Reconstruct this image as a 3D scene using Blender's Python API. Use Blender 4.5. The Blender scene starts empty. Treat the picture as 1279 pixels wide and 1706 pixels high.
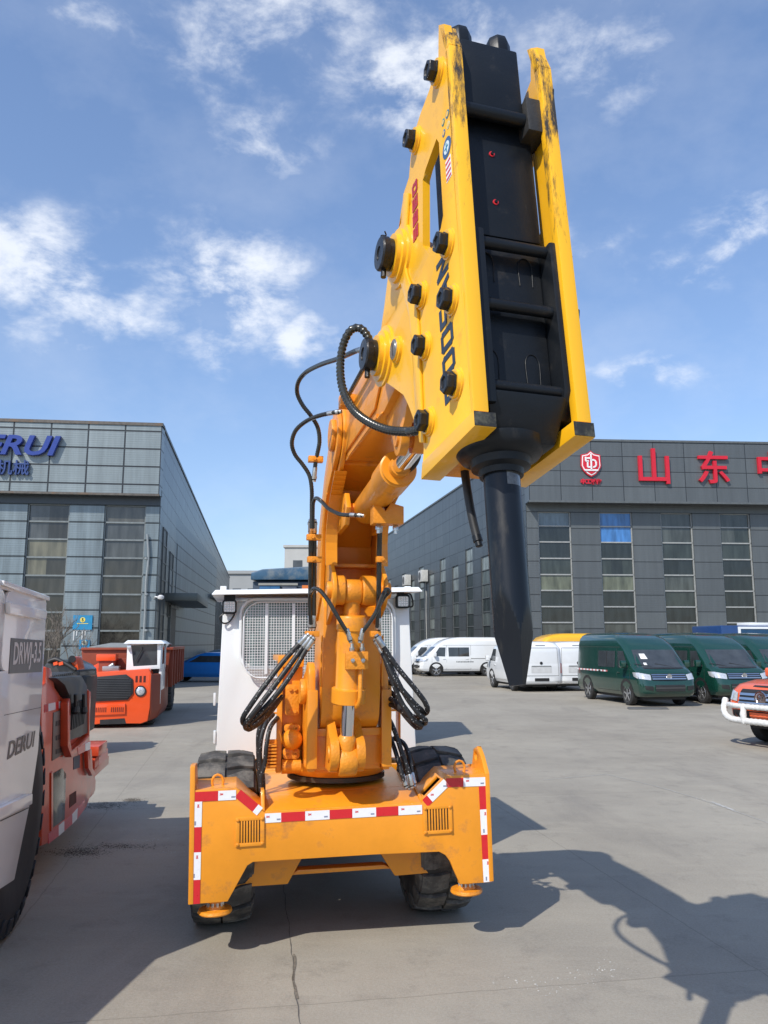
import bpy, bmesh, math, random
from mathutils import Vector as V, Matrix, noise
from mathutils.geometry import tessellate_polygon
random.seed(7)
S = bpy.context.scene
COL = S.collection
R_ = math.radians

# ------------------------------------------------------------------ camera
PITCH = R_(9.2); FPX = 1350.0; CX, CY = 639.5, 853.0
CAM = V((0, 0, 1.9))
cam = bpy.data.cameras.new('camera'); camo = bpy.data.objects.new('camera', cam); COL.objects.link(camo)
camo.location = CAM; camo.rotation_euler = (R_(90) + PITCH, 0, 0)
cam.sensor_fit = 'VERTICAL'; cam.sensor_height = 24; cam.lens = FPX / 1706 * 24
cam.clip_start = .05; cam.clip_end = 3000
S.camera = camo
# ------------------------------------------------------------------ light
SUN_DIR = V((-1.76, -2.55, 3.0)).normalized()          # towards the sun
sun = bpy.data.lights.new('sun', 'SUN'); sun.energy = 3.9; sun.angle = R_(.53); sun.color = (1, .95, .87)
suno = bpy.data.objects.new('sun', sun); COL.objects.link(suno)
suno.rotation_euler = (-SUN_DIR).to_track_quat('-Z', 'Y').to_euler(); suno.location = (0, 0, 30)
S.view_settings.view_transform = 'Standard'; S.view_settings.look = 'None'
S.view_settings.exposure = 0.2; S.view_settings.gamma = 1

def px_ray(x, y):
    c, s = math.cos(PITCH), math.sin(PITCH)
    return V((0, c, s)) + V((1, 0, 0)) * ((x - CX) / FPX) + V((0, -s, c)) * ((CY - y) / FPX)

W = bpy.data.worlds.new('World'); S.world = W; W.use_nodes = True
def build_world():
    nt = W.node_tree; N = nt.nodes; L = nt.links; N.clear()
    out = N.new('ShaderNodeOutputWorld'); bg = N.new('ShaderNodeBackground'); bg.inputs[1].default_value = .15
    sky = N.new('ShaderNodeTexSky'); sky.sky_type = 'NISHITA'; sky.sun_disc = False
    sky.sun_elevation = math.asin(SUN_DIR.z); sky.sun_rotation = math.atan2(SUN_DIR.x, SUN_DIR.y)
    sky.air_density = 1.15; sky.dust_density = .7; sky.ozone_density = 3.0; sky.altitude = 60
    gm = N.new('ShaderNodeGamma'); gm.inputs[1].default_value = .78
    tc = N.new('ShaderNodeTexCoord')
    def vm(op, a, b=None):
        n = N.new('ShaderNodeVectorMath'); n.operation = op
        for i, q in enumerate((a, b)):
            if q is None: continue
            if hasattr(q, 'links'): L.new(q, n.inputs[i])
            else: n.inputs[i].default_value = q
        return n
    def ma(op, a, b=None, c=None, clamp=False):
        n = N.new('ShaderNodeMath'); n.operation = op; n.use_clamp = clamp
        for i, q in enumerate((a, b, c)):
            if q is None: continue
            if hasattr(q, 'links'): L.new(q, n.inputs[i])
            else: n.inputs[i].default_value = q
        return n.outputs[0]
    d = vm('NORMALIZE', tc.outputs['Generated']).outputs[0]
    def noi(scale, detail, rough, src, st=(1, 1, 1), dist=0):
        n = N.new('ShaderNodeTexNoise'); n.inputs['Scale'].default_value = scale; n.inputs['Detail'].default_value = detail
        n.inputs['Roughness'].default_value = rough; n.inputs['Distortion'].default_value = dist
        L.new(vm('MULTIPLY', src, st).outputs[0], n.inputs['Vector']); return n
    wob = noi(5, 4, .6, d)
    dw = vm('ADD', d, vm('MULTIPLY', vm('SUBTRACT', wob.outputs['Color'], (.5, .5, .5)).outputs[0], (.22, .22, .16)).outputs[0]).outputs[0]
    # cloud banks: direction seen, half width, half height, weight
    CL = [((40, 470), .20, .085, 1.15), ((170, 530), .10, .06, 1.0), ((330, 560), .07, .05, .9), ((125, 597), .035, .013, .9), ((370, 470), .11, .08, 1.15), ((500, 565), .08, .04, 1.25),
          ((590, 480), .12, .06, .35), ((560, 110), .11, .07, .75), ((470, 225), .11, .055, .8), ((690, 130), .12, .08, 1.1), ((900, 40), .10, .04, .5),
          ((160, 5), .10, .03, .7), ((330, 80), .05, .04, .6), ((560, 280), .05, .05, .4), ((1135, 455), .08, .035, 1.1), ((1270, 375), .10, .05, 1.1), ((990, 400), .08, .04, .7),
          ((960, 120), .10, .09, .7), ((1060, 655), .13, .03, .8), ((1290, 715), .06, .02, .6), ((400, 850), .16, .03, .25), ((240, 360), .03, .02, .4), ((1000, 640), .06, .02, .4), ((265, 620), .03, .01, .5)]
    for i in range(16):   # clouds outside the photographed part of the sky
        a = R_(50 + i * 20); e = R_(22 + 30 * random.random())
        CL.append(((a, e, 0), .14 + .12 * random.random(), .07 + .05 * random.random(), .8))
    tot = None
    for c, hw, hh, w in CL:
        if len(c) == 2: r = px_ray(*c).normalized()
        else: r = V((math.sin(c[0]) * math.cos(c[1]), math.cos(c[0]) * math.cos(c[1]), math.sin(c[1])))
        df = vm('SUBTRACT', dw, tuple(r)).outputs[0]
        ln = vm('LENGTH', vm('MULTIPLY', df, (1 / hw, 1 / hw, 1 / hh)).outputs[0]).outputs['Value']
        m = ma('MULTIPLY', ma('SUBTRACT', 1.25, ln, clamp=True), w)
        tot = m if tot is None else ma('MAXIMUM', tot, m)
    fb = noi(12, 10, .62, d, (1, 1, 1.8), .15); fb2 = noi(4.5, 6, .6, d, (1, 1, 1.6))
    nn = ma('ADD', ma('MULTIPLY', fb.outputs['Fac'], .65), ma('MULTIPLY', fb2.outputs['Fac'], .35))
    cov = ma('MULTIPLY', tot, ma('MULTIPLY', ma('SUBTRACT', nn, .365, clamp=True), 4.2))
    sm = N.new('ShaderNodeMapRange'); sm.interpolation_type = 'SMOOTHERSTEP'; L.new(cov, sm.inputs['Value'])
    sm.inputs['From Min'].default_value = .05; sm.inputs['From Max'].default_value = 1.1; sm.inputs['To Max'].default_value = .80
    # thin veil over everything
    veil = ma('MULTIPLY', ma('SUBTRACT', fb2.outputs['Fac'], .42, clamp=True), .5)
    fac = ma('MAXIMUM', sm.outputs[0], veil)
    sh = N.new('ShaderNodeMix'); sh.data_type = 'RGBA'; L.new(fb.outputs['Fac'], sh.inputs[0])
    sh.inputs[6].default_value = (4.9, 5.3, 6.1, 1); sh.inputs[7].default_value = (6.9, 7.0, 7.1, 1)
    mx = N.new('ShaderNodeMix'); mx.data_type = 'RGBA'
    L.new(fac, mx.inputs[0]); L.new(sky.outputs[0], gm.inputs[0]); L.new(vm('MULTIPLY', gm.outputs[0], (1.12, 1.24, 1.48)).outputs[0], mx.inputs[6]); L.new(sh.outputs[2], mx.inputs[7])
    L.new(mx.outputs[2], bg.inputs[0]); L.new(bg.outputs[0], out.inputs[0])
build_world()

# ------------------------------------------------------------------ materials
MATS = {}
def pm(name, col, rough=.5, metal=0, var=.12, vs=6, bump=.0, bs=60, coat=0, dirt=None, dirt_amt=.0, ds=2.0, emit=None, spec=.5, stretch=(1, 1, 1), alpha=None):
    if name in MATS: return MATS[name]
    m = bpy.data.materials.new(name); m.use_nodes = True; nt = m.node_tree; N = nt.nodes; L = nt.links
    b = N['Principled BSDF']; b.inputs['Metallic'].default_value = metal
    b.inputs['Specular IOR Level'].default_value = spec
    if coat: b.inputs['Coat Weight'].default_value = coat; b.inputs['Coat Roughness'].default_value = .06
    tc = N.new('ShaderNodeTexCoord'); mp = N.new('ShaderNodeMapping'); mp.inputs['Scale'].default_value = stretch
    L.new(tc.outputs['Object'], mp.inputs[0])
    n = N.new('ShaderNodeTexNoise'); n.inputs['Scale'].default_value = vs; n.inputs['Detail'].default_value = 7; n.inputs['Roughness'].default_value = .6
    L.new(mp.outputs[0], n.inputs['Vector'])
    mr = N.new('ShaderNodeMapRange'); L.new(n.outputs['Fac'], mr.inputs[0])
    mr.inputs[1].default_value = .25; mr.inputs[2].default_value = .75; mr.inputs[3].default_value = 1 - var; mr.inputs[4].default_value = 1 + var
    mul = N.new('ShaderNodeMix'); mul.data_type = 'RGBA'; mul.blend_type = 'MULTIPLY'; mul.inputs[0].default_value = 1
    mul.inputs[6].default_value = (*col, 1); L.new(mr.outputs[0], mul.inputs[7])
    cout = mul.outputs[2]
    if dirt:
        n2 = N.new('ShaderNodeTexNoise'); n2.inputs['Scale'].default_value = ds; n2.inputs['Detail'].default_value = 10; n2.inputs['Roughness'].default_value = .7
        L.new(mp.outputs[0], n2.inputs['Vector'])
        m2 = N.new('ShaderNodeMapRange'); L.new(n2.outputs['Fac'], m2.inputs[0]); t = .72 - .3 * dirt_amt
        m2.inputs[1].default_value = t - .06; m2.inputs[2].default_value = t + .08; m2.inputs[4].default_value = .85
        mx = N.new('ShaderNodeMix'); mx.data_type = 'RGBA'; L.new(m2.outputs[0], mx.inputs[0]); L.new(cout, mx.inputs[6]); mx.inputs[7].default_value = (*dirt, 1)
        cout = mx.outputs[2]
    L.new(cout, b.inputs['Base Color'])
    r2 = N.new('ShaderNodeMapRange'); L.new(n.outputs['Fac'], r2.inputs[0]); r2.inputs[3].default_value = max(.02, rough * .75); r2.inputs[4].default_value = min(1, rough * 1.25)
    L.new(r2.outputs[0], b.inputs['Roughness'])
    if bump:
        n3 = N.new('ShaderNodeTexNoise'); n3.inputs['Scale'].default_value = bs; n3.inputs['Detail'].default_value = 4
        L.new(mp.outputs[0], n3.inputs['Vector'])
        bp = N.new('ShaderNodeBump'); bp.inputs['Strength'].default_value = bump; bp.inputs['Distance'].default_value = .01
        L.new(n3.outputs['Fac'], bp.inputs['Height']); L.new(bp.outputs[0], b.inputs['Normal'])
    if emit: b.inputs['Emission Color'].default_value = (*emit[:3], 1); b.inputs['Emission Strength'].default_value = emit[3]
    MATS[name] = m; return m

def grid_mat(name, c1, c2, joint, w, h, rough=.4, metal=.0, mortar=.02, rib=0, streak=.15):
    """cladding in metre UVs: panels w x h with dark joints, fine horizontal ribs"""
    m = bpy.data.materials.new(name); m.use_nodes = True; nt = m.node_tree; N = nt.nodes; L = nt.links; b = N['Principled BSDF']
    uv = N.new('ShaderNodeUVMap')
    br = N.new('ShaderNodeTexBrick'); br.offset = 0; br.squash = 1
    br.inputs['Scale'].default_value = 1; br.inputs['Brick Width'].default_value = w; br.inputs['Row Height'].default_value = h
    br.inputs['Mortar Size'].default_value = mortar; br.inputs['Mortar Smooth'].default_value = .1; br.inputs['Bias'].default_value = 0
    br.inputs['Color1'].default_value = (*c1, 1); br.inputs['Color2'].default_value = (*c2, 1); br.inputs['Mortar'].default_value = (*joint, 1)
    L.new(uv.outputs[0], br.inputs['Vector'])
    mp = N.new('ShaderNodeMapping'); mp.inputs['Scale'].default_value = (3.2, .22, 1); L.new(uv.outputs[0], mp.inputs[0])
    n = N.new('ShaderNodeTexNoise'); n.inputs['Scale'].default_value = 1; n.inputs['Detail'].default_value = 8; n.inputs['Roughness'].default_value = .65; L.new(mp.outputs[0], n.inputs['Vector'])
    mr = N.new('ShaderNodeMapRange'); L.new(n.outputs['Fac'], mr.inputs[0]); mr.inputs[1].default_value = .3; mr.inputs[2].default_value = .7
    mr.inputs[3].default_value = 1 - streak; mr.inputs[4].default_value = 1 + streak
    mul = N.new('ShaderNodeMix'); mul.data_type = 'RGBA'; mul.blend_type = 'MULTIPLY'; mul.inputs[0].default_value = 1
    L.new(br.outputs['Color'], mul.inputs[6]); L.new(mr.outputs[0], mul.inputs[7]); L.new(mul.outputs[2], b.inputs['Base Color'])
    b.inputs['Roughness'].default_value = rough; b.inputs['Metallic'].default_value = metal
    # every panel is set at a slightly different angle, ribs run across
    bp = N.new('ShaderNodeBump'); bp.inputs['Strength'].default_value = .6; bp.inputs['Distance'].default_value = .02
    wv = N.new('ShaderNodeTexWave'); wv.bands_direction = 'Y'; wv.inputs['Scale'].default_value = 3.2; L.new(uv.outputs[0], wv.inputs['Vector'])
    ad = N.new('ShaderNodeMath'); ad.operation = 'MULTIPLY_ADD'; L.new(wv.outputs['Fac'], ad.inputs[0]); ad.inputs[1].default_value = rib
    n4 = N.new('ShaderNodeTexNoise'); n4.inputs['Scale'].default_value = .9; L.new(uv.outputs[0], n4.inputs['Vector'])
    s = N.new('ShaderNodeMath'); s.operation = 'MULTIPLY_ADD'; L.new(br.outputs['Fac'], s.inputs[0]); s.inputs[1].default_value = -1.0; L.new(n4.outputs['Fac'], s.inputs[2])
    L.new(s.outputs[0], ad.inputs[2]); L.new(ad.outputs[0], bp.inputs['Height']); L.new(bp.outputs[0], b.inputs['Normal'])
    MATS[name] = m; return m

def attr_glass(name, rough=.06, metal=0.0, spec=.7, warp=.25):
    """pane material whose tint is stored per pane (curtains, boards, empty rooms behind, painted sky reflections)"""
    m = bpy.data.materials.new(name); m.use_nodes = True; nt = m.node_tree; N = nt.nodes; L = nt.links; b = N['Principled BSDF']
    a = N.new('ShaderNodeAttribute'); a.attribute_name = 'tint'
    tc = N.new('ShaderNodeTexCoord'); mp = N.new('ShaderNodeMapping'); mp.inputs['Scale'].default_value = (2.6, 2.6, .5); L.new(tc.outputs['Object'], mp.inputs[0])
    n = N.new('ShaderNodeTexNoise'); n.inputs['Scale'].default_value = 1.4; n.inputs['Detail'].default_value = 6; L.new(mp.outputs[0], n.inputs['Vector'])
    mr = N.new('ShaderNodeMapRange'); L.new(n.outputs['Fac'], mr.inputs[0]); mr.inputs[1].default_value = .3; mr.inputs[2].default_value = .7; mr.inputs[3].default_value = .55; mr.inputs[4].default_value = 1.45
    mul = N.new('ShaderNodeMix'); mul.data_type = 'RGBA'; mul.blend_type = 'MULTIPLY'; mul.inputs[0].default_value = 1
    L.new(a.outputs['Color'], mul.inputs[6]); L.new(mr.outputs[0], mul.inputs[7]); L.new(mul.outputs[2], b.inputs['Base Color'])
    b.inputs['Roughness'].default_value = rough; b.inputs['Specular IOR Level'].default_value = spec; b.inputs['Metallic'].default_value = metal
    n4 = N.new('ShaderNodeTexNoise'); n4.inputs['Scale'].default_value = .7; L.new(tc.outputs['Object'], n4.inputs['Vector'])
    bp = N.new('ShaderNodeBump'); bp.inputs['Strength'].default_value = warp; bp.inputs['Distance'].default_value = .05; L.new(n4.outputs['Fac'], bp.inputs['Height']); L.new(bp.outputs[0], b.inputs['Normal'])
    MATS[name] = m; return m

# ------------------------------------------------------------------ frames
def frame(org, yaw=0, pitch=0, roll=0):
    """4x4: x = lateral (right), y = rearwards, z = up"""
    cy, sy = math.cos(yaw), math.sin(yaw)
    v = V((cy, sy, 0)); u = V((-sy, cy, 0)); w = V((0, 0, 1))
    w2 = w * math.cos(pitch) + u * math.sin(pitch); u2 = u * math.cos(pitch) - w * math.sin(pitch)
    v3 = v * math.cos(roll) + w2 * math.sin(roll); w3 = w2 * math.cos(roll) - v * math.sin(roll)
    m = Matrix.Identity(4)
    for i in range(3): m[i][0] = v3[i]; m[i][1] = u2[i]; m[i][2] = w3[i]; m[i][3] = org[i]
    return m
def T(x, y, Y):
    r = px_ray(x, y); return CAM + r * (Y / r.y)
def onp(x, y, p0, n):
    r = px_ray(x, y); return CAM + r * ((V(p0) - CAM).dot(n) / r.dot(n))
def gnd(x, y, z=0.0):
    r = px_ray(x, y); return CAM + r * ((z - CAM.z) / r.z)

# ------------------------------------------------------------------ mesh builder
class MB:
    zo = 0
    def __init__(self, M=None):
        self.v = []; self.f = []; self.mi = []; self.uv = {}; self.tint = {}; self.M = M; self.m = 0
    def pt(self, p):
        p = V(p); self.v.append(self.M @ p if self.M is not None else p); return len(self.v) - 1
    def face(self, idx, uv=None, tint=None):
        self.f.append(tuple(idx)); self.mi.append(self.m)
        if uv: self.uv[len(self.f) - 1] = uv
        if tint: self.tint[len(self.f) - 1] = tint
        return self
    def poly(self, pts, uv=None, tint=None):
        return self.face([self.pt(p) for p in pts], uv, tint)
    def hexa(self, b, t):
        i = [self.pt(p) for p in list(b) + list(t)]
        for q in ((3, 2, 1, 0), (4, 5, 6, 7), (0, 1, 5, 4), (1, 2, 6, 5), (2, 3, 7, 6), (3, 0, 4, 7)): self.face([i[k] for k in q])
        return self
    def box(self, x0, x1, y0, y1, z0, z1, tint=None):
        k = len(self.f)
        self.hexa([(x0, y0, z0), (x1, y0, z0), (x1, y1, z0), (x0, y1, z0)], [(x0, y0, z1), (x1, y0, z1), (x1, y1, z1), (x0, y1, z1)])
        if tint:
            for q in range(k, len(self.f)): self.tint[q] = tint
        return self
    def wbox(self, x0, x1, y0, y1, z0, z1):
        """box with metre UVs (for cladding)"""
        a, b = z0 - self.zo, z1 - self.zo
        self.poly([(x0, y0, z0), (x1, y0, z0), (x1, y0, z1), (x0, y0, z1)], [(x0, a), (x1, a), (x1, b), (x0, b)])
        self.poly([(x1, y1, z0), (x0, y1, z0), (x0, y1, z1), (x1, y1, z1)], [(x1, a), (x0, a), (x0, b), (x1, b)])
        self.poly([(x1, y0, z0), (x1, y1, z0), (x1, y1, z1), (x1, y0, z1)], [(y0, a), (y1, a), (y1, b), (y0, b)])
        self.poly([(x0, y1, z0), (x0, y0, z0), (x0, y0, z1), (x0, y1, z1)], [(y1, a), (y0, a), (y0, b), (y1, b)])
        self.poly([(x0, y0, z1), (x1, y0, z1), (x1, y1, z1), (x0, y1, z1)], [(x0, y0), (x1, y0), (x1, y1), (x0, y1)])
        self.poly([(x0, y1, z0), (x1, y1, z0), (x1, y0, z0), (x0, y0, z0)], [(x0, y1), (x1, y1), (x1, y0), (x0, y0)])
        return self
    def prism(self, pts, d, holes=()):
        """planar polygon (3d points) pushed along vector d, optional holes"""
        d = V(d); loops = [[V(p) for p in pts]] + [[V(p) for p in h] for h in holes]
        if not holes:
            a = [self.pt(p) for p in loops[0]]; b = [self.pt(p + d) for p in loops[0]]
            self.face(a[::-1]); self.face(b); n = len(a)
            for i in range(n): self.face((a[i], a[(i + 1) % n], b[(i + 1) % n], b[i]))
            return self
        tris = tessellate_polygon(loops); fl = [p for l in loops for p in l]
        a = [self.pt(p) for p in fl]; b = [self.pt(p + d) for p in fl]
        for t in tris: self.face((a[t[0]], a[t[1]], a[t[2]])); self.face((b[t[2]], b[t[1]], b[t[0]]))
        k = 0
        for l in loops:
            n = len(l)
            for i in range(n): self.face((a[k + i], a[k + (i + 1) % n], b[k + (i + 1) % n], b[k + i]))
            k += n
        return self
    def ring(self, c, ax, r, n, ref=None, ph=0):
        ax = V(ax).normalized(); ref = V(ref) if ref else (V((0, 0, 1)) if abs(ax.z) < .9 else V((1, 0, 0)))
        a = ax.cross(ref).normalized(); b = ax.cross(a)
        return [self.pt(V(c) + a * (r * math.cos(2 * math.pi * i / n + ph)) + b * (r * math.sin(2 * math.pi * i / n + ph))) for i in range(n)]
    def lathe(self, p0, ax, prof, n=24, caps=True, ref=None, ph=0):
        """prof: list of (distance along axis, radius)"""
        ax = V(ax).normalized(); prev = None
        for k, (t, r) in enumerate(prof):
            R = self.ring(V(p0) + ax * t, ax, max(r, 1e-4), n, ref, ph)
            if prev:
                for i in range(n): self.face((prev[i], R[i], R[(i + 1) % n], prev[(i + 1) % n]))
            elif caps: self.face(R)
            prev = R
        if caps: self.face(prev[::-1])
        return self
    def cyl(self, p0, p1, r, n=20, r1=None, ph=0):
        d = V(p1) - V(p0); return self.lathe(p0, d, [(0, r), (d.length, r if r1 is None else r1)], n, ph=ph)
    def tube(self, pts, r, n=10, rib=0, step=None):
        P = smooth(pts, step or r * (.55 if rib else 1.6))
        prev = None; nrm = None
        for k, p in enumerate(P):
            t = (P[min(k + 1, len(P) - 1)] - P[max(k - 1, 0)]).normalized()
            if nrm is None: nrm = t.cross(V((0, 0, 1)) if abs(t.z) < .9 else V((1, 0, 0))).normalized()
            nrm = (nrm - t * nrm.dot(t)).normalized(); bn = t.cross(nrm)
            rr = r * (1 + (rib if k % 2 else -rib * .2))
            R = [self.pt(p + (nrm * math.cos(2 * math.pi * i / n) + bn * math.sin(2 * math.pi * i / n)) * rr) for i in range(n)]
            if prev:
                for i in range(n): self.face((prev[i], prev[(i + 1) % n], R[(i + 1) % n], R[i]))
            else: self.face(R[::-1])
            prev = R
        self.face(prev); return self
    def build(self, name, mats, parent=None, bevel=0, seg=2, flat=False, ang=35, kind=None):
        if not isinstance(mats, (list, tuple)): mats = [mats]
        inv = INV.get(parent.name, None) if parent else None
        me = bpy.data.meshes.new(name)
        vs = [inv @ p for p in self.v] if inv else self.v
        me.from_pydata([tuple(p) for p in vs], [], self.f)
        for m in mats: me.materials.append(m)
        me.polygons.foreach_set('material_index', self.mi)
        if self.uv:
            ul = me.uv_layers.new(name='UVMap')
            for fi, uv in self.uv.items():
                for li, c in zip(me.polygons[fi].loop_indices, uv): ul.data[li].uv = c
        if self.tint:
            ca = me.color_attributes.new('tint', 'FLOAT_COLOR', 'CORNER')
            for fi, c in self.tint.items():
                for li in me.polygons[fi].loop_indices: ca.data[li].color = (*c, 1)
        bm = bmesh.new(); bm.from_mesh(me)
        bmesh.ops.recalc_face_normals(bm, faces=bm.faces)
        if bevel:
            es = [e for e in bm.edges if len(e.link_faces) == 2 and e.calc_face_angle(0) > R_(32)]
            bmesh.ops.bevel(bm, geom=es, offset=bevel, segments=seg, profile=.6, affect='EDGES', clamp_overlap=True)
        if not flat:
            for f in bm.faces: f.smooth = True
            for e in bm.edges: e.smooth = len(e.link_faces) == 2 and e.calc_face_angle(0) < R_(ang)
        bm.to_mesh(me); bm.free()
        o = bpy.data.objects.new(name, me); COL.objects.link(o)
        if parent: o.parent = parent; 
        if inv: INV[o.name] = inv
        if kind: o['kind'] = kind
        return o
INV = {}
def smooth(pts, step):
    P = [V(p) for p in pts]; out = []
    if len(P) == 2:
        n = max(1, int((P[1] - P[0]).length / step)); return [P[0].lerp(P[1], i / n) for i in range(n + 1)]
    Q = [P[0] * 2 - P[1]] + P + [P[-1] * 2 - P[-2]]
    for i in range(1, len(Q) - 2):
        a, b, c, d = Q[i - 1:i + 3]; n = max(1, int((c - b).length / step))
        for k in range(n):
            t = k / n
            out.append(.5 * ((2 * b) + (c - a) * t + (2 * a - 5 * b + 4 * c - d) * t * t + (3 * b - a - 3 * c + d) * t ** 3))
    out.append(P[-1]); return out
def rrect(x0, x1, z0, z1, r, n=5):
    out = []
    for cx, cz, a0 in ((x1 - r, z1 - r, 0), (x0 + r, z1 - r, 90), (x0 + r, z0 + r, 180), (x1 - r, z0 + r, 270)):
        for k in range(n + 1):
            a = R_(a0 + 90 * k / n); out.append((cx + r * math.cos(a), cz + r * math.sin(a)))
    return out
def thing(name, label, cat, loc=(0, 0, 0), rotz=0, group=None):
    o = bpy.data.objects.new(name, None); COL.objects.link(o); o.location = loc; o.rotation_euler = (0, 0, rotz)
    o.empty_display_size = .3
    tag(o, label, cat, group); INV[o.name] = (Matrix.Translation(V(loc)) @ Matrix.Rotation(rotz, 4, 'Z')).inverted(); return o
def tag(o, label=None, cat=None, group=None, kind=None):
    if label: o['label'] = label
    if cat: o['category'] = cat
    if group: o['group'] = group
    if kind: o['kind'] = kind
    return o
def copy_tree(o, parent=None):
    c = o.copy(); COL.objects.link(c); c.parent = parent
    for ch in list(CHILD(o)): copy_tree(ch, c)
    return c
def CHILD(o): return [x for x in bpy.data.objects if x.parent == o]
def text_geo(s, size, shear=0, off=0):
    cu = bpy.data.curves.new('t', 'FONT'); cu.body = s; cu.size = size; cu.shear = shear; cu.offset = off; cu.resolution_u = 3
    cu.align_x = 'CENTER'; cu.align_y = 'CENTER'
    o = bpy.data.objects.new('t', cu); COL.objects.link(o)
    dg = bpy.context.evaluated_depsgraph_get(); e = o.evaluated_get(dg); me = e.to_mesh()
    vs = [V(v.co) for v in me.vertices]; fs = [tuple(p.vertices) for p in me.polygons]
    e.to_mesh_clear(); bpy.data.objects.remove(o); bpy.data.curves.remove(cu); return vs, fs
def put_text(mb, s, org, right, up, size, depth=.004, shear=0, off=0, sx=1):
    vs, fs = text_geo(s, size, shear, off); right = V(right).normalized(); up = V(up).normalized(); n = right.cross(up)
    a = [mb.pt(V(org) + right * (v.x * sx) + up * v.y + n * depth) for v in vs]
    b = [mb.pt(V(org) + right * (v.x * sx) + up * v.y) for v in vs]
    from collections import Counter
    ec = Counter()
    for f in fs:
        mb.face([a[i] for i in f]); mb.face([b[i] for i in reversed(f)])
        for i in range(len(f)): ec[frozenset((f[i], f[(i + 1) % len(f)]))] += 1
    for f in fs:
        for i in range(len(f)):
            p, q = f[i], f[(i + 1) % len(f)]
            if ec[frozenset((p, q))] == 1: mb.face((a[q], a[p], b[p], b[q]))
    return mb

# ================================================================== GROUND
def ground_mat():
    m = bpy.data.materials.new('concrete_yard'); m.use_nodes = True; nt = m.node_tree; N = nt.nodes; L = nt.links; b = N['Principled BSDF']
    tc = N.new('ShaderNodeTexCoord')
    def noi(scale, det, ro, st=(1, 1, 1), rot=0, dist=0):
        mp = N.new('ShaderNodeMapping'); mp.inputs['Scale'].default_value = st; mp.inputs['Rotation'].default_value = (0, 0, rot); L.new(tc.outputs['Object'], mp.inputs[0])
        n = N.new('ShaderNodeTexNoise'); n.inputs['Scale'].default_value = scale; n.inputs['Detail'].default_value = det; n.inputs['Roughness'].default_value = ro
        n.inputs['Distortion'].default_value = dist; L.new(mp.outputs[0], n.inputs['Vector']); return n.outputs['Fac']
    def mr(s, a, c, d, e):
        n = N.new('ShaderNodeMapRange'); L.new(s, n.inputs[0]); n.inputs[1].default_value = a; n.inputs[2].default_value = c; n.inputs[3].default_value = d; n.inputs[4].default_value = e; return n.outputs[0]
    def mx(f, a, c, mode='MIX'):
        n = N.new('ShaderNodeMix'); n.data_type = 'RGBA'; n.blend_type = mode
        if hasattr(f, 'links'): L.new(f, n.inputs[0])
        else: n.inputs[0].default_value = f
        for i, q in ((6, a), (7, c)):
            if hasattr(q, 'links'): L.new(q, n.inputs[i])
            else: n.inputs[i].default_value = (*q, 1)
        return n.outputs[2]
    c = mx(mr(noi(.35, 8, .6), .35, .65, 0, 1), (.250, .221, .172), (.340, .307, .244))
    c = mx(mr(noi(.9, 9, .7, (1, 3.5, 1), R_(-12)), .5, .75, 0, .5), c, (.39, .35, .275))           # pale dusty drag marks
    c = mx(mr(noi(2.6, 10, .75), .53, .70, 0, .75), c, (.19, .168, .132))                          # dull patches
    c = mx(mr(noi(.55, 8, .65, (1.8, .5, 1), R_(18), .6), .54, .68, 0, .6), c, (.195, .172, .138))
    c = mx(mr(noi(7, 10, .8), .68, .76, 0, .7), c, (.13, .122, .11))                                # small dirty spots
    c = mx(mr(noi(60, 5, .7), .3, .75, .0, .34), c, (.5, .48, .44))
    c = mx(mr(noi(170, 3, .7), .52, .75, .0, .6), c, (.14, .13, .12))
    # expansion joints, cast bays following the sheds
    mp = N.new('ShaderNodeMapping'); mp.inputs['Rotation'].default_value = (0, 0, R_(-10)); mp.inputs['Location'].default_value = (1.42, .8, 0); L.new(tc.outputs['Object'], mp.inputs[0])
    wob = N.new('ShaderNodeTexNoise'); wob.inputs['Scale'].default_value = 6; wob.inputs['Detail'].default_value = 5; L.new(tc.outputs['Object'], wob.inputs['Vector'])
    wa = N.new('ShaderNodeVectorMath'); wa.operation = 'MULTIPLY_ADD'; L.new(wob.outputs['Color'], wa.inputs[0]); wa.inputs[1].default_value = (.035, .035, 0); L.new(mp.outputs[0], wa.inputs[2])
    br = N.new('ShaderNodeTexBrick'); br.offset = 0; br.inputs['Scale'].default_value = 1; br.inputs['Brick Width'].default_value = 4.5; br.inputs['Row Height'].default_value = 5.5
    br.inputs['Mortar Size'].default_value = .006; br.inputs['Mortar Smooth'].default_value = .3
    br.inputs['Color1'].default_value = (1, 1, 1, 1); br.inputs['Color2'].default_value = (.9, .9, .9, 1); br.inputs['Mortar'].default_value = (.45, .44, .42, 1)
    L.new(wa.outputs[0], br.inputs['Vector']); c = mx(.4, c, br.outputs['Color'], 'MULTIPLY')
    L.new(c, b.inputs['Base Color'])
    L.new(mr(noi(1.4, 8, .7), .3, .7, .62, .9), b.inputs['Roughness']); b.inputs['Specular IOR Level'].default_value = .3
    bp = N.new('ShaderNodeBump'); bp.inputs['Strength'].default_value = .35; bp.inputs['Distance'].default_value = .006
    L.new(noi(120, 6, .7), bp.inputs['Height'])
    bp2 = N.new('ShaderNodeBump'); bp2.inputs['Strength'].default_value = .25; bp2.inputs['Distance'].default_value = .03; L.new(noi(4, 8, .7), bp2.inputs['Height']); L.new(bp.outputs[0], bp2.inputs['Normal'])
    L.new(bp2.outputs[0], b.inputs['Normal']); return m
g = MB(); g.poly([(-900, -300, 0), (900, -300, 0), (900, 1500, 0), (-900, 1500, 0)])
tag(g.build('ground', ground_mat(), flat=True), kind='structure')

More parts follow.
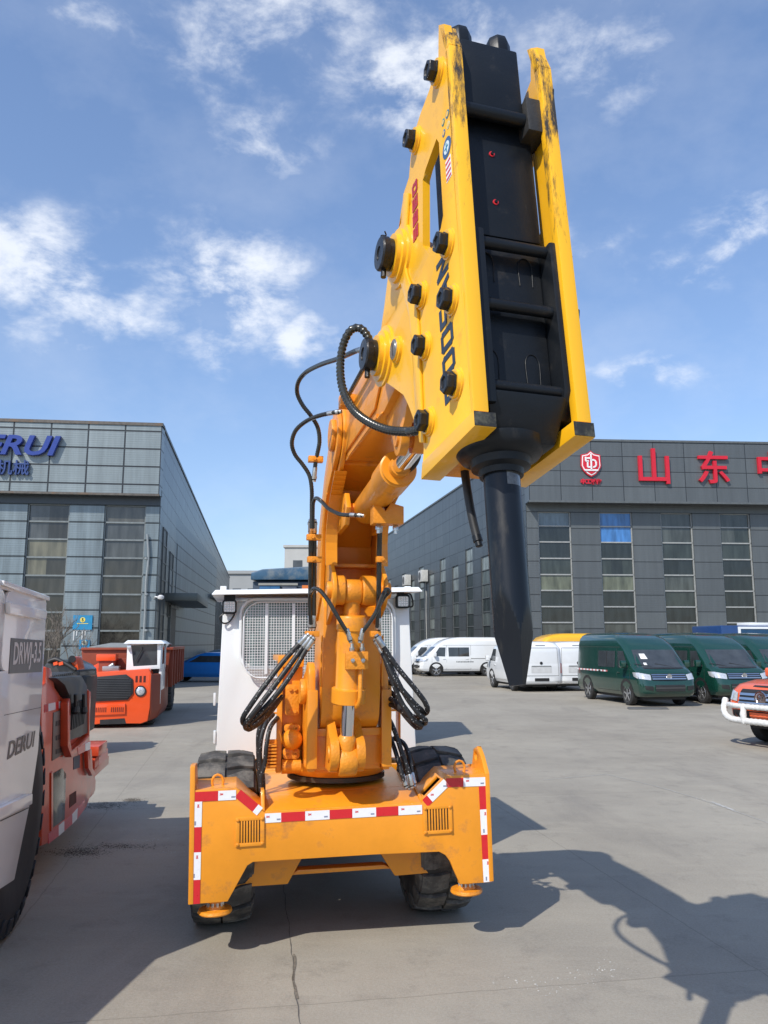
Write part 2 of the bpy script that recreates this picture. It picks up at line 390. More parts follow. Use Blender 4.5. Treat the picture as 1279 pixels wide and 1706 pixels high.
def crack(pts, w, name, mat):
    mb = MB(); P = [V(p) for p in pts]; Q = []
    for i in range(len(P) - 1):
        n = max(2, int((P[i + 1] - P[i]).length / .05))
        for k in range(n): Q.append(P[i].lerp(P[i + 1], k / n))
    Q.append(P[-1]); prev = None
    for i, p in enumerate(Q):
        t = (Q[min(i + 1, len(Q) - 1)] - Q[max(i - 1, 0)]).normalized(); s = V((t.y, -t.x, 0))
        o = s * (noise.noise(p * 5) * .012 + noise.noise(p * 31) * .005); ww = w * (.5 + abs(noise.noise(p * 14 + V((3, 1, 2)))) * 1.6)
        a, b = mb.pt((p + o - s * ww) + V((0, 0, .004))), mb.pt((p + o + s * ww) + V((0, 0, .004)))
        if prev: mb.face((prev[0], a, b, prev[1]))
        prev = (a, b)
    return tag(mb.build(name, mat, flat=True), kind='structure')
dark_grit = pm('dark_grit', (.10, .095, .088), .9, var=.4, vs=30)
pale_grit = pm('pale_grit', (.43, .42, .39), .9, var=.3, vs=30)
crack([gnd(472, 1475), gnd(483, 1560), gnd(489, 1630), gnd(503, 1725)], .0022, 'ground_crack', dark_grit)
crack([gnd(490, 1590), gnd(489, 1630), gnd(497, 1665)], .008, 'ground_crack', pm('dark_sand', (.16, .14, .11), .9, var=.5, vs=60))
crack([gnd(905, 1300), gnd(1010, 1290), gnd(1100, 1312), gnd(1185, 1338), gnd(1290, 1375)], .008, 'ground_crack', pale_grit)
crack([gnd(1185, 1336), gnd(1222, 1350)], .022, 'ground_crack', pale_grit)
# loose dirt spilled beside the loader: very many small crumbs of soil
def spill(name, spots, mat, n, smin, smax):
    mb = MB()
    for _ in range(n):
        (cx, cy), sx, sy = random.choice(spots)
        r = random.gauss(0, .42); r2 = random.gauss(0, .42)
        p = gnd(cx + sx * r, cy + sy * r2); s = random.uniform(smin, smax) * random.uniform(.4, 1)
        q = [mb.pt((p.x + s * math.cos(a) * random.uniform(.6, 1.2), p.y + s * math.sin(a) * random.uniform(.6, 1.2), .001)) for a in (0, 1.3, 2.5, 3.8, 5.1)]
        t = mb.pt((p.x, p.y, s * random.uniform(.3, .8)))
        for i in range(5): mb.face((q[i], q[(i + 1) % 5], t))
    return tag(mb.build(name, mat, flat=True), kind='stuff')
tag(spill('spilled_soil', [((140, 1418), 46, 12), ((128, 1420), 60, 8), ((175, 1340), 50, 5), ((220, 1333), 20, 4), ((160, 1345), 60, 5), ((205, 1410), 70, 6)], pm('soil', (.085, .074, .06), .95, var=.4, vs=40), 4200, .003, .009),
    'dark crumbs of soil spilled on the concrete beside the red loader', 'soil')
tag(spill('pale_rubble', [((250, 1398), 40, 5), ((283, 1420), 18, 4), ((1195, 1343), 22, 5), ((1170, 1330), 30, 5), ((1000, 1290), 160, 10), ((990, 1620), 90, 30), ((900, 1640), 80, 20)], pale_grit, 420, .003, .010),
    'pale chips and grit scattered over the concrete yard', 'grit')

# ================================================================== BUILDINGS
def facade(mbw, mbf, wins, s0, s1, zt, zb, rows, M, thick=.3, rec=.16, tint=None, root=None, wname='window', frame_m=None, glass_m=None, ledge=True, glass_rec=None):
    """wall along local x from s0 to s1 at y=0 (front face), windows recessed; rows = list of heights of the transoms"""
    mbw.M = M; w0 = sorted(wins); cur = s0
    for (a, b, zlo, zhi) in w0:
        mbw.wbox(cur, a, 0, thick, zb, zt); mbw.wbox(a, b, 0, thick, zhi, zt)
        if zlo > zb + .02: mbw.wbox(a, b, 0, thick, zb, zlo)
        cur = b
    mbw.wbox(cur, s1, 0, thick, zb, zt)
    for k, (a, b, zlo, zhi) in enumerate(w0):
        zs = [z for z in rows if zlo + .05 < z < zhi - .05]; zs = [zlo] + sorted(zs) + [zhi]
        g = MB(M)
        for i in range(len(zs) - 1):
            tl = tint(k, len(zs) - 2 - i); tl = tl if isinstance(tl, list) else [tl]
            for j, t in enumerate(tl):
                xa = a + (b - a) * j / len(tl); xb = a + (b - a) * (j + 1) / len(tl)
                dy = random.uniform(-.004, .004)
                g.poly([(xa, rec + dy, zs[i]), (xb, rec - dy, zs[i]), (xb, rec - dy, zs[i + 1]), (xa, rec + dy, zs[i + 1])], tint=t)
        o = g.build(wname, glass_m, root, flat=True)
        f = MB(M)
        for z in zs: f.box(a, b, rec - .07, rec + .02, z - .035, z + .035)
        for x in (a, b): f.box(x - .002 if x == a else x - .06, x + .06 if x == a else x + .002, rec - .07, rec + .02, zlo, zhi)
        f.build('frame', frame_m, o, flat=True)

def wall_frame(P0, ang):
    """x = along the wall (right as seen from outside), y = into the building"""
    return frame(P0, ang)
# ---------- right shed ----------
grey_clad = grid_mat('dark_grey_cladding', (.125, .138, .142), (.108, .12, .126), (.03, .035, .04), 1.78, .86, .42, .35, .02, rib=.15, streak=.1)
grey_wall = grid_mat('dark_grey_wall_panels', (.125, .138, .142), (.108, .12, .126), (.03, .035, .04), 300, .93, .42, .35, .022, rib=.15, streak=.12)
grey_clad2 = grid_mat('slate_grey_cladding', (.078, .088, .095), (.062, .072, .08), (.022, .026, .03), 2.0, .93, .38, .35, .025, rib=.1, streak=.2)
pale_frame = pm('pale_window_frame', (.34, .35, .34), .5, .2, var=.15)
dark_frame = pm('grey_window_frame', (.13, .14, .14), .45, .4, var=.2)
pane = attr_glass('window_pane'); pane_side = attr_glass('side_window_pane', .38, spec=.18, warp=.5)

def right_shed():
    C0 = T(873, 740, 45.0); fa = R_(3.6)
    root = thing('warehouse', 'dark grey clad factory hall with red Chinese characters on its upper band', 'building', (C0.x, C0.y, 0))
    M = frame((C0.x, C0.y, 0), fa); n = M.to_3x3() @ V((0, 1, 0)); ax = M.to_3x3() @ V((1, 0, 0))
    P = V((C0.x, C0.y, 0))
    def sx(x, y=930): return (onp(x, y, P, n) - P).dot(ax)
    def hz(y, x=930): return onp(x, y, P, n).z
    rows = [hz(y) for y in (853, 876, 902.6, 930, 957, 983.5, 1010.5, 1037)]; st = rows[6] - rows[7]; rows += [rows[7] - st * k for k in (1, 2, 3)]
    W0 = []
    for a, b in ((898, 953), (1001, 1056), (1104, 1157), (1203, 1254)): W0.append((sx(a), sx(b), 0.8, rows[0]))
    pitch = W0[3][0] - W0[2][0]
    for k in range(1, 5): W0.append((W0[3][0] + pitch * k, W0[3][1] + pitch * k, 0.8, rows[0]))
    S1 = W0[-1][1] + 2
    dk = (.016, .02, .021); md = (.03, .037, .034); bl = (.05, .17, .42); cr = (.11, .12, .085); sk = (.13, .17, .2); gy = (.055, .062, .058)
    tints = {0: [sk, dk, dk, md, cr, dk, dk, gy], 1: [bl, bl, [dk, dk], [md, dk, md], cr, dk, dk, gy], 2: [gy, gy, md, dk, gy, md, dk, gy], 3: [gy, [gy, md], [md], dk, dk, dk, dk, gy]}
    def tint(k, i):
        t = tints.get(k, [md] * 12); return t[i] if i < len(t) else dk
    wall = MB(M); wall.zo = rows[0]
    facade(wall, None, W0, 0, S1, hz(831) + .6, 0, rows, M, tint=tint, root=root, frame_m=pale_frame, glass_m=pane)
    wall.wbox(.3, S1, .3, 40, .1, hz(831) + .5)
    top = C0.z
    wall.build('wall', grey_wall, root, flat=True)
    # projecting upper band
    fb = onp(985, 836, P - n * .9, n).z
    fz = MB(M); fz.zo = top; fz.wbox(-.02, S1, -.9, .28, fb, top); fz.build('upper_band', grey_clad, root, flat=True)
    t = MB(M); t.box(-.06, S1, -.95, .3, top, top + .12); t.box(-.05, S1, -.93, -.9, fb - .05, fb + .06); t.build('edge_trim', dark_frame, root, flat=True)
    # long side
    Ms = frame((C0.x, C0.y, 0), R_(90 + 10.9)); SL = 58
    sw = MB(Ms)
    ns = Ms.to_3x3() @ V((0, 1, 0)); xs = Ms.to_3x3() @ V((1, 0, 0))
    def ss(x, y): return (onp(x, y, P, ns) - P).dot(xs)
    a0 = ss(787, 930); a1 = ss(763, 930); pt = a1 - a0
    wins = []
    for k in range(-3, 12):
        a = a0 + pt * k
        if a > .8 and a < SL - 2: wins.append((a, a + pt * .48, 0.6, rows[2] if k % 2 else rows[1] - .02))
    def tside(k, i):
        r = random.random()
        if i < 2: return (.20, .235, .235) if r < .75 else (.08, .1, .1)  # top rows paler: sky reflection put into the tint
        return (.026, .034, .034) if r < .55 else ((.075, .09, .088) if r < .9 else (.15, .17, .16))
    # mirrored local frame: y must point into the building -> build with negative depth
    sw.M = Ms; cur = 0
    for (a, b, lo, hi) in wins:
        sw.wbox(cur, a, -.3, 0, 0, top); sw.wbox(a, b, -.3, 0, hi, top); sw.wbox(a, b, -.3, 0, 0, lo); cur = b
    sw.wbox(cur, SL, -.3, 0, 0, top); sw.wbox(0, SL, -12, -.3, top - .5, top - .3)
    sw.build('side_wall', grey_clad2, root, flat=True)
    for k, (a, b, lo, hi) in enumerate(wins):
        zs = [lo] + sorted(z for z in rows if lo + .05 < z < hi - .05) + [hi]; g = MB(Ms)
        for i in range(len(zs) - 1): g.poly([(a, -.08, zs[i]), (b, -.08 + random.uniform(-.02, .02), zs[i]), (b, -.08, zs[i + 1]), (a, -.08, zs[i + 1])], tint=tside(k, len(zs) - 2 - i))
        o = g.build('window', pane_side, root, flat=True); f = MB(Ms)
        for z in zs: f.box(a, b, -.1, -.03, z - .03, z + .03)
        f.box(b - .08, b, -.1, -.02, lo, hi); f.build('frame', dark_frame, o, flat=True)
    t = MB(Ms); t.box(0, SL, -.1, .06, top, top + .12); t.build('edge_trim', dark_frame, root, flat=True)
    # air conditioning boxes on the long side
    acw = pm('dirty_white_casing', (.5, .5, .47), .5, var=.2, vs=5)
    for (x, y, lb) in ((711, 960, 'nearer air conditioning box high on the dark long wall, cable below it'), (683, 967, 'smaller air conditioning box left of the one with the dangling cable')):
        s = ss(x, y); z = onp(x, y, P, ns).z
        c = Ms @ V((s, 0, z)); r = thing('air_conditioner', lb, 'air conditioner', tuple(c), 0, 'air conditioners on the long dark wall')
        q = MB(Ms); q.box(s - .62, s + .62, .06, .6, z - .48, z + .48); q.build('casing', acw, r, bevel=.02)
        q = MB(Ms); q.lathe((s + .12, .6, z), (0, 1, 0), [(0, .34), (.02, .34), (.02, .25), (.01, .05)], 20); q.build('fan_grille', pm('grille_grey', (.08, .08, .08), .5), r)
        for sb in (s - .5, s + .45): q = MB(Ms); q.box(sb, sb + .05, 0, .55, z - .56, z - .48); q.build('bracket', dark_frame, r)
    s = ss(711, 960); z = onp(711, 960, P, ns).z
    q = MB(); pts = [Ms @ V((s + a, .05, z - b)) for a, b in ((.2, .3), (.35, .9), (.1, 1.5), (.2, 3), (.1, 5), (.15, 7))]
    q.tube(pts, .025, 6, step=.2); tag(q.build('cable', acw), 'pale cable dangling down the dark wall below the air conditioning box', 'cable')
    # lettering and emblem
    red = pm('red_letter', (.55, .012, .03), .4, var=.05)
    Pf = P - n * .93
    for chx, x0, x1, y, lb in (('山', 1059, 1117, 782, 'big red mountain-shaped character with three upright strokes on the grey upper band'), ('东', 1161, 1213, 784, 'big red character with crossing and slanting strokes right of the three-pronged one'), ('中', 1259, 1309, 783, 'big red boxy character cut off by the right edge of the photo')):
        a, b = onp(x0, y, Pf, n), onp(x1, y, Pf, n); c = (a + b) / 2; q = MB()
        put_text(q, chx, c, ax, (0, 0, 1), (b - a).length * 1.09, .16, off=.022)
        tag(q.build('wall_character', red, flat=True), lb, 'sign', 'red characters on the grey hall')
    # shield emblem
    c = onp(983.5, 773, Pf, n); k = (onp(1000, 773, Pf, n) - onp(967, 773, Pf, n)).length / 33
    F = Matrix.Identity(4)
    def E(x, y, d=0): return c + ax * (x * k) + V((0, 0, 1)) * (-y * k) - n * d
    r = thing('shield_emblem', 'red and white shield emblem on the grey upper band, left of the big red characters', 'sign', tuple(c))
    sh = [(0, -22), (6, -17), (16, -15), (17, 4), (13, 12), (7, 18), (0, 22), (-7, 18), (-13, 12), (-17, 4), (-16, -15), (-6, -17)]
    q = MB(); q.prism([E(x, y, .0) for x, y in sh], -n * .08); q.build('shield_border', red, r, flat=True)
    q = MB(); q.prism([E(x * .9, y * .9, .08) for x, y in sh], -n * .02); q.build('shield_rim', pm('emblem_white', (.75, .75, .75), .5), r, flat=True)
    q = MB(); q.prism([E(x * .8, y * .8, .1) for x, y in sh], -n * .02); q.build('shield_field', red, r, flat=True)
    q = MB()
    def bar(x0, y0, x1, y1, w=1.3):
        d = V((x1 - x0, y1 - y0)).normalized(); o = V((-d.y, d.x)) * w
        q.prism([E(*(V((x0, y0)) + o), .12), E(*(V((x1, y1)) + o), .12), E(*(V((x1, y1)) - o), .12), E(*(V((x0, y0)) - o), .12)], -n * .03)
    for s_ in ((-9, -11, -9, -4), (-9, -4, -4, -4), (-9, -9, 0, -9), (0, -16, 0, 11), (-6, -4, -6, 6), (-6, 6, 0, 6), (0, -6, 5, -6), (5, -6, 8, -3), (8, -3, 8, 3), (8, 3, 5, 6), (5, 6, 3, 6), (-11, 11, 11, 11)): bar(*s_)
    q.build('shield_figure', MATS['emblem_white'], r, flat=True)
    q = MB(); put_text(q, '中工诚信', onp(984, 803, Pf, n), ax, (0, 0, 1), k * 8.6, .06, off=.02); q.build('caption', red, r, flat=True)
right_shed()

# ---------- left shed ----------
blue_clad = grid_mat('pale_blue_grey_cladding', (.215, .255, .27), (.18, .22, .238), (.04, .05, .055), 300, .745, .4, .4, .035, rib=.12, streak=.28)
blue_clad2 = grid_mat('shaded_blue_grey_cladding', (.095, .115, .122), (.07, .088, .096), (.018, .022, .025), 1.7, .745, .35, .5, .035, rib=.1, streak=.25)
fas_clad = grid_mat('upper_band_cladding', (.24, .275, .28), (.215, .25, .257), (.035, .04, .045), 1.53, .78, .4, .4, .035, rib=.12, streak=.16)
def left_shed():
    C0 = T(270, 710, 34.0); fa = R_(6.4)
    root = thing('warehouse', 'pale blue grey clad factory hall with blue DERUI lettering on the left', 'building', (C0.x, C0.y, 0))
    M = frame((C0.x, C0.y, 0), fa); n = M.to_3x3() @ V((0, 1, 0)); ax = M.to_3x3() @ V((1, 0, 0)); P = V((C0.x, C0.y, 0)) - n * .0
    Pw = P + n * .5
    def sx(x, y=900): return (onp(x, y, Pw, n) - P).dot(ax)
    def hz(y, x=255): return onp(x, y, Pw, n).z
    top = C0.z; fb = onp(255, 824, P, n).z
    rows = [hz(y) for y in (843, 871, 900, 930, 960, 990.5, 1020.5, 1051, 1081.5)]; st = rows[7] - rows[8]; rows += [rows[8] - st * k for k in (1, 2)]
    Mw = frame(tuple(Pw), fa)
    def sw_(x, y=900): return (onp(x, y, Pw, n) - Pw).dot(ax)
    Wn = [(sw_(171), sw_(241), .7, rows[0]), (sw_(42), sw_(113), .7, rows[0])]; pitch = Wn[0][0] - Wn[1][0]
    for k in range(1, 4): Wn.append((Wn[1][0] - pitch * k, Wn[1][1] - pitch * k, .7, rows[0]))
    S0 = min(w[0] for w in Wn) - 2
    br = (.034, .032, .027); dk = (.022, .021, .019); cream = (.13, .122, .085); gr = (.06, .064, .064); sp = (.085, .082, .07)
    ti = {}
    ti[4] = [sp, gr, gr, br, br, dk, dk, dk, dk]; ti[3] = [[gr, br], [gr, br], [cream, cream], [cream, br], br, dk, dk, dk, dk]
    def tint(k, i):
        t = ti.get(k, [br] * 12); return t[i] if i < len(t) else dk
    wall = MB(Mw); wall.zo = rows[0]
    facade(wall, None, Wn, S0, 0, fb + .3, 0, rows, Mw, tint=tint, root=root, frame_m=pm('dull_frame', (.2, .22, .22), .45, .4, var=.2), glass_m=pane)
    wall.wbox(S0, -.3, .3, 30, .1, fb + .2)
    wall.build('wall', blue_clad, root, flat=True)
    # dark recessed strip under the band
    q = MB(Mw); q.box(S0, 0.0, -.04, .0, rows[0] + .02, fb); q.build('soffit_strip', pm('dark_strip', (.06, .07, .08), .4, .4), root, flat=True)
    fz = MB(M); fz.zo = top - .25; fz.wbox(S0, 0, 0, .78, fb, top); fz.build('upper_band', fas_clad, root, flat=True)
    t = MB(M); t.box(S0, .04, -.05, .6, top, top + .13); t.box(S0, .02, -.04, 0, fb - .06, fb + .03); t.build('edge_trim', pm('rusty_trim', (.11, .10, .09), .6, .3, var=.4, dirt=(.16, .1, .06), dirt_amt=.5), root, flat=True)
    # long side receding
    C1 = Pw; Ms = frame((C0.x, C0.y, 0), R_(90 + 8.7)); SL = 84
    ns = Ms.to_3x3() @ V((0, 1, 0)); xs = Ms.to_3x3() @ V((1, 0, 0)); P1 = V((C0.x, C0.y, 0))
    def ss(x, y): return (onp(x, y, P1, ns) - P1).dot(xs)
    wins = []; a = 1.9; k = 0
    while a < SL - 3: wins.append((a, a + 1.5, rows[6] if 4 < a < 12 else .5, rows[1] if k % 2 == 0 else rows[2])); a += 3.1; k += 1
    sw = MB(Ms); cur = .8; sw.zo = rows[0]
    for (a, b, lo, hi) in wins: sw.wbox(cur, a, 0, .3, 0, top); sw.wbox(a, b, 0, .3, hi, top); sw.wbox(a, b, 0, .3, 0, lo); cur = b
    sw.wbox(cur, SL, 0, .3, 0, top); sw.wbox(.3, SL, .3, 14, top - .5, top - .3)
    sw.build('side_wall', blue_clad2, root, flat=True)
    def tside(i):
        r = random.random()
        if i < 3: return (.17, .2, .205) if r < .45 else (.03, .037, .04)
        return (.012, .016, .018) if r < .8 else (.06, .07, .075)
    for k, (a, b, lo, hi) in enumerate(wins):
        zs = [lo] + sorted(z for z in rows if lo + .05 < z < hi - .05) + [hi]; g = MB(Ms)
        for i in range(len(zs) - 1): g.poly([(a, -.012, zs[i]), (b, -.012, zs[i]), (b, -.012, zs[i + 1]), (a, -.012, zs[i + 1])], tint=tside(len(zs) - 2 - i))
        o = g.build('window', pane_side, root, flat=True); f = MB(Ms)
        for z in zs: f.box(a, b, -.04, .0, z - .03, z + .03)
        f.box(b - .06, b, -.05, .0, lo, hi); f.box(a, a + .06, -.05, .0, lo, hi); f.build('frame', dark_frame, o, flat=True)
    t = MB(Ms); t.box(0, SL, -.05, .1, top, top + .13); t.build('edge_trim', dark_frame, root, flat=True)
    # entrance: canopy and dark doorway, second canopy further on
    cz = rows[5] - .1
    q = MB(Ms); q.box(3.4, 11.5, -1.5, 0, cz, cz + .35); q.build('canopy', pm('canopy_grey', (.10, .115, .11), .4, .4), root, bevel=.02)
    q = MB(Ms); q.box(6.0, 10.2, -.05, .0, 0, cz - .2); q.build('door', pm('dark_door', (.035, .03, .028), .5), root, flat=True)
    q = MB(Ms); q.box(5.8, 6.0, -.09, .0, 0, cz - .1); q.box(10.2, 10.4, -.09, 0, 0, cz - .1); q.box(5.8, 10.4, -.09, 0, cz - .2, cz - .1); q.build('door_frame', dark_frame, root, flat=True)
    q = MB(Ms); q.box(26, 31, -1.2, 0, rows[3] - .3, rows[3]); q.build('canopy', MATS['canopy_grey'], root, bevel=.02)
    # drain pipe and camera arm on the front
    q = MB(); pts = [onp(x, y, Pw - n * .12, n) for x, y in ((245, 890), (247, 930), (243, 970), (241.5, 1020), (239, 1062), (236, 1120))]; q.tube(pts, .045, 8, step=.3)
    for y in (930, 990, 1050): p_ = onp(243.5, y, Pw - n * .12, n); q.cyl(p_ - V((0, 0, .04)), p_ + V((0, 0, .04)), .08, 10)
    q.build('downpipe', pm('pipe_grey', (.3, .32, .32), .4, .3), root)
    c = Mw @ V((-.1, -.1, onp(268, 997, Pw, n).z)); q = MB(); q.tube([c + V((0, .1, 0)), c + V((.15, -.25, .05)), c + V((.35, -.3, 0))], .03, 8, step=.1); q.lathe(c + V((.38, -.3, -.08)), (0, 0, 1), [(0, .05), (.04, .12), (.14, .14), (.2, .06)], 14)
    tag(q.build('security_camera', pm('camera_white', (.6, .6, .6), .4)), 'small white dome camera on the corner of the left hall', 'camera')
    # lettering
    bluel = pm('blue_letter', (.022, .05, .26), .35, var=.05); Pf = P - n * .03
    x0, x1 = onp(-64, 744, Pf, n), onp(83, 744, Pf, n); h = (onp(40, 728, Pf, n) - onp(40, 760, Pf, n)).length
    r = thing('wall_lettering', 'blue slanted DERUI letters with Chinese characters under them on the pale upper band', 'sign', tuple((x0 + x1) / 2))
    q = MB(); put_text(q, 'DERUI', (x0 + x1) / 2, ax, (0, 0, 1), h / .72 * 1.0, .2, shear=.28, off=.028, sx=1.25); q.build('latin_letters', bluel, r, flat=True)
    x0, x1 = onp(-62, 781, Pf, n), onp(50, 781, Pf, n); q = MB(); put_text(q, '德瑞机械', (x0 + x1) / 2, ax, (0, 0, 1), (x1 - x0).length / 4.0, .14, off=.008); q.build('chinese_letters', pm('navy_letter', (.03, .06, .2), .35), r, flat=True)
    # two blue number signs
    for (xa, xb, ya, yb, rr, lb) in ((121, 153, 1025, 1049, 4.3, 'larger blue wall sign with a yellow disc numbered 5'), (131, 149, 1066, 1081, 4.2, 'small blue wall sign with a pale disc numbered 5, below the larger one')):
        Ps = Pw - n * .02; a, b = onp(xa, yb, Ps, n), onp(xb, yb, Ps, n); hh = onp(xa, ya, Ps, n).z - a.z; w = (b - a).length; c = (a + b) / 2
        r = thing('number_sign', lb, 'sign', tuple(c), 0, 'blue number signs on the left hall')
        q = MB(); q.prism([a, b, b + V((0, 0, hh)), a + V((0, 0, hh))], -n * .04); q.build('board', pm('sign_blue', (.02, .22, .42), .4), r, flat=True)
        k = w / (xb - xa); dc = c + V((0, 0, hh * .68)) - n * .04
        q = MB(); q.lathe(dc, -n, [(0, rr * k), (.015, rr * k)], 24); q.build('disc', pm('sign_yellow' if rr > 4.25 else 'sign_cream', (.75, .62, .12) if rr > 4.25 else (.6, .65, .5), .5), r, flat=True)
        q = MB(); put_text(q, '5', dc - n * .016, ax, (0, 0, 1), rr * k * 1.7, .01, off=.004); q.build('numeral', pm('sign_black', (.02, .02, .02), .5), r, flat=True)
        if rr > 4.25:
            q = MB(); z0 = a.z + hh * .40; q.prism([a + ax * (w * .2) + V((0, 0, hh * .42)), a + ax * (w * .28) + V((0, 0, hh * .47)), a + ax * (w * .28) + V((0, 0, hh * .44)), a + ax * (w * .8) + V((0, 0, hh * .44)), a + ax * (w * .8) + V((0, 0, hh * .40)), a + ax * (w * .28) + V((0, 0, hh * .40)), a + ax * (w * .28) + V((0, 0, hh * .37))], -n * .05); q.build('arrow', MATS['sign_yellow'], r, flat=True)
    q = MB(Mw)
    for i in range(6):
        s = sw_(122 + i * 4.6, 1058); z = onp(122, 1063, Pw, n).z; hh = .35 + .25 * (i % 2)
        q.box(s, s + .05, -.03, 0, z - .1 + .2 * (i % 3), z + hh); q.box(s, s + .22, -.03, 0, z + hh - .05, z + hh)
    tag(q.build('steel_lettering', pm('dull_white', (.5, .52, .52), .5), flat=True), 'remains of thin white metal lettering between the two blue number signs', 'sign')
left_shed()

# ---------- far buildings ----------
def far_block(name, label, xa, xb, ytop, Y, depth, wallc, rows_h, colw, winc, extra=0):
    a, b = T(xa, 1072, Y), T(xb, 1072, Y); top = T(xa, ytop, Y).z; root = thing(name, label, 'building', (a.x, a.y, 0))
    m = pm('far_wall_' + name + str(xa), wallc, .7, var=.08, vs=.3); g = pm('far_glass', winc, .2, var=.3, vs=.5)
    w = MB(); w.box(a.x, b.x, Y, Y + depth, 0, top); w.build('wall', m, root, flat=True)
    q = MB(); q.box(a.x - .3, b.x + .3, Y - .3, Y + depth, top, top + .5); q.build('parapet', m, root, flat=True)
    z = top - rows_h
    while z > 2:
        x = a.x + colw * .5
        while x + colw * .5 < b.x:
            q = MB(); q.box(x, x + colw * .55, Y - .05, Y, z - rows_h * .25, z + rows_h * .35); o = q.build('window', g, root, flat=True)
            x += colw
        z -= rows_h
        if z < top - rows_h * 5: break
    return root
far_block('office_block', 'pale concrete office block far away behind the boom', 471, 600, 912, 170, 20, (.42, .42, .40), 4.2, 3.6, (.07, .08, .09))
far_block('low_building', 'low grey building far off beyond the left hall', 372, 470, 956, 130, 20, (.30, .31, .31), 3.6, 2.4, (.06, .07, .08))

# ================================================================== ROCK BREAKER MACHINE
orange = pm('amber_paint', (.80, .295, .014), .38, 0, var=.11, vs=3.5, bump=.12, bs=18, coat=.22, dirt=(.52, .20, .04), dirt_amt=.33, ds=7)
orange_c = pm('amber_casting', (.76, .27, .014), .45, 0, var=.14, vs=6, bump=.4, bs=60, coat=.12, dirt=(.30, .11, .025), dirt_amt=.28, ds=9)
white_p = pm('white_paint', (.775, .80, .80), .3, 0, var=.03, vs=2, coat=.4, bump=.03, bs=8)
chrome = pm('chrome_rod', (.75, .75, .76), .08, 1, var=.05)
steel = pm('zinc_fitting', (.55, .55, .53), .28, .9, var=.2, vs=30)
blackp = pm('black_paint', (.006, .008, .011), .42, 0, var=.25, vs=5, bump=.14, bs=26, spec=.32, dirt=(.03, .028, .026), dirt_amt=.25, ds=10)
hose_m = pm('black_hose', (.016, .016, .016), .5, 0, var=.3, vs=20)
coil_m = pm('coiled_guard', (.035, .036, .032), .25, .3, var=.3, vs=15, coat=.3)
def speck(name):
    m = bpy.data.materials.new(name); m.use_nodes = True; nt = m.node_tree; N = nt.nodes; L = nt.links; b = N['Principled BSDF']
    tc = N.new('ShaderNodeTexCoord'); v = N.new('ShaderNodeTexVoronoi'); v.inputs['Scale'].default_value = 55; L.new(tc.outputs['Object'], v.inputs['Vector'])
    mr = N.new('ShaderNodeMapRange'); mr.inputs[1].default_value = .16; mr.inputs[2].default_value = .22; mr.inputs[3].default_value = 1; mr.inputs[4].default_value = 0; L.new(v.outputs['Distance'], mr.inputs[0])
    mx = N.new('ShaderNodeMix'); mx.data_type = 'RGBA'; mx.inputs[6].default_value = (.012, .012, .013, 1); mx.inputs[7].default_value = (.30, .30, .30, 1); L.new(mr.outputs[0], mx.inputs[0]); L.new(mx.outputs[2], b.inputs['Base Color'])
    b.inputs['Roughness'].default_value = .55; MATS[name] = m; return m
sleeve_m = speck('flecked_nylon_sleeve')
rubber = pm('tyre_rubber', (.028, .028, .029), .75, 0, var=.3, vs=8, bump=.2, bs=40, dirt=(.14, .13, .115), dirt_amt=.5, ds=4)
red_t = pm('red_reflector', (.62, .012, .02), .3, 0, var=.06, vs=40, coat=.5)
white_t = pm('white_reflector', (.82, .82, .84), .3, 0, var=.04, vs=40, coat=.5)
yellow = pm('chrome_yellow_paint', (.88, .45, .012), .36, 0, var=.09, vs=4, bump=.16, bs=16, coat=.3, dirt=(.62, .30, .03), dirt_amt=.25, ds=8)
orange_dark = orange

root = None
MO = V((-1.1737, 5.2234, .3388)); MY = R_(10.03); MR = R_(1.26)
MF = frame(MO, MY, 0, MR)                      # x across 0..1.9, y back, z up from lower edge of front plate
ctr = MF @ V((.95, 2.2, -.34))
machine = thing('rock_breaker', 'orange and white wheeled rock breaking machine with a raised yellow and black hammer', 'rock breaker', (ctr.x, ctr.y, 0), MY)
nF = MF.to_3x3() @ V((0, 1, 0))
MFi = MF.inverted()
def F2(x, y, off=0.0):                           # photo point on the front plate plane -> local (x, z)
    p = MFi @ onp(x, y, MO + nF * off, nF); return (p.x, p.z)
def Z6(l): return [F2(290 + x / 2.284, 1220 + y / 2.284) for x, y in l]
# ---- front plate
out = Z6([(66, 222), (236, 210), (262, 232), (345, 306), (648, 288), (945, 270), (992, 222), (1046, 166), (1192, 156), (1210, 571), (1088, 579), (1062, 522), (1050, 492), (1032, 468), (1008, 455),
          (760, 466), (300, 494), (278, 508), (266, 530), (203, 645), (54, 656)])
q = MB(MF); q.prism([(x, 0, z) for x, z in out], (0, .03, 0)); fp = q.build('front_plate', orange, machine, bevel=.006)
W_ = 1.9
def M3(x, z, y=0): return (x, y, z)
xl1 = out[1][0]; xl3 = out[3][0]; zl0 = out[0][1]; zl3 = out[3][1]; xr5 = out[5][0]; zr5 = out[5][1]; xr7 = out[7][0]; zr7 = out[7][1]; zr8 = out[8][1]
LD = .40
# ledges behind the plate (fenders)
q = MB(MF); q.prism([(0, .031, zl0), (xl1, .031, out[1][1]), (xl3, .031, zl3), (xl3 - .03, .031, zl3 - .03), (xl1 - .02, .031, zl0 - .03), (0, .031, zl0 - .03)], (0, LD, 0)); q.build('fender', orange, machine, bevel=.004)
q = MB(MF)
q.prism([(xr7, .031, zr7), (W_, .031, zr8), (W_, .031, zr8 - .03), (xr7 + .01, .031, zr7 - .03)], (0, LD, 0)); q.build('fender', orange, machine, bevel=.004)
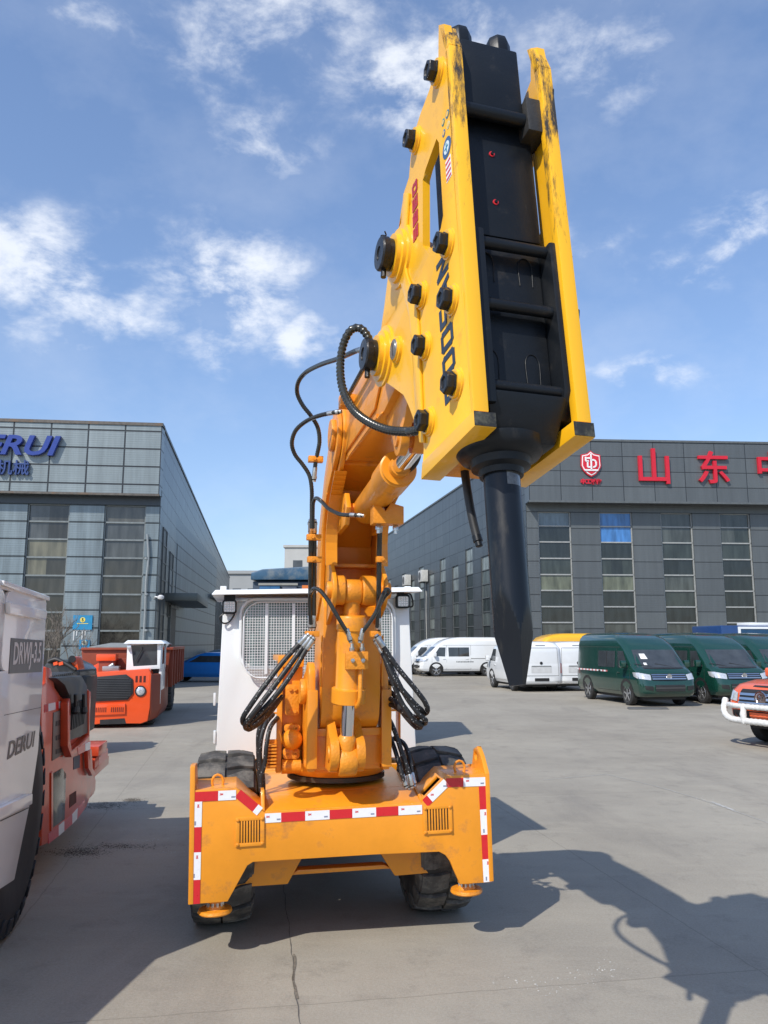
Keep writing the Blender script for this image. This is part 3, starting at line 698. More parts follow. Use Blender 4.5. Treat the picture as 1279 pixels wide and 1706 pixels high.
# sloping step with slot on the right
q = MB(MF); a = V((xr5, .031, zr5)); b = V((xr7, .031, zr7)); d = (b - a); dn = V((d.z, 0, -d.x)).normalized()
def SP(t, y, k=0): return a + d * t + V((0, y, 0)) + dn * k
q.prism([SP(0, 0), SP(1, 0), SP(1, LD), SP(0, LD)], dn * .02, holes=[[SP(.18, .07), SP(.8, .07), SP(.8, .19), SP(.18, .19)]]); q.build('step_plate', orange, machine, bevel=.004)
# side plates with lifting ears
for s, ear in ((0, [(70, 222), (72, 128), (93, 130), (93, 215)]), (1, None)):
    x0 = -.012 if s == 0 else W_ - .018
    zt = zl0 if s == 0 else zr8
    q = MB(MF)
    pr = [(x0, -.006, -.0 if s == 0 else .0), (x0, 1.05, .12), (x0, 1.15, .34), (x0, 1.15, .50), (x0, .45, .52), (x0, .42, zt)]
    if s == 0: pr += [(x0, .26, zt + .13), (x0, .04, zt + .15), (x0, -.006, zt + .14)]; hole = []
    else:
        pr += [(x0, .30, zt + .02), (x0, .25, zt + .13), (x0, .16, zt + .155), (x0, .08, zt + .10), (x0, -.006, zt)]
        hole = [[(x0, .2 + .03 * math.cos(t), zt + .085 + .03 * math.sin(t)) for t in [i * math.pi / 5 for i in range(10)]]]
    q.prism(pr, (.03, 0, 0), hole); q.build('side_plate', orange, machine, bevel=.004)
# lifting eyes on the ledges
for x, y in ((165, 195), (1090, 140)):
    px_, pz = F2(290 + x / 2.284, 1220 + y / 2.284, .1); q = MB(MF)
    pts = [(px_ + .035 * math.cos(t), .13, pz + .005 + .045 * math.sin(t)) for t in [R_(-70 + i * 32) for i in range(11)]]
    q.tube(pts, .008, 8, step=.01); q.build('lifting_eye', orange_c, machine)
# vents
for (x0, y0, x1, y1) in ((232, 318, 343, 436), (948, 274, 1055, 388)):
    (ax_, az), (bx, bz) = Z6([(x0, y1), (x1, y0)])
    q = MB(MF); fr = .021; n_ = 8
    hx0, hx1, hz0, hz1 = ax_ + fr, bx - fr, az + fr, bz - fr
    q.box(ax_, bx, -.012, .0, hz1, bz); q.box(ax_, bx, -.012, .0, az, hz0); q.box(ax_, hx0, -.012, 0, hz0, hz1); q.box(hx1, bx, -.012, 0, hz0, hz1)
    wv = (hx1 - hx0)
    for i in range(n_ + 1):
        c = hx0 + wv * i / n_; q.box(max(c - .005, hx0 - .002), min(c + .005, hx1 + .002), -.011, 0, hz0, hz1)
    v_ = q.build('vent', orange, machine, bevel=.002)
    q = MB(MF); q.box(hx0, hx1, -.004, -.001, hz0, hz1); q.build('vent_opening', pm('vent_dark', (.05, .03, .01), .7, var=.4), v_, flat=True)
    for cx_ in (ax_ + .014, bx - .014):
        for cz_ in (az + .014, bz - .014):
            q = MB(MF); q.lathe((cx_, -.012, cz_), (0, -1, 0), [(0, .011), (.006, .010), (.009, .004)], 8); q.build('screw', orange_c, v_)
# reflective tape
def tape(p0, p1, w, pieces, mats=('r', 'w'), start=0):
    """strip between two local points (x,z) with alternating pieces given as fractions"""
    a, b = V((p0[0], 0, p0[1])), V((p1[0], 0, p1[1])); d = b - a; s = V((-d.z, 0, d.x)).normalized() * (w / 2)
    cur = 0
    for i, (k, col) in enumerate(pieces):
        A = a + d * cur; B = a + d * (cur + k); o = V((0, -.002, 0))
        q = MB(MF); q.prism([A - s + o, B - s + o, B + s + o, A + s + o], (0, -.0012, 0)); part = q.build('reflective_strip', red_t if col == 'r' else white_t, machine, flat=True)
        if col == 'w' and k * d.length > .09:
            q = MB(MF); q.m = 0; r = (A * .82 + B * .18) + V((0, -.0034, 0)) + s * .25
            up = V((0, 0, 1)) if abs(d.x) > abs(d.z) else V((-1, 0, 0)) if d.z < 0 else V((1, 0, 0)); rt = V((1, 0, 0)) if abs(d.x) > abs(d.z) else V((0, 0, 1)) if d.z > 0 else V((0, 0, 1))
            if abs(d.x) <= abs(d.z): up = V((-1, 0, 0)); rt = V((0, 0, 1))
            vs, fs = text_geo('3M', .017, 0, .0008)
            ids = [q.pt(r + rt * v.x + up * v.y) for v in vs]
            for f in fs: q.face([ids[i_] for i_ in f])
            q.build('maker_mark', red_t, part, flat=True)
            q = MB(MF); r2 = (A * .15 + B * .85) + V((0, -.0034, 0)) - s * .35; q.prism([r2 + rt * -.012 + up * -.006, r2 + rt * .012 + up * -.006, r2 + rt * .012 + up * .004, r2 + rt * -.012 + up * .004], (0, .001, 0)); q.build('grey_mark', pm('mark_grey', (.25, .27, .35), .5), part, flat=True)
        cur += k
def zt_(l): return Z6(l)
a, b = zt_([(74, 246), (300, 236)]); L0 = zt_([(75, 246), (235, 238)]); tape(L0[0], L0[1], .058, [(.575, 'r'), (.425, 'w')])
L0 = zt_([(242, 232), (326, 302)]); tape(L0[0], L0[1], .056, [(.80, 'r'), (.20, 'w')])
L0 = zt_([(345, 327), (943, 293)]); tape(L0[0], L0[1], .056, [(.10, 'w'), (.15, 'r'), (.153, 'w'), (.145, 'r'), (.152, 'w'), (.145, 'r'), (.155, 'w')])
L0 = zt_([(88, 264), (79, 653)]); tape(L0[0], L0[1], .058, [(.252, 'w'), (.248, 'r'), (.268, 'w'), (.232, 'r')])
L0 = zt_([(954, 270), (1036, 190)]); tape(L0[0], L0[1], .056, [(.22, 'r'), (.78, 'w')])
L0 = zt_([(1034, 192), (1184, 187)]); tape(L0[0], L0[1], .056, [(.44, 'r'), (.56, 'w')])
L0 = zt_([(1174, 205), (1193, 569)]); tape(L0[0], L0[1], .056, [(.245, 'r'), (.265, 'w'), (.255, 'r'), (.235, 'w')])
# deck and chassis behind
zd = (zl3 + zr5) / 2 - .004
dk = MB(MF)
dk.prism([(xl3 + .0, .031, zl3 - .004), (xr5, .031, zr5 - .004), (xr5, .30, zr5 + .06), (xl3, .30, zl3 + .06)], (0, 0, -.03)); dk.prism([(xl3, .302, zl3 + .06), (xr5, .302, zr5 + .06), (xr5 + .02, 1.5, zr5 + .07), (xl3 - .02, 1.5, zl3 + .07)], (0, 0, -.03)); dk.build('deck', orange, machine, bevel=.004)
q = MB(MF)
for s in (0, 1):
    x0, x1 = (xl3 - .02, xl3) if s == 0 else (xr5, xr5 + .02)
    zz = zl3 if s == 0 else zr5
    q = MB(MF); q.prism([(x0, .031, zz - .02), (x0, LD, zz - .02), (x0, LD, zz + .10), (x0, .10, zz + (.12 if s == 0 else .02))], (.02, 0, 0)); q.build('gusset', orange, machine, bevel=.003)
# lower cross members seen under the plate
def Z6o(l, off): return [F2(290 + x / 2.284, 1220 + y / 2.284, off) for x, y in l]
for l in ([(500, 440), (485, 482), (432, 578), (230, 592), (250, 470)], [(770, 440), (785, 462), (840, 547), (1062, 528), (1040, 440)]):
    q = MB(MF); q.prism([(x, .30, z) for x, z in Z6o(l, .30)], (0, .30, 0)); q.build('axle_beam', orange, machine, bevel=.006)
q = MB(MF); q.prism([(x, .36, z) for x, z in Z6o([(440, 545), (470, 525), (800, 505), (830, 520), (800, 520), (470, 542)], .36)], (0, .1, 0)); q.build('cross_member', orange, machine, bevel=.004)
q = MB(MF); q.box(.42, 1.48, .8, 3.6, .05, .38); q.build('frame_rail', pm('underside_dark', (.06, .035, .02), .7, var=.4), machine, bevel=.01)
q = MB(MF); q.box(.5, 1.4, .05, .8, .42, .46); q.build('belly_plate', orange, machine)
q = MB(MF); q.tube([(xl3 + .01, .026, zl3 - .002), (.95, .026, (zl3 + zr5) / 2 - .002), (xr5 - .01, .026, zr5 - .002)], .006, 7, .2, .008); q.build('weld_bead', orange_c, machine, ang=80)
q = MB(MF); pts = [(.42, .2, .40), (.5, .22, .30), (.62, .25, .26), (.78, .3, .33)]; q.tube(pts, .014, 8); q.build('hose', hose_m, machine)
# stabiliser jacks
for (px_, py) in ((358, 1524), (777, 1490)):
    c = onp(px_, py, MO + nF * .10, nF); c = MFi @ c; q = MB(MF)
    q.lathe((c.x, c.y, .10), (0, 0, -1), [(0, .055), (.12, .055), (.12, .04), (c.z * -1 + .10 - .03, .04)], 20); j = q.build('jack', orange_c, machine)
    q = MB(MF); q.lathe((c.x, c.y, c.z + .03), (0, 0, -1), [(-.035, .04), (-.03, .05), (-.012, .058), (-.008, .10), (.008, .105), (.016, .10)], 32); q.build('foot_pad', orange_c, j)
    for k in range(10):
        t = k * math.pi / 5; q = MB(MF); q.cyl((c.x + .045 * math.cos(t), c.y + .045 * math.sin(t), c.z + .055), (c.x + .045 * math.cos(t), c.y + .045 * math.sin(t), c.z + .085), .010, 6); q.build('bolt', steel, j)

# wheels ------------------------------------------------------------
def tyre(parent, c, ax, R, w, mat=rubber, lugs=18, rim=None, name='wheel', lugd=.03):
    """c: centre (world), ax: axle direction pointing outwards"""
    c = V(c); ax = V(ax).normalized(); q = MB()
    prof = [(-w / 2 + .01, R * .52), (-w / 2 - .012, R * .62), (-w / 2 - .015, R * .80), (-w / 2 + .012, R * .93), (-w / 2 + .05, R * .975 - .01), (0, R - .018), (w / 2 - .05, R * .975 - .01), (w / 2 - .012, R * .93), (w / 2 + .015, R * .80), (w / 2 + .012, R * .62), (w / 2 - .01, R * .52)]
    q.lathe(c, ax, prof, 56, caps=True)
    wh = q.build(name, mat, parent)
    q = MB(); up = V((0, 0, 1)); a = ax.cross(up).normalized(); b = ax.cross(a)
    for side in (-1, 1):
        for i in range(lugs):
            t0 = 2 * math.pi * (i + (.5 if side > 0 else 0)) / lugs; dt = 2 * math.pi / lugs
            def P(s, t, r): return c + ax * (s * side) + a * (math.cos(t) * r) + b * (math.sin(t) * r)
            ri, ro = R - .03, R + .008
            base = [(.006, t0), (.006, t0 + dt * .62), (w * .30, t0 + dt * .86), (w / 2 - .004, t0 + dt * .90), (w / 2 - .004, t0 + dt * .16), (w * .22, t0 + dt * .08)]
            lo = [q.pt(P(s, t, R - .045 if s > w * .4 else ri)) for s, t in base]; hi = [q.pt(P(s, t, ro - (.022 if s > w * .4 else .004))) for s, t in base]
            q.face(lo[::-1]); q.face(hi)
            for k in range(6): q.face((lo[k], lo[(k + 1) % 6], hi[(k + 1) % 6], hi[k]))
            sh = [(w / 2 - .004, t0 + dt * .86), (w / 2 - .004, t0 + dt * .2)]
            A = [q.pt(P(w / 2 - .01, t0 + dt * .88, R - .03)), q.pt(P(w / 2 - .01, t0 + dt * .18, R - .03)), q.pt(P(w / 2 + .004, t0 + dt * .25, R - .12)), q.pt(P(w / 2 + .004, t0 + dt * .7, R - .12))]
            B = [q.pt(P(w / 2 + .006, t0 + dt * .88, R - .035)), q.pt(P(w / 2 + .006, t0 + dt * .18, R - .035)), q.pt(P(w / 2 + .022, t0 + dt * .25, R - .12)), q.pt(P(w / 2 + .022, t0 + dt * .7, R - .12))]
            q.face(A[::-1]); q.face(B)
            for k in range(4): q.face((A[k], A[(k + 1) % 4], B[(k + 1) % 4], B[k]))
    q.build('tread', pm('worn_lug_rubber', (.062, .060, .058), .8, 0, var=.35, vs=10, bump=.25, bs=60, dirt=(.17, .16, .14), dirt_amt=.6, ds=5) if mat is rubber else mat, wh, bevel=.003, seg=1)
    q = MB(); q.lathe(c + ax * (-w / 2 + .02), ax, [(0, R * .5), (w - .06, R * .5), (w - .05, R * .54), (w - .03, R * .54), (w - .05, R * .46), (w - .14, R * .42), (w - .16, R * .2), (w - .08, R * .16), (w - .08, .02)], 32); q.build('rim', rim or orange_c, wh)
    return wh
axv = V((math.cos(MY), math.sin(MY), 0)); bkv = V((-math.sin(MY), math.cos(MY), 0))
for s in (0, 1):
    base = V((MO.x, MO.y, 0)) + bkv * .80 + axv * (.185 if s == 0 else 1.70)
    tyre(machine, base + V((0, 0, .565)), axv * (1 if s else -1), .565, .385)
for s in (0, 1):
    base = V((MO.x, MO.y, 0)) + bkv * 3.3 + axv * (.45 if s == 0 else 1.45)
    tyre(machine, base + V((0, 0, .565)), axv * (1 if s else -1), .565, .385)
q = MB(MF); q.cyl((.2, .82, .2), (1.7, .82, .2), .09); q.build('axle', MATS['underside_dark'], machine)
# rear deck orange rail behind the wheels
q = MB(MF); q.box(.02, 1.88, 1.22, 1.28, .40, .58); q.box(.1, 1.8, 1.28, 4.0, .36, .5); q.build('rear_frame', orange, machine, bevel=.006)
q = MB(MF); q.box(.1, 1.8, 3.05, 4.3, .5, 1.35); q.build('engine_cover', white_p, machine, bevel=.03)

# cab ------------------------------------------------------------
CM = frame(MO + bkv * 1.5 - V((0, 0, MO.z)), MY, 0, R_(.5)); nC = CM.to_3x3() @ V((0, 1, 0)); PC = CM @ V((0, 0, 0)); CMi = CM.inverted()
def C2(x, y, off=0): p = CMi @ onp(x, y, PC + nC * off, nC); return V((p.x, off, p.z))
tl, tr, br_, bl_ = C2(372, 1002), C2(680, 996), C2(694, 1262), C2(358, 1266)
cab = MB(CM); D_ = 1.45
q = cab
wl = rrect(C2(406, 1000).x, C2(650, 1000).x, C2(500, 1108).z, C2(500, 1004).z, .10)
outer = [(p.x, 0, p.z) for p in (bl_, br_, tr, tl)]
q.prism(outer, (0, .04, 0), holes=[[(x, 0, z) for x, z in wl]])
for (A, B) in ((bl_, tl), (br_, tr)):
    sgn = 1 if A is bl_ else -1
    q.hexa([(A.x, .041, A.z), (A.x + .04 * sgn, .041, A.z), (A.x + .04 * sgn, D_, A.z), (A.x, D_, A.z)], [(B.x, .041, B.z), (B.x + .04 * sgn, .041, B.z), (B.x + .04 * sgn, D_, B.z), (B.x, D_, B.z)])
q.hexa([(bl_.x, D_, bl_.z), (br_.x, D_, br_.z), (br_.x, D_ + .04, br_.z), (bl_.x, D_ + .04, bl_.z)], [(tl.x, D_, tl.z), (tr.x, D_, tr.z), (tr.x, D_ + .04, tr.z), (tl.x, D_ + .04, tl.z)])
cb = q.build('cab', white_p, machine, bevel=.02, seg=3)
rl, rr = C2(352, 987, -.16), C2(703, 982, -.16)
q = MB(CM); q.hexa([(rl.x, -.2, rl.z - .02), (rr.x, -.2, rr.z - .02), (rr.x, D_ + .15, rr.z + .01), (rl.x, D_ + .15, rl.z + .01)], [(rl.x + .03, -.17, rl.z + .02), (rr.x - .03, -.17, rr.z + .02), (rr.x - .03, D_ + .1, rr.z + .04), (rl.x + .03, D_ + .1, rl.z + .04)])
rf = q.build('roof', white_p, cb, bevel=.008)
q = MB(CM)
for x in (372, 678): p = C2(x, 984, -.1); q.box(p.x - .025, p.x + .025, -.14, -.06, p.z - .02, p.z + .035)
for i, x in enumerate((372, 678)):
    p = C2(x, 984, -.1); q = MB(CM); q.box(p.x - .025, p.x + .025, -.14, -.06, p.z - .02, p.z + .035); q.build('roof_lug', white_p, cb, bevel=.004)
q = MB(CM); x0, x1 = min(p[0] for p in wl), max(p[0] for p in wl); z0, z1 = min(p[1] for p in wl), max(p[1] for p in wl)
q.prism([(x, .03, z) for x, z in rrect(x0 - .01, x1 + .01, z0 - .01, z1 + .01, .1)], (0, .008, 0))
q.build('windscreen', attr_glass('cab_glass', .04, spec=.9, warp=.1) if False else pm('cab_glass', (.17, .25, .25), .05, 0, var=.9, vs=3.5, spec=.9), cb, flat=True)  # pale mottled colour stands in for reflections on the glass
# guard mesh frame + two lighter vertical bars + raised lip
lip = rrect(x0 - .035, x1 + .035, z0 - .035, z1 + .035, .13); lip_i = rrect(x0 - .012, x1 + .012, z0 - .012, z1 + .012, .11)
q = MB(CM); q.prism([(x, -.05, z) for x, z in lip], (0, .048, 0), holes=[[(x, -.05, z) for x, z in lip_i]]); q.build('window_surround', white_p, cb, bevel=.006)
gx0, gx1, gz0, gz1 = C2(404, 1130).x, C2(652, 1130).x, C2(500, 1128).z, z1 + .0
def inr(x, z, r=.14):
    for cx_, sx_ in ((gx0 + r, -1), (gx1 - r, 1)):
        if (x - cx_) * sx_ > 0:
            d = abs(x - cx_); h_ = r - math.sqrt(max(0, r * r - d * d)); return gz0 + h_, gz1 - h_
    return gz0, gz1
q = MB(CM); stp = .0215; x = gx0 + .008
while x < gx1:
    a, b = inr(x, 0); q.box(x - .0022, x + .0022, -.066, -.060, a, b); x += stp
z = gz0 + .008
while z < gz1:
    r = .14; e = 0
    if z < gz0 + r: e = r - math.sqrt(max(0, r * r - (gz0 + r - z) ** 2))
    if z > gz1 - r: e = r - math.sqrt(max(0, r * r - (z - gz1 + r) ** 2))
    q.box(gx0 + e, gx1 - e, -.060, -.054, z - .0022, z + .0022); z += stp
gm = q.build('window_guard_mesh', white_p, cb, flat=True)
for xx in (443, 488): p = C2(xx, 1050); q = MB(CM); q.box(p.x - .012, p.x + .012, -.074, -.066, gz0 + .03, gz1 - .01); q.build('guard_bar', white_p, cb)
q = MB(CM); q.tube([(x, -.068, z) for x, z in rrect(gx0, gx1, gz0, gz1, .14)] + [(gx1, -.068, gz1 - .14)], .006, 6, step=.03); q.build('guard_frame', white_p, cb)
# inside the cab: dark backs, seat, yellow-green liner seen through glass
# side seams and hinges
for y in (1165, 1228):
    p = C2(359, y); q = MB(CM); q.box(p.x - .018, p.x + .0, -.01, .05, p.z - .05, p.z + .05); q.build('hinge', white_p, cb, bevel=.003)
# work lamps
for (x, y, sd) in ((382, 1011, -1), (671, 1002, 1)):
    p = C2(x, y, -.08); q = MB(CM)
    q.prism([(p.x + X, -.09, p.z + Z) for X, Z in rrect(-.058, .058, -.058, .058, .022)], (0, .05, 0)); lp = q.build('work_lamp', blackp, machine, bevel=.004)
    q = MB(CM)
    q.prism([(p.x + X, -.094, p.z + Z) for X, Z in rrect(-.045, .045, -.042, .042, .012)], (0, .005, 0)); q.build('lens', pm('lamp_lens', (.55, .56, .57), .15, .3, var=.3, vs=90), lp)
    for i in range(4):
        for j in range(4):
            q = MB(CM); q.lathe((p.x - .030 + .020 * i, -.094, p.z - .03 + .02 * j), (0, -1, 0), [(0, .008), (.003, .006)], 8); q.build('led', pm('led_pale', (.8, .8, .8), .2), lp)
    q = MB(CM); q.box(p.x - .045, p.x + .045, -.08, -.03, p.z + .058, p.z + .095); q.cyl((p.x, -.06, p.z + .05), (p.x, -.06, p.z + .12), .012, 8); q.build('bracket', blackp, lp)
    w_ = sd * 1.0; pts = [(p.x + sd * .02, -.05, p.z + .07), (p.x + sd * .075, -.05, p.z + .06), (p.x + sd * .095, -.04, p.z - .03), (p.x + sd * .06, -.03, p.z - .10 if sd < 0 else p.z - .04), (p.x + sd * -.01, -.02, p.z - .11 if sd < 0 else p.z + .02)]
    if sd < 0: pts = [(p.x - .04, -.05, p.z - .05), (p.x - .075, -.05, p.z - .085), (p.x - .05, -.04, p.z - .13), (p.x + .0, -.03, p.z - .12), (p.x + .04, -.03, p.z - .06), (p.x + .03, -.03, p.z - .04)]
    q = MB(CM); q.tube(pts, .007, 6, step=.012); q.build('cable', hose_m, lp)

# ---------------------------------------------------------------- boom frame: x lateral, y FORWARD, z height
BO = V((-.31, 5.9, 0)); BY = R_(11.8)
BF = Matrix.Identity(4); lat = V((math.cos(BY), math.sin(BY), 0)); fwd = V((math.sin(BY), -math.cos(BY), 0))
for i in range(3): BF[i][0] = lat[i]; BF[i][1] = fwd[i]; BF[i][2] = (0, 0, 1)[i]; BF[i][3] = BO[i]
def PB(profile, x0, x1, mat, name, parent=machine, bevel=.006, holes=()):
    q = MB(BF); q.prism([(x0, f, h) for f, h in profile], (x1 - x0, 0, 0), [[(x0, f, h) for f, h in hh] for hh in holes]); return q.build(name, mat, parent, bevel=bevel)
def arc(cf, ch, r, a0, a1, n=8): return [(cf + r * math.cos(R_(a0 + (a1 - a0) * i / n)), ch + r * math.sin(R_(a0 + (a1 - a0) * i / n))) for i in range(n + 1)]
def pin(f, h, x0, x1, r, mat=orange_c, name='pin', parent=machine, n=28, lip=0):
    q = MB(BF); q.lathe((x0, f, h), (1, 0, 0), [(0, r * .94), (.008, r), (x1 - x0 - .008, r), (x1 - x0, r * .94)], n); return q.build(name, mat, parent)
# slew ring and turret
BASE_BF = BF.copy(); BF = BASE_BF @ Matrix.Translation((0, -.06, .075))
q = MB(BF); q.lathe((0, -.12, .885), (0, 0, 1), [(0, .35), (.03, .35), (.03, .33), (.04, .33)], 64); q.build('slew_ring', pm('greasy_dark', (.06, .045, .03), .45, .3, var=.5, vs=9), machine)
q = MB(BF); q.lathe((0, -.10, .92), (0, 0, 1), [(0, .33), (.04, .37), (.09, .37), (.09, .3)], 48); tur = q.build('turret', orange, machine, bevel=.004)
q = MB(BF); q.hexa([(-.27, -.3, 1.0), (.27, -.3, 1.0), (.22, .40, 1.0), (-.22, .40, 1.0)], [(-.27, -.3, 1.16), (.27, -.3, 1.16), (.22, .40, 1.27), (-.22, .40, 1.27)]); q.build('turret_box', orange, tur, bevel=.008)
for sx_ in (-1, 1):
    x0 = -.27 if sx_ < 0 else .225
    pr = [(-.3, 1.0), (.46, 1.0), (.47, 1.30), (.43, 1.58)] + arc(.33, 1.60, .10, 0, 150, 6) + [(-.2, 1.5)]
    PB(pr, x0, x0 + .045, orange, 'turret_ear', tur, .008)
    q = MB(BF); q.box(x0 - .012, x0 + .057, .455, .48, 1.02, 1.52); q.build('ear_flange', orange, tur, bevel=.008)
    pin(.25, 1.50, x0 - .04 if sx_ < 0 else x0 + .045, x0 if sx_ < 0 else x0 + .09, .085, orange_c, 'pin_boss', tur)
# clevis for lift cylinder
for x0, x1 in ((-.155, -.100), (.012, .067)):
    pr = [(.38, 1.02), (.62, 1.02)] + arc(.60, 1.13, .105, -80, 80, 8) + [(.42, 1.36)]
    PB(pr, x0, x1, orange_c, 'clevis', tur, .012)
pin(.60, 1.13, -.165, .078, .05, orange_c, 'pin', tur)
q = MB(BF); q.box(-.25, .25, .385, .41, 1.03, 1.24); q.box(-.25, .25, .40, .44, 1.22, 1.27); q.build('turret_front', orange, tur, bevel=.006)
# left side frame with valves
lf = MB(BF)
lf.box(-.45, -.27, .05, .12, 1.66, 1.74); lf.box(-.45, -.415, .05, .12, .95, 1.66); lf.box(-.45, -.27, -.4, .05, 1.70, 1.74); lf.box(-.415, -.27, .02, .05, 1.0, 1.66)
lf.build('valve_frame', orange, tur, bevel=.005)
q = MB(BF); q.box(.29, .34, -.3, .1, 1.1, 1.75); q.build('valve_frame', orange, tur, bevel=.005)
for (x0, x1, z0, z1, nm) in ((-.395, -.30, 1.33, 1.54, 'valve_block'), (-.405, -.29, 1.04, 1.11, 'valve_block'), (-.40, -.29, 1.22, 1.27, 'valve_block')):
    q = MB(BF); q.prism([(X, .06, Z) for X, Z in rrect(x0, x1, z0, z1, .02)], (0, .07, 0)); vb = q.build(nm, orange_c, tur, bevel=.006)
    for xx in (x0 + .03, x1 - .03):
        for zz in (z0 + .03, z1 - .03):
            q = MB(BF); q.cyl((xx, .13, zz), (xx, .145, zz), .014, 6); q.build('bolt', orange_c, vb)
q = MB(BF); q.lathe((-.345, .05, 1.17), (0, 1, 0), [(0, .07), (.10, .07), (.14, .05), (.16, .02)], 20); q.build('motor', orange_c, tur)
q = MB(BF); q.cyl((-.41, .1, .99), (-.28, .1, .99), .05); q.build('motor', orange_c, tur)
q = MB(BF)
for k in range(7): q.box(-.52, -.455, .1, .2, 1.0 + .022 * k, 1.012 + .022 * k)
q.box(-.53, -.45, .08, .1, .98, 1.17); q.build('cooler_fins', orange_c, tur)
# hose brackets left and right
PB([(.02, 1.34), (.10, 1.34), (.10, 1.12), (.02, 1.22)], -.58, -.56, orange, 'hose_bracket', tur, .003)
q = MB(BF); q.box(-.58, -.45, .02, .10, 1.34, 1.35); q.build('hose_shelf', orange, tur, bevel=.002)
PB([(-.02, 1.36), (.10, 1.36), (.10, 1.08), (.04, 1.08), (-.02, 1.25)], .42, .43, orange, 'hose_bracket', tur, .002)
q = MB(BF); q.box(.28, .43, -.02, .10, 1.345, 1.36); q.build('hose_shelf', orange, tur, bevel=.002)
BF = BASE_BF
# ---- lower boom
bw = .205
prof = arc(.24, 1.50, .235, 180, 330, 12) + [(.475, 1.6), (.50, 2.08), (.52, 2.45), (.62, 2.68), (.80, 2.90)] 
side = arc(.24, 1.50, .235, 180, 330, 12) + [(.475, 1.6), (.50, 2.10), (.66, 2.18), (.76, 2.25), (.72, 2.42), (.74, 2.60), (.88, 2.78), (1.10, 2.94)] + arc(1.02, 3.17, .20, -20, 150, 10) + [(.60, 3.05), (.25, 2.6), (.05, 2.0)]
boom = PB(arc(.24, 1.55, .235, 180, 330, 12) + [(.475, 1.6), (.50, 2.14), (.34, 2.24), (.36, 2.6), (.60, 2.95), (.52, 2.98), (.25, 2.6), (.05, 2.0)], -bw + .012, bw - .012, orange, 'lower_boom', bevel=.006)
for x0, x1 in ((-bw, -bw + .055), (bw - .055, bw)):
    PB([(.50, 2.02)] + arc(.70, 2.235, .115, -60, 60, 6) + [(.64, 2.42), (.64, 2.60), (.80, 2.80), (1.02, 2.95)] + arc(1.00, 3.17, .19, -50, 150, 10) + [(.58, 3.05), (.30, 2.6), (.30, 2.05)], x0 + (.028 if x0 < 0 else 0), x1 - (0 if x0 < 0 else .028), orange, 'boom_cheek', boom, .006)
    PB([(.20, 2.05), (.40, 2.2), (.50, 2.65), (.72, 2.88)] + arc(1.00, 3.17, .16, -60, 150, 8) + [(.55, 2.99), (.24, 2.6)], x0 - .003 if x0 < 0 else x0 + .03, x1 - .03 if x0 < 0 else x1 + .003, orange, 'doubler', boom, .005)
    pin(1.00, 3.17, x0 - .03 if x0 < 0 else x1, x0 if x0 < 0 else x1 + .03, .10, orange_c, 'pin_boss', boom)
PB([(.36, 2.55), (.62, 2.90), (1.0, 2.99), (1.0, 3.02), (.55, 3.0)], -bw + .06, bw - .06, orange, 'inner_web', boom, .003)
# flared flanges in front of the cheeks
for s in (-1, 1):
    q = MB(BF)
    pts = [(.655, 2.40), (.655, 2.60), (.81, 2.80), (1.03, 2.945)]; P = smooth([(0, f, h) for f, h in pts], .04)
    for i in range(len(P) - 1):
        a, b = P[i], P[i + 1]; xs = (s * bw, s * (bw - .075))
        q.hexa([(min(xs), a.y - .012, a.z), (max(xs), a.y - .012, a.z), (max(xs), b.y - .012, b.z), (min(xs), b.y - .012, b.z)], [(min(xs), a.y + .006, a.z - .004), (max(xs), a.y + .006, a.z - .004), (max(xs), b.y + .006, b.z - .004), (min(xs), b.y + .006, b.z - .004)])
    q.build('flange', orange, boom, ang=50)
for h, f in ((2.40, .50), (2.74, .62)):
    q = MB(BF); q.box(-bw + .04, bw - .04, f - .12, f + .02, h, h + .022); q.build('cross_plate', orange, boom, bevel=.003)
# upper pin of lift cylinder
pin(.70, 2.235, -.165, -.09, .095, orange_c, 'pin_boss', boom); pin(.70, 2.235, .02, .11, .095, orange_c, 'pin_boss', boom)
pin(.70, 2.235, -bw - .0, -.16, .055, orange_c, 'pin', boom); pin(.70, 2.235, .105, bw + .004, .055, orange_c, 'pin', boom)
BF = BASE_BF
def weld(pts, parent, r=.006, M=None):
    q = MB(BF if M is None else M); q.tube(pts, r, 7, .22, .008); q.build('weld_bead', orange_c, parent, ang=80)
for s in (-1, 1):
    xi = s * (bw + .001)
    weld([(xi * .985, .482, 1.62), (xi * .985, .503, 1.95)], boom); weld([(xi, .36, 2.22), (xi, .47, 2.62), (xi, .70, 2.86)], boom, .005)
    xe = s * .268; weld([(xe * .83, .40, 1.10), (xe * .83, .40, 1.34)], boom, .005)
    weld([(s * .15, 1.14, 2.985), (s * .15, 2.2, 2.978)], boom, .006)
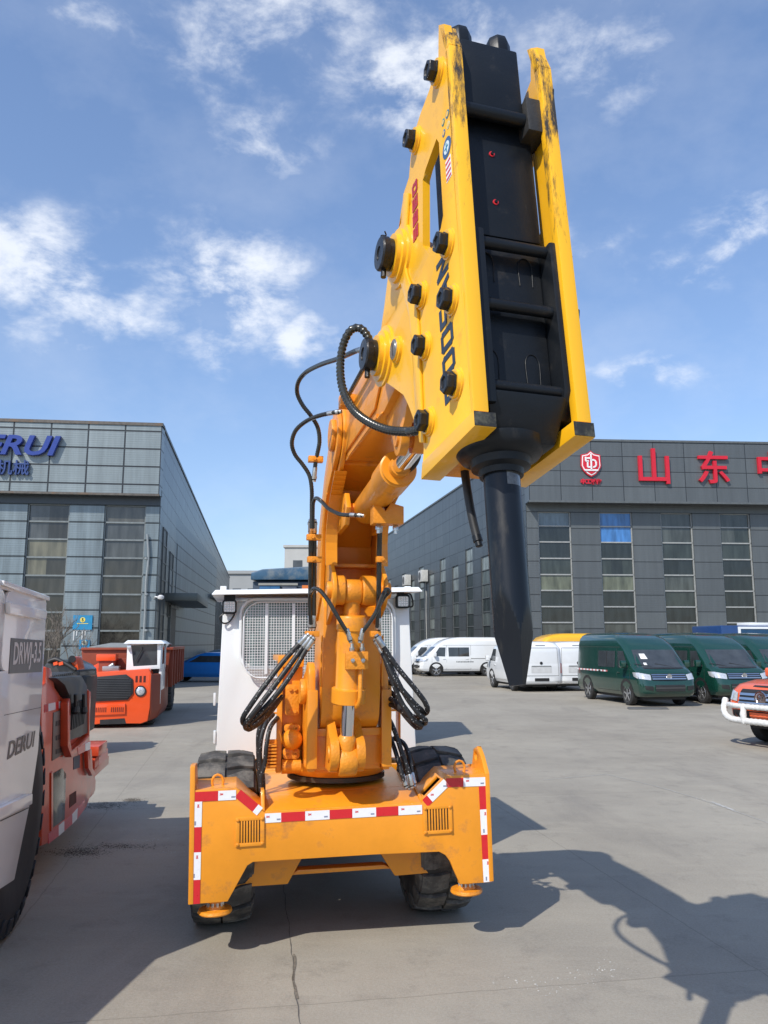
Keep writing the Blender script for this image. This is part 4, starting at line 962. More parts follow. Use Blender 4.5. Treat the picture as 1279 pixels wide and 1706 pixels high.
# ---- lift cylinder
lc = MB(BF); B0 = V((-.045, .55, 1.16)); B1 = V((-.035, .70, 2.225)); dd = (B1 - B0).normalized()
lc.lathe(B0 + dd * .37, dd, [(0, .105), (.003, .11), (.09, .11), (.095, .092), (.105, .088), (.46, .088), (.465, .096), (.54, .096), (.555, .088), (.56, .05)], 40); lcy = lc.build('lift_cylinder', orange, machine)
q = MB(BF); q.lathe(B0, dd, [(.1, .043), (.55, .043)], 32); q.build('piston_rod', chrome, lcy)
q = MB(BF); q.lathe(B0, dd, [(.07, .062), (.13, .062), (.15, .055), (.165, .043)], 28); q.build('rod_end', orange_c, lcy)
q = MB(BF); q.lathe(B0 - V((.052, 0, 0)), (1, 0, 0), [(0, .088), (.01, .094), (.104, .094), (.114, .088)], 36); q.build('eye', orange_c, lcy)
q = MB(BF); q.prism([(X, -.045 + B1.y, Z) for X, Z in ([(-.052, B1.z - .52), (.052, B1.z - .52), (.052, B1.z)] + [(.052 * math.cos(t), B1.z + .052 * math.sin(t) + .05) for t in [0, .6, 1.2, 1.9, 2.5, 3.14]] + [(-.052, B1.z)])], (0, .09, 0)) if False else q.lathe(B1 - V((.052, 0, 0)), (1, 0, 0), [(0, .074), (.01, .08), (.094, .08), (.104, .074)], 36); q.build('eye', orange_c, lcy)
q = MB(BF); q.lathe(B1 - dd * .22, dd, [(0, .052), (.18, .052)], 24); q.build('eye_neck', orange_c, lcy)
for k in range(12):
    t = 2 * math.pi * k / 12; q = MB(BF); c = B0 + dd * .358 + V((.09 * math.cos(t), .09 * math.sin(t), 0)); q.cyl(c, c + dd * .02, .011, 6); q.build('bolt', orange_c, lcy)
# port block with two fittings and oil pipe
pb = B0 + dd * .64 + V((.03, .10, 0)); q = MB(BF); q.box(pb.x - .075, pb.x + .065, pb.y - .03, pb.y + .03, pb.z - .055, pb.z + .055); blk = q.build('port_block', orange_c, lcy, bevel=.004)
for dx in (-.035, .03):
    q = MB(BF); q.lathe((pb.x + dx, pb.y + .03, pb.z), (0, 1, 0), [(0, .014), (.008, .014), (.008, .011), (.02, .011), (.022, .004)], 6); q.build('bolt', steel, blk)
    q = MB(BF); q.lathe((pb.x + dx, pb.y, pb.z + .05), (0, 0, 1), [(0, .014), (.01, .018), (.03, .018), (.03, .012), (.055, .012)], 8); q.build('fitting', steel, blk)
q = MB(BF); q.tube([(pb.x + .02, pb.y - .01, pb.z - .05), (pb.x + .02, pb.y, pb.z - .18), (pb.x + .015, pb.y - .01, pb.z - .26), (pb.x, pb.y - .05, pb.z - .29)], .014, 10); q.build('oil_pipe', orange_c, lcy)
q = MB(BF); q.tube([(pb.x - .045, pb.y - .02, pb.z + .06), (pb.x - .045, pb.y - .015, pb.z + .2), (pb.x - .045, pb.y - .03, pb.z + .24)], .018, 10); q.build('oil_pipe', orange_c, lcy)
# ---- upper arm
aw = .148
arm = PB(arc(1.00, 3.16, .15, 110, 250, 8) + [(1.2, 2.99), (2.22, 2.98), (2.50, 3.02)] + arc(2.52, 3.14, .11, -60, 80, 6) + [(2.3, 3.34), (1.6, 3.36), (1.1, 3.33)], -aw, aw, orange, 'upper_arm', bevel=.008)
for s in (-1, 1):
    x0 = -aw - .014 if s < 0 else aw + .0015
    PB([(1.12, 3.03), (2.05, 3.04), (2.30, 3.20), (2.24, 3.32), (1.5, 3.33), (1.14, 3.30)], x0, x0 + .0125, orange, 'doubler', arm, .003)
    xe = -.115 if s < 0 else .075
    PB([(2.05, 3.02), (2.62, 3.02), (2.52, 2.88)] + arc(2.36, 2.82, .085, 0, -180, 8) + [(2.16, 2.92)], xe, xe + .04, orange, 'rod_ear', arm, .005)
q = MB(BF); q.box(-aw - .012, -aw, 1.25, 2.1, 2.98, 3.0); q.build('weld_seam', orange_c, arm)
pin(2.36, 2.82, -.125, .125, .045, orange_c, 'pin', arm)
# hose clamps on the arm side
for (f, h) in ((1.42, 3.28), (2.10, 3.30)):
    q = MB(BF); q.box(-aw - .09, -aw - .01, f - .05, f + .04, h - .05, h + .02); hb = q.build('hose_bracket', orange_c, arm, bevel=.004)
    q = MB(BF); q.lathe((-aw - .055, f, h + .02), (0, 0, 1), [(0, .018), (.02, .018), (.02, .01), (.045, .01)], 6); q.build('bolt', steel, hb)
q = MB(BF); q.cyl((-aw - .05, 1.46, 3.28), (-aw - .05, 2.1, 3.28), .013, 10); q.build('oil_pipe', coil_m, arm)
# ---- arm cylinder
A0 = V((0.01, .93, 2.72)); A1 = V((.0, 2.36, 2.82)); da = (A1 - A0).normalized()
q = MB(BF); q.lathe(A0, da, [(-.05, .07), (.0, .088), (.68, .088), (.685, .098), (.93, .098), (.935, .09), (.95, .088), (.952, .055)], 40); acy = q.build('arm_cylinder', orange, machine)
q = MB(BF); q.lathe(A0, da, [(.93, .058), (1.0, .056), (1.0, .044)], 28); q.build('gland', orange_c, acy)
q = MB(BF); q.lathe(A0, da, [(.9, .046), (1.36, .046)], 32); q.build('piston_rod', chrome, acy)
q = MB(BF); q.lathe(A1 - V((.05, 0, 0)), (1, 0, 0), [(0, .07), (.1, .07)], 28); q.build('eye', orange_c, acy)
mp = V((.055, 1.34, 2.62)); q = MB(BF)
q.prism([(mp.x - .09, mp.y - .05, mp.z - .05), (mp.x + .085, mp.y - .05, mp.z - .05), (mp.x + .085, mp.y - .05, mp.z + .05), (mp.x + .01, mp.y - .05, mp.z + .07), (mp.x - .02, mp.y - .05, mp.z + .02), (mp.x - .09, mp.y - .05, mp.z + .09)], (0, .11, 0)); mpb = q.build('port_block', orange_c, acy, bevel=.004)
for dx in (-.05, .05):
    q = MB(BF); q.lathe((mp.x + dx, mp.y, mp.z - .05), (0, 0, -1), [(0, .013), (.01, .018), (.03, .018), (.03, .011), (.05, .011)], 8); q.build('fitting', steel, mpb)
q = MB(BF); q.tube([(mp.x + .02, mp.y, mp.z + .05), (mp.x + .05, mp.y + .02, mp.z + .12), (mp.x + .07, mp.y + .12, mp.z + .16), (mp.x + .06, mp.y + .3, mp.z + .18)], .016, 10); q.build('oil_pipe', orange_c, acy)
# ear plates for base of arm cylinder
for s in (-1, 1): PB([(.62, 2.60), (.95, 2.62), (1.02, 2.72), (.95, 2.82), (.70, 2.86)], s * .115 - .015, s * .115 + .015, orange, 'cylinder_ear', boom, .005)
pin(.93, 2.72, -.13, .13, .04, orange_c, 'pin', boom)

# ---------------------------------------------------------------- hydraulic hammer
HM = frame((.27582, 2.48176, 2.6187), R_(17.313), R_(8.156), R_(-.761)); HMi = HM.inverted(); nH = HM.to_3x3() @ V((1, 0, 0)); HO = V((.27582, 2.48176, 2.6187))
def H2(x, y, off=0): p = HMi @ onp(x, y, HO + nH * off, nH); return (p.y, p.z)
HW = .42
plate = [H2(x, y) for x, y in [(745, 60), (751, 42), (739, 66), (730, 98), (715, 150), (700, 190), (690, 222), (684, 262), (681, 296), (673, 320), (668, 352), (664, 380), (655, 398), (647, 412), (643, 440), (646, 462), (640, 510), (634, 552), (624, 572), (620, 600), (626, 625), (637, 633), (656, 646), (672, 658), (681, 677), (691, 705), (700, 721), (706, 743), (702, 797), (784, 716)]]
plate = [(0, 1.50), (.012, 1.60), (.06, 1.645)] + [(u, w) for u, w in plate[3:-2]] + [(.47, -.055), (0, -.055)]
cut = [H2(x, y) for x, y in [(727, 231), (731, 238), (738, 359), (734, 381), (714, 423), (704, 409), (704, 300), (709, 281)]]
hammer = None
hb_ = MB(HM)
# hydraulic breaker body
hb_.box(.075, .345, .075, .36, .02, .74); hb_.box(.072, .360, .075, .355, .741, 1.30)
hammer = hb_.build('hydraulic_hammer', blackp, machine, bevel=.012)
q = MB(HM); q.box(.075, .31, .03, .36, 1.275, 1.575); q.build('head_block', blackp, hammer, bevel=.008)
for x in (.10, .265):
    q = MB(HM); q.lathe((x, .10, 1.575), (0, 0, 1), [(0, .046), (.012, .050), (.075, .050), (.10, .043), (.115, .026), (.12, .005)], 8, ph=.39); q.build('tie_bolt', blackp, hammer, bevel=.004)
for x in (.165, .205): q = MB(HM); q.lathe((x, .10, 1.575), (0, 0, 1), [(0, .024), (.03, .026), (.045, .018), (.05, .004)], 14); q.build('valve_cap', blackp, hammer)
q = MB(HM); q.cyl((.05, .035, 1.245), (.31, .035, 1.245), .026, 20); q.build('cross_rod', blackp, hammer)
q = MB(HM); q.box(.31, .39, -.0, .12, 1.18, 1.33); q.build('rubber_stop', pm('rubber_black', (.02, .02, .02), .6, bump=.3, bs=40), hammer, bevel=.008)
# front cushion frame: side bar with three cross rods
q = MB(HM); q.prism([(.345, .0, .12), (.345, .0, .70), (.345, .14, .70), (.345, .14, .02), (.345, .05, .03)], (.05, 0, 0)); q.build('side_liner', blackp, hammer, bevel=.01)
q = MB(HM); q.box(.055, .095, .0, .12, .05, .71); q.build('side_liner', blackp, hammer, bevel=.008)
for w in (.675, .432, .125): q = MB(HM); q.cyl((.07, .035, w), (.36, .035, w), .021, 20); q.build('cross_rod', blackp, hammer)
# raised outline plates on the recess
for (x, w) in ((.13, .62), (.28, .62), (.12, .235), (.275, .235)):
    q = MB(HM); q.tube([(x - .025, .073, w - .07), (x - .025, .073, w + .02), (x, .073, w + .045), (x + .025, .073, w + .02), (x + .025, .073, w - .07)], .0018, 6, step=.01); q.build('raised_rib', blackp, hammer)
# plugs with red paint ring on the upper front
for (x, y) in ((819, 257), (825.5, 337)):
    u_ = HM.to_3x3() @ V((0, 1, 0)); p = HMi @ onp(x, y, HM @ V((0, .074, 0)), u_)
    q = MB(HM); q.lathe((p.x, .075, p.z), (0, -1, 0), [(0, .0115), (.003, .0115), (.003, .006)], 14, caps=True); q.build('plug_ring', pm('plug_red', (.6, .02, .03), .5), hammer)
    q = MB(HM); q.lathe((p.x, .073, p.z), (0, -1, 0), [(0, .006), (.0065, .006)], 12); q.build('plug', blackp, hammer)
# nose and bushing
q = MB(HM); q.hexa([(.10, .06, -.06), (.33, .06, -.06), (.33, .33, -.06), (.10, .33, -.06)], [(.06, .0, .10), (.36, .0, .10), (.36, .36, .10), (.06, .36, .10)]); q.build('front_head', blackp, hammer, bevel=.02)
cc = (.176, .175)
q = MB(HM); q.lathe((cc[0], cc[1], -.055), (0, 0, -1), [(-.03, .155), (.0, .15), (.02, .135), (.03, .105), (.055, .10), (.065, .078), (.085, .074)], 48); q.build('front_bushing', blackp, hammer)
q = MB(HM); u0 = V((cc[0], cc[1], -.10))
def chis():
    r = .062; n = 48; prev = None
    lv = [(.0, 0), (.40, 0), (.44, .05), (.60, .45), (.72, .86)]
    Ls = []
    for i in range(40):
        t = .0 + .73 * i / 39; row = []
        k = max(0, (t - .44) / .29)                    # wedge: two faces close towards the edge
        for j in range(n):
            a = 2 * math.pi * j / n; x = math.cos(a) * r; y = math.sin(a) * r
            lim = r * (1 - .86 * k); lim2 = r * (1 - .60 * max(0, (t - .49) / .24))
            c_, s_ = math.cos(.55), math.sin(.55); X = x * c_ + y * s_; Y = -x * s_ + y * c_
            X = max(-lim, min(lim, X)); Y = max(-lim2, min(lim2, Y)); row.append(q.pt(u0 + V((X * c_ - Y * s_, X * s_ + Y * c_, -t))))
        Ls.append(row)
    for A, B in zip(Ls, Ls[1:]):
        for j in range(n): q.face((A[j], A[(j + 1) % n], B[(j + 1) % n], B[j]))
    q.face(Ls[0]); q.face(Ls[-1][::-1])
chis(); q.build('chisel', pm('chisel_black', (.005, .007, .011), .30, 0, var=.35, vs=5, bump=.12, bs=22, stretch=(1, 1, .25), spec=.35, dirt=(.035, .033, .03), dirt_amt=.3, ds=14), hammer, ang=14)
q = MB(HM); u1 = u0 + V((0, 0, -.02)); 
for k in range(1):
    pts = []
    for i in range(7):
        a = R_(-100 + 9 * i); pts.append(u1 + V((.063 * math.cos(a), .063 * math.sin(a), 0)))
    for i in range(6): q.poly([pts[i], pts[i + 1], pts[i + 1] - V((0, 0, .065)), pts[i] - V((0, 0, .065))])
q.build('clear_tape', pm('clear_tape', (.09, .09, .085), .12, 0, var=.6, vs=50, coat=.8), hammer, flat=True)
# side plates
def worn(name):
    m = bpy.data.materials.new(name); m.use_nodes = True; nt = m.node_tree; N = nt.nodes; L = nt.links; b = N['Principled BSDF']
    tc = N.new('ShaderNodeTexCoord'); mp = N.new('ShaderNodeMapping'); mp.inputs['Scale'].default_value = (14, 8, 2.4); L.new(tc.outputs['Object'], mp.inputs[0])
    n = N.new('ShaderNodeTexNoise'); n.inputs['Scale'].default_value = 1.3; n.inputs['Detail'].default_value = 12; n.inputs['Roughness'].default_value = .78; L.new(mp.outputs[0], n.inputs['Vector'])
    # more scuffs towards the upper end of the hammer
    sx_ = N.new('ShaderNodeSeparateXYZ'); L.new(tc.outputs['Object'], sx_.inputs[0])
    hr = N.new('ShaderNodeMapRange'); L.new(sx_.outputs['Z'], hr.inputs[0]); hr.inputs[1].default_value = 3.0; hr.inputs[2].default_value = 3.8; hr.inputs[3].default_value = .20; hr.inputs[4].default_value = 0
    s = N.new('ShaderNodeMath'); s.operation = 'SUBTRACT'; L.new(n.outputs['Fac'], s.inputs[0]); L.new(hr.outputs[0], s.inputs[1])
    mr = N.new('ShaderNodeMapRange'); L.new(s.outputs[0], mr.inputs[0]); mr.inputs[1].default_value = .455; mr.inputs[2].default_value = .58
    mx = N.new('ShaderNodeMix'); mx.data_type = 'RGBA'; mx.inputs[6].default_value = (.90, .47, .010, 1); mx.inputs[7].default_value = (.035, .028, .018, 1); L.new(mr.outputs[0], mx.inputs[0]); L.new(mx.outputs[2], b.inputs['Base Color'])
    b.inputs['Roughness'].default_value = .45; b.inputs['Coat Weight'].default_value = .2; MATS[name] = m; return m
wornm = worn('scuffed_yellow')
def plate_mirror(side):
    x0 = 0 if side == 0 else HW - .03
    q = MB(HM); q.prism([(x0, u, w) for u, w in plate], (.03, 0, 0), [[(x0, u, w) for u, w in cut]]); sp = q.build('side_plate', yellow, hammer, bevel=.004)
    xs = (0.0, .052) if side == 0 else (HW - .052, HW)
    q = MB(HM); q.hexa([(xs[0], -.022, -.0), (xs[1], -.022, -.0), (xs[1], .018, -.0), (xs[0], .018, -.0)], [(xs[0], -.022, 1.47), (xs[1], -.022, 1.47), (xs[1], .018, 1.47), (xs[0], .018, 1.47)])
    q.hexa([(xs[0], -.022, 1.471), (xs[1], -.022, 1.471), (xs[1], .018, 1.471), (xs[0], .018, 1.471)], [(xs[0], .02, 1.60), (xs[1], .02, 1.60), (xs[1], .055, 1.625), (xs[0], .055, 1.625)])
    es = q.build('edge_strip', wornm, hammer, bevel=.004)
    # foot: thick bar under the plate
    xb = (-.004, .072) if side == 0 else (HW - .072, HW + .004)
    q = MB(HM); q.hexa([(xb[0], -.026, -.055), (xb[1], -.026, -.055), (xb[1], .47, -.06), (xb[0], .47, -.06)], [(xb[0], -.026, -.002), (xb[1], -.026, -.002), (xb[1], .45, .0), (xb[0], .45, .0)]); q.build('foot_bar', yellow, hammer, bevel=.003)
    q = MB(HM); q.box(xb[0] + .001, xb[1] - .001, -.029, -.0265, -.052, -.004); q.build('bare_end', pm('scraped_steel', (.09, .085, .06), .5, .3, var=.5, vs=60, dirt=(.02, .02, .02), dirt_amt=.8, ds=25), hammer)
    # raised doubler along the rear with pin bosses
    dbl = [H2(x, y) for x, y in [(683, 322), (673, 400), (671, 455), (680, 490), (689, 520), (694, 600), (699, 680), (705, 735), (700, 721), (691, 705), (681, 677), (672, 658), (656, 646), (637, 633), (626, 625), (620, 600), (624, 572), (634, 552), (640, 510), (646, 462), (643, 440), (647, 412), (655, 398), (664, 380), (668, 352), (673, 320)]]
    xd = -.0125 if side == 0 else HW + .0005
    band = [H2(x, y) for x, y in [(676, 322), (684, 322), (679, 400), (680, 455), (692, 488), (699, 520), (703, 600), (706, 680), (710, 738), (703, 738), (696, 680), (691, 600), (686, 530), (676, 490), (668, 460), (670, 400)]]
    q = MB(HM); q.prism([(xd, u, w) for u, w in band], (.012, 0, 0)); q.build('weld_ridge', yellow, hammer, bevel=.005)
    sg = -1 if side == 0 else 1; xf = 0 if side == 0 else HW
    for (x, y, k) in ((668, 428, 0), (640, 594, 1)):
        u, w = H2(x, y); q = MB(HM)
        q.lathe((xf, u, w), (sg, 0, 0), [(0, .135), (.010, .133), (.012, .112), (.026, .110), (.028, .090), (.045, .088), (.046, .05)], 40); bs = q.build('pin_boss', yellow, hammer)
        q = MB(HM); q.lathe((xf + sg * .046, u, w), (sg, 0, 0), [(0, .066), (.02, .068), (.022, .072), (.045, .072), (.052, .066), (.053, .03), (.048, .028)], 32); pn = q.build('pin_cap', pm('pin_black', (.016, .016, .017), .35, .3, bump=.2, bs=50), hammer)
        q = MB(HM); q.tube([(xf + sg * .075, u + .02, w + .07), (xf + sg * .085, u + .0, w + .088), (xf + sg * .07, u - .02, w + .078), (xf + sg * .08, u - .035, w + .086)], .003, 6, step=.006); q.build('split_pin', MATS['pin_black'], pn)
        q = MB(HM); q.cyl((xf + sg * .075, u + .01, w - .06), (xf + sg * .078, u + .01, w - .105), .012, 8); q.build('lock_bolt', MATS['pin_black'], pn)
    # bolts
    for (x, y) in ((733, 121), (696, 234), (750, 407), (757, 500), (764, 640), (706, 492), (712, 577), (718, 702)):
        u, w = H2(x - 2, y); q = MB(HM)
        q.lathe((xf, u, w), (sg, 0, 0), [(0, .056), (.006, .055), (.007, .050), (.0175, .048), (.018, .02)], 28); bw_ = q.build('bolt_pad', yellow, hammer)
        q = MB(HM); r = .040; q.lathe((xf + sg * .018, u, w), (sg, 0, 0), [(0, r + .003), (.006, r + .003), (.006, r - .001), (.010, r), (.029, r), (.033, r - .004), (.033, .024), (.027, .022)], 6, ref=(0, .3, 1)); q.build('hex_bolt', MATS['pin_black'], hammer, bevel=.002)
    # round gauge shaped plug
    u, w = H2(663, 583); q = MB(HM); q.lathe((xf, u, w), (sg, 0, 0), [(0, .058), (.012, .056), (.013, .048), (.02, .047), (.02, .043)], 32); q.build('plug_collar', yellow, hammer)
    q = MB(HM); q.lathe((xf + sg * .0195, u, w), (sg, 0, 0), [(0, .043), (.004, .042), (.004, .036), (.006, .035)], 28); pg = q.build('slotted_plug', pm('machined_steel', (.42, .42, .40), .35, .8, var=.2, vs=40), hammer)
    q = MB(HM); q.box(*sorted((xf + sg * .0255, xf + sg * .0262)), u - .004, u + .004, w - .03, w + .03); q.build('slot', MATS['pin_black'], pg)
for s in (0, 1): plate_mirror(s)
# cross plates between the side plates at the rear
for ya, yb, za, zb_ in ((.33, .36, .80, .84), (.50, .52, .05, .18), (.31, .47, -.04, -.02)): q = MB(HM); q.box(.031, HW - .031, ya, yb, za, zb_); q.build('cross_plate', orange_c, hammer)
q = MB(HM); q.box(.06, .10, .12, .20, .85, 1.20); q.build('side_valve', blackp, hammer, bevel=.005)
for (x, y) in ((668, 428), (640, 594)):
    u, w = H2(x, y); q = MB(HM); q.cyl((.03, u, w), (HW - .03, u, w), .05, 24); q.build('pin', MATS['pin_black'], hammer)
# link between arm end and the upper pin
uL, wL = H2(640, 594); uU, wU = H2(668, 428)
q = MB(HM)
for x0 in (.09, .29):
    q = MB(HM); q.prism([(x0, uL + .07, wL - .02), (x0, uL - .06, wL - .06), (x0, uU - .08, wU), (x0, uU - .04, wU + .07), (x0, uU + .06, wU + .04)], (.04, 0, 0)); q.build('link_plate', orange, hammer, bevel=.01)
# lettering on the left plate: reads upwards
rt = HM.to_3x3() @ V((0, 0, 1)); upv = HM.to_3x3() @ V((0, 1, 0))
GLY = {'S': [[(1, 1), (0, 1), (0, .52), (1, .48), (1, 0), (0, 0)]], 'O': [[(.0, .12), (.12, 0), (.88, 0), (1, .12), (1, .88), (.88, 1), (.12, 1), (0, .88), (0, .12)]], 'A': [[(0, 0), (.38, 1), (.62, 1), (1, 0)], [(.15, .3), (.85, .3)]],
       'N': [[(0, 0), (0, 1), (1, 0), (1, 1)]], 'B': [[(0, 0), (0, 1), (.85, 1), (1, .85), (1, .6), (.85, .5), (1, .4), (1, .12), (.85, 0), (0, 0)], [(0, .5), (.85, .5)]], '6': [[(1, 1), (0, 1), (0, 0), (1, 0), (1, .52), (0, .52)]], '0': [[(.0, .12), (.12, 0), (.88, 0), (1, .12), (1, .88), (.88, 1), (.12, 1), (0, .88), (0, .12)]]}
def block_text(s, px0, px1, h, mat, name, sw=.13, gap=.24):
    a, b = H2(*px0), H2(*px1); d = V((0, b[0] - a[0], b[1] - a[1])); L_ = d.length; d.normalize(); up_ = V((0, 1, 0)) - d * d.y; up_.normalize()
    cw = L_ / (len(s) + gap * (len(s) - 1)); q = MB(HM); k = 0; o = V((0, a[0], a[1]))
    for i, ch in enumerate(s):
        for line in GLY[ch]:
            P = [o + d * (cw * (i * (1 + gap) + .5 * sw + x * (1 - sw))) + up_ * (h * (y - .5)) for x, y in line]
            for p0, p1 in zip(P, P[1:]):
                e = (p1 - p0).normalized(); w_ = e.cross(V((1, 0, 0))) * (cw * sw * .62); e = e * (cw * sw * .5); k += 1; x_ = V((-.0008 - .0002 * (k % 6), 0, 0))
                q.prism([p0 - e - w_ + x_, p1 + e - w_ + x_, p1 + e + w_ + x_, p0 - e + w_ + x_], (-.001, 0, 0))
    q.build(name, mat, hammer, flat=True)
block_text('SOOSAN', (752, 664), (736, 430), .090, pm('letter_navy', (.018, .03, .05), .4), 'large_lettering', .23)
block_text('SB60', (693, 398), (691, 304), .044, pm('letter_red', (.42, .015, .02), .4), 'model_lettering', .26)
for (x, y, r, col, nm) in ((745.5, 190, .016, (.05, .16, .22), 'round_decal'), (738.5, 204, .014, (.04, .22, .25), 'round_decal'), (739.5, 222, .014, (.05, .14, .3), 'round_decal'), (747, 208, .014, (.6, .55, .3), 'round_decal'), (744.5, 246, .040, (.04, .10, .22), 'seal_decal')):
    u, w = H2(x, y); q = MB(HM); q.lathe((-.0005, u, w), (-1, 0, 0), [(0, r), (.0012, r)], 28); dcl = q.build(nm, pm('decal_%s' % x, col, .4), hammer)
    q = MB(HM); q.lathe((-.0018, u, w), (-1, 0, 0), [(0, r * .62), (.0008, r * .62)], 24); q.build('decal_centre', pm('decal_pale' if r > .02 else 'decal_centre_yellow', (.6, .68, .7) if r > .02 else (.8, .5, .1), .4), dcl)
    if r > .03:
        q = MB(HM); q.box(-.0034, -.0027, u - .004, u + .004, w - .018, w + .018); q.box(-.0034, -.0027, u - .018, u - .005, w - .003, w + .003); q.box(-.0034, -.0027, u + .005, u + .018, w - .003, w + .003); q.build('decal_figure', pm('decal_teal', (.03, .2, .3), .4), dcl)
u, w = H2(747.5, 281); q = MB(HM); q.box(-.0015, 0, u - .024, u + .024, w - .045, w + .045); fl = q.build('flag_decal', pm('decal_white', (.75, .72, .72), .4), hammer)
for k in range(4): q = MB(HM); q.box(-.0023, -.0016, u - .022, u + .022, w - .04 + k * .022, w - .031 + k * .022); q.build('decal_stripe', pm('decal_red', (.55, .04, .08), .4), fl)

# ---------------------------------------------------------------- hoses
def hose(name, pts, r, mat, rib=0, parent=machine, fit=(1, 1), n=10):
    P = [T(*p) for p in pts]; q = MB(); q.tube(P, r, n, rib); h = q.build(name, mat, parent)
    for k, (a, b) in enumerate(((P[0], P[1]), (P[-1], P[-2]))):
        if fit[k]:
            d = (b - a).normalized(); q = MB(); q.lathe(a - d * .01, d, [(0, r * .95), (.018, r * .95), (.018, r * 1.3), (.035, r * 1.3), (.035, r * 1.1), (.085, r * 1.15), (.09, r)], 12); q.build('end_fitting', steel, h)
    return h
hose('large_coiled_hose', [(620, 580, 3.35), (612, 560, 3.35), (600, 547, 3.35), (586, 549, 3.36), (575, 565, 3.38), (568, 592, 3.38), (567, 625, 3.36), (573, 655, 3.33), (588, 682, 3.28), (612, 702, 3.2), (645, 716, 3.1), (680, 719, 2.98), (700, 716, 2.92)], .0162, coil_m, rib=.18, fit=(0, 0), n=14)
hose('coiled_hose', [(606, 581, 3.7), (592, 585, 3.8), (565, 597, 4.05), (535, 607, 4.3), (510, 620, 4.5), (497, 636, 4.6), (495, 655, 4.68), (504, 675, 4.72), (518, 693, 4.75), (529, 712, 4.8), (532, 735, 4.82), (528, 758, 4.84), (525, 775, 4.86), (523, 800, 4.88)], .0125, coil_m, rib=.10, fit=(1, 1))
hose('coiled_hose', [(566, 686, 4.5), (552, 688, 4.52), (530, 693, 4.6), (508, 703, 4.7), (492, 718, 4.75), (486, 738, 4.8), (491, 757, 4.84), (504, 774, 4.86), (515, 792, 4.88), (519, 815, 4.9), (519, 845, 4.95), (519, 880, 5.0)], .0125, coil_m, rib=.10, fit=(1, 0))
hose('coiled_hose', [(604, 859, 4.50), (590, 858, 4.52), (568, 857, 4.6), (548, 848, 4.68), (536, 836, 4.75), (527, 830, 4.82), (522, 836, 4.86), (521, 852, 4.9), (521, 880, 4.95)], .0115, coil_m, rib=.08, fit=(1, 0))
for (x, r) in ((518, .017), (524, .013)):
    hose('boom_pipe', [(x, 868, 5.0), (x, 920, 5.1), (x - .5, 980, 5.2), (x - 1, 1046, 5.25)], r, coil_m, fit=(1, 1))
hose('boom_pipe', [(633, 868, 4.9), (632, 900, 5.0), (631, 960, 5.1), (630, 1050, 5.2)], .016, coil_m, fit=(1, 1))
hose('coiled_hose', [(518, 1040, 5.2), (516, 1010, 5.15), (517, 990, 5.1), (523, 981, 5.0), (533, 984, 4.97), (546, 1000, 4.95), (558, 1020, 4.95), (571, 1042, 4.97), (580, 1056, 4.99), (583.5, 1068, 5.0)], .0125, coil_m, rib=.08, fit=(0, 1))
hose('coiled_hose', [(628, 1045, 5.15), (630, 1015, 5.1), (640, 995, 5.05), (648, 986, 5.02), (643, 982, 5.0), (636, 995, 4.98), (626, 1020, 4.96), (613, 1040, 4.97), (603, 1054, 4.99), (599.5, 1068, 5.0)], .0125, coil_m, rib=.08, fit=(0, 1))
hose('coiled_hose', [(641, 826, 4.6), (647, 832, 4.6), (653, 845, 4.62), (652, 862, 4.66), (643, 866, 4.7), (636, 862, 4.75)], .0125, coil_m, rib=.08, fit=(0, 0))
hose('hose', [(697, 752, 3.9), (697, 762, 3.95), (690, 776, 4.0), (676, 787, 4.08), (664, 792, 4.2)], .012, hose_m, fit=(0, 0))
# clamps on boom sides
for (x, y, Y) in ((520, 895, 5.0), (521, 932, 5.08), (517, 1056, 5.22), (636, 932, 5.05), (626, 1056, 5.18), (523, 765, 4.85)):
    c = T(x, y, Y); q = MB(frame(tuple(c), BY)); q.box(-.035, .055 if x < 570 else .03, -.02, .03, -.018, .018); cl = q.build('hose_clamp', orange_c, machine, bevel=.003)
    q = MB(frame(tuple(c), BY)); q.cyl((0, -.02, 0), (0, -.032, 0), .012, 6); q.build('bolt', orange_c, cl)
# looped bundles
def bundle(lst):
    for pts, r in lst: hose('sleeved_hose', pts, r, sleeve_m, fit=(1, 0), n=10)
bundle([([(513, 1058, 5.2), (499, 1072, 5.2), (470, 1104, 5.15), (435, 1150, 5.1), (412, 1183, 5.1), (404, 1198, 5.12), (408, 1206, 5.2), (424, 1198, 5.3), (447, 1174, 5.45), (459, 1158, 5.6), (466, 1152, 5.7)], .0165),
        ([(518, 1061, 5.2), (505, 1077, 5.2), (478, 1114, 5.15), (446, 1157, 5.1), (416, 1196, 5.1), (408, 1208, 5.15), (414, 1215, 5.22), (432, 1204, 5.35), (452, 1184, 5.5), (464, 1168, 5.65), (470, 1160, 5.7)], .0165),
        ([(522, 1064, 5.2), (510, 1082, 5.2), (486, 1122, 5.15), (458, 1160, 5.12), (430, 1190, 5.15), (415, 1205, 5.2), (420, 1211, 5.25), (440, 1192, 5.4), (458, 1172, 5.6), (468, 1163, 5.7)], .0165)])
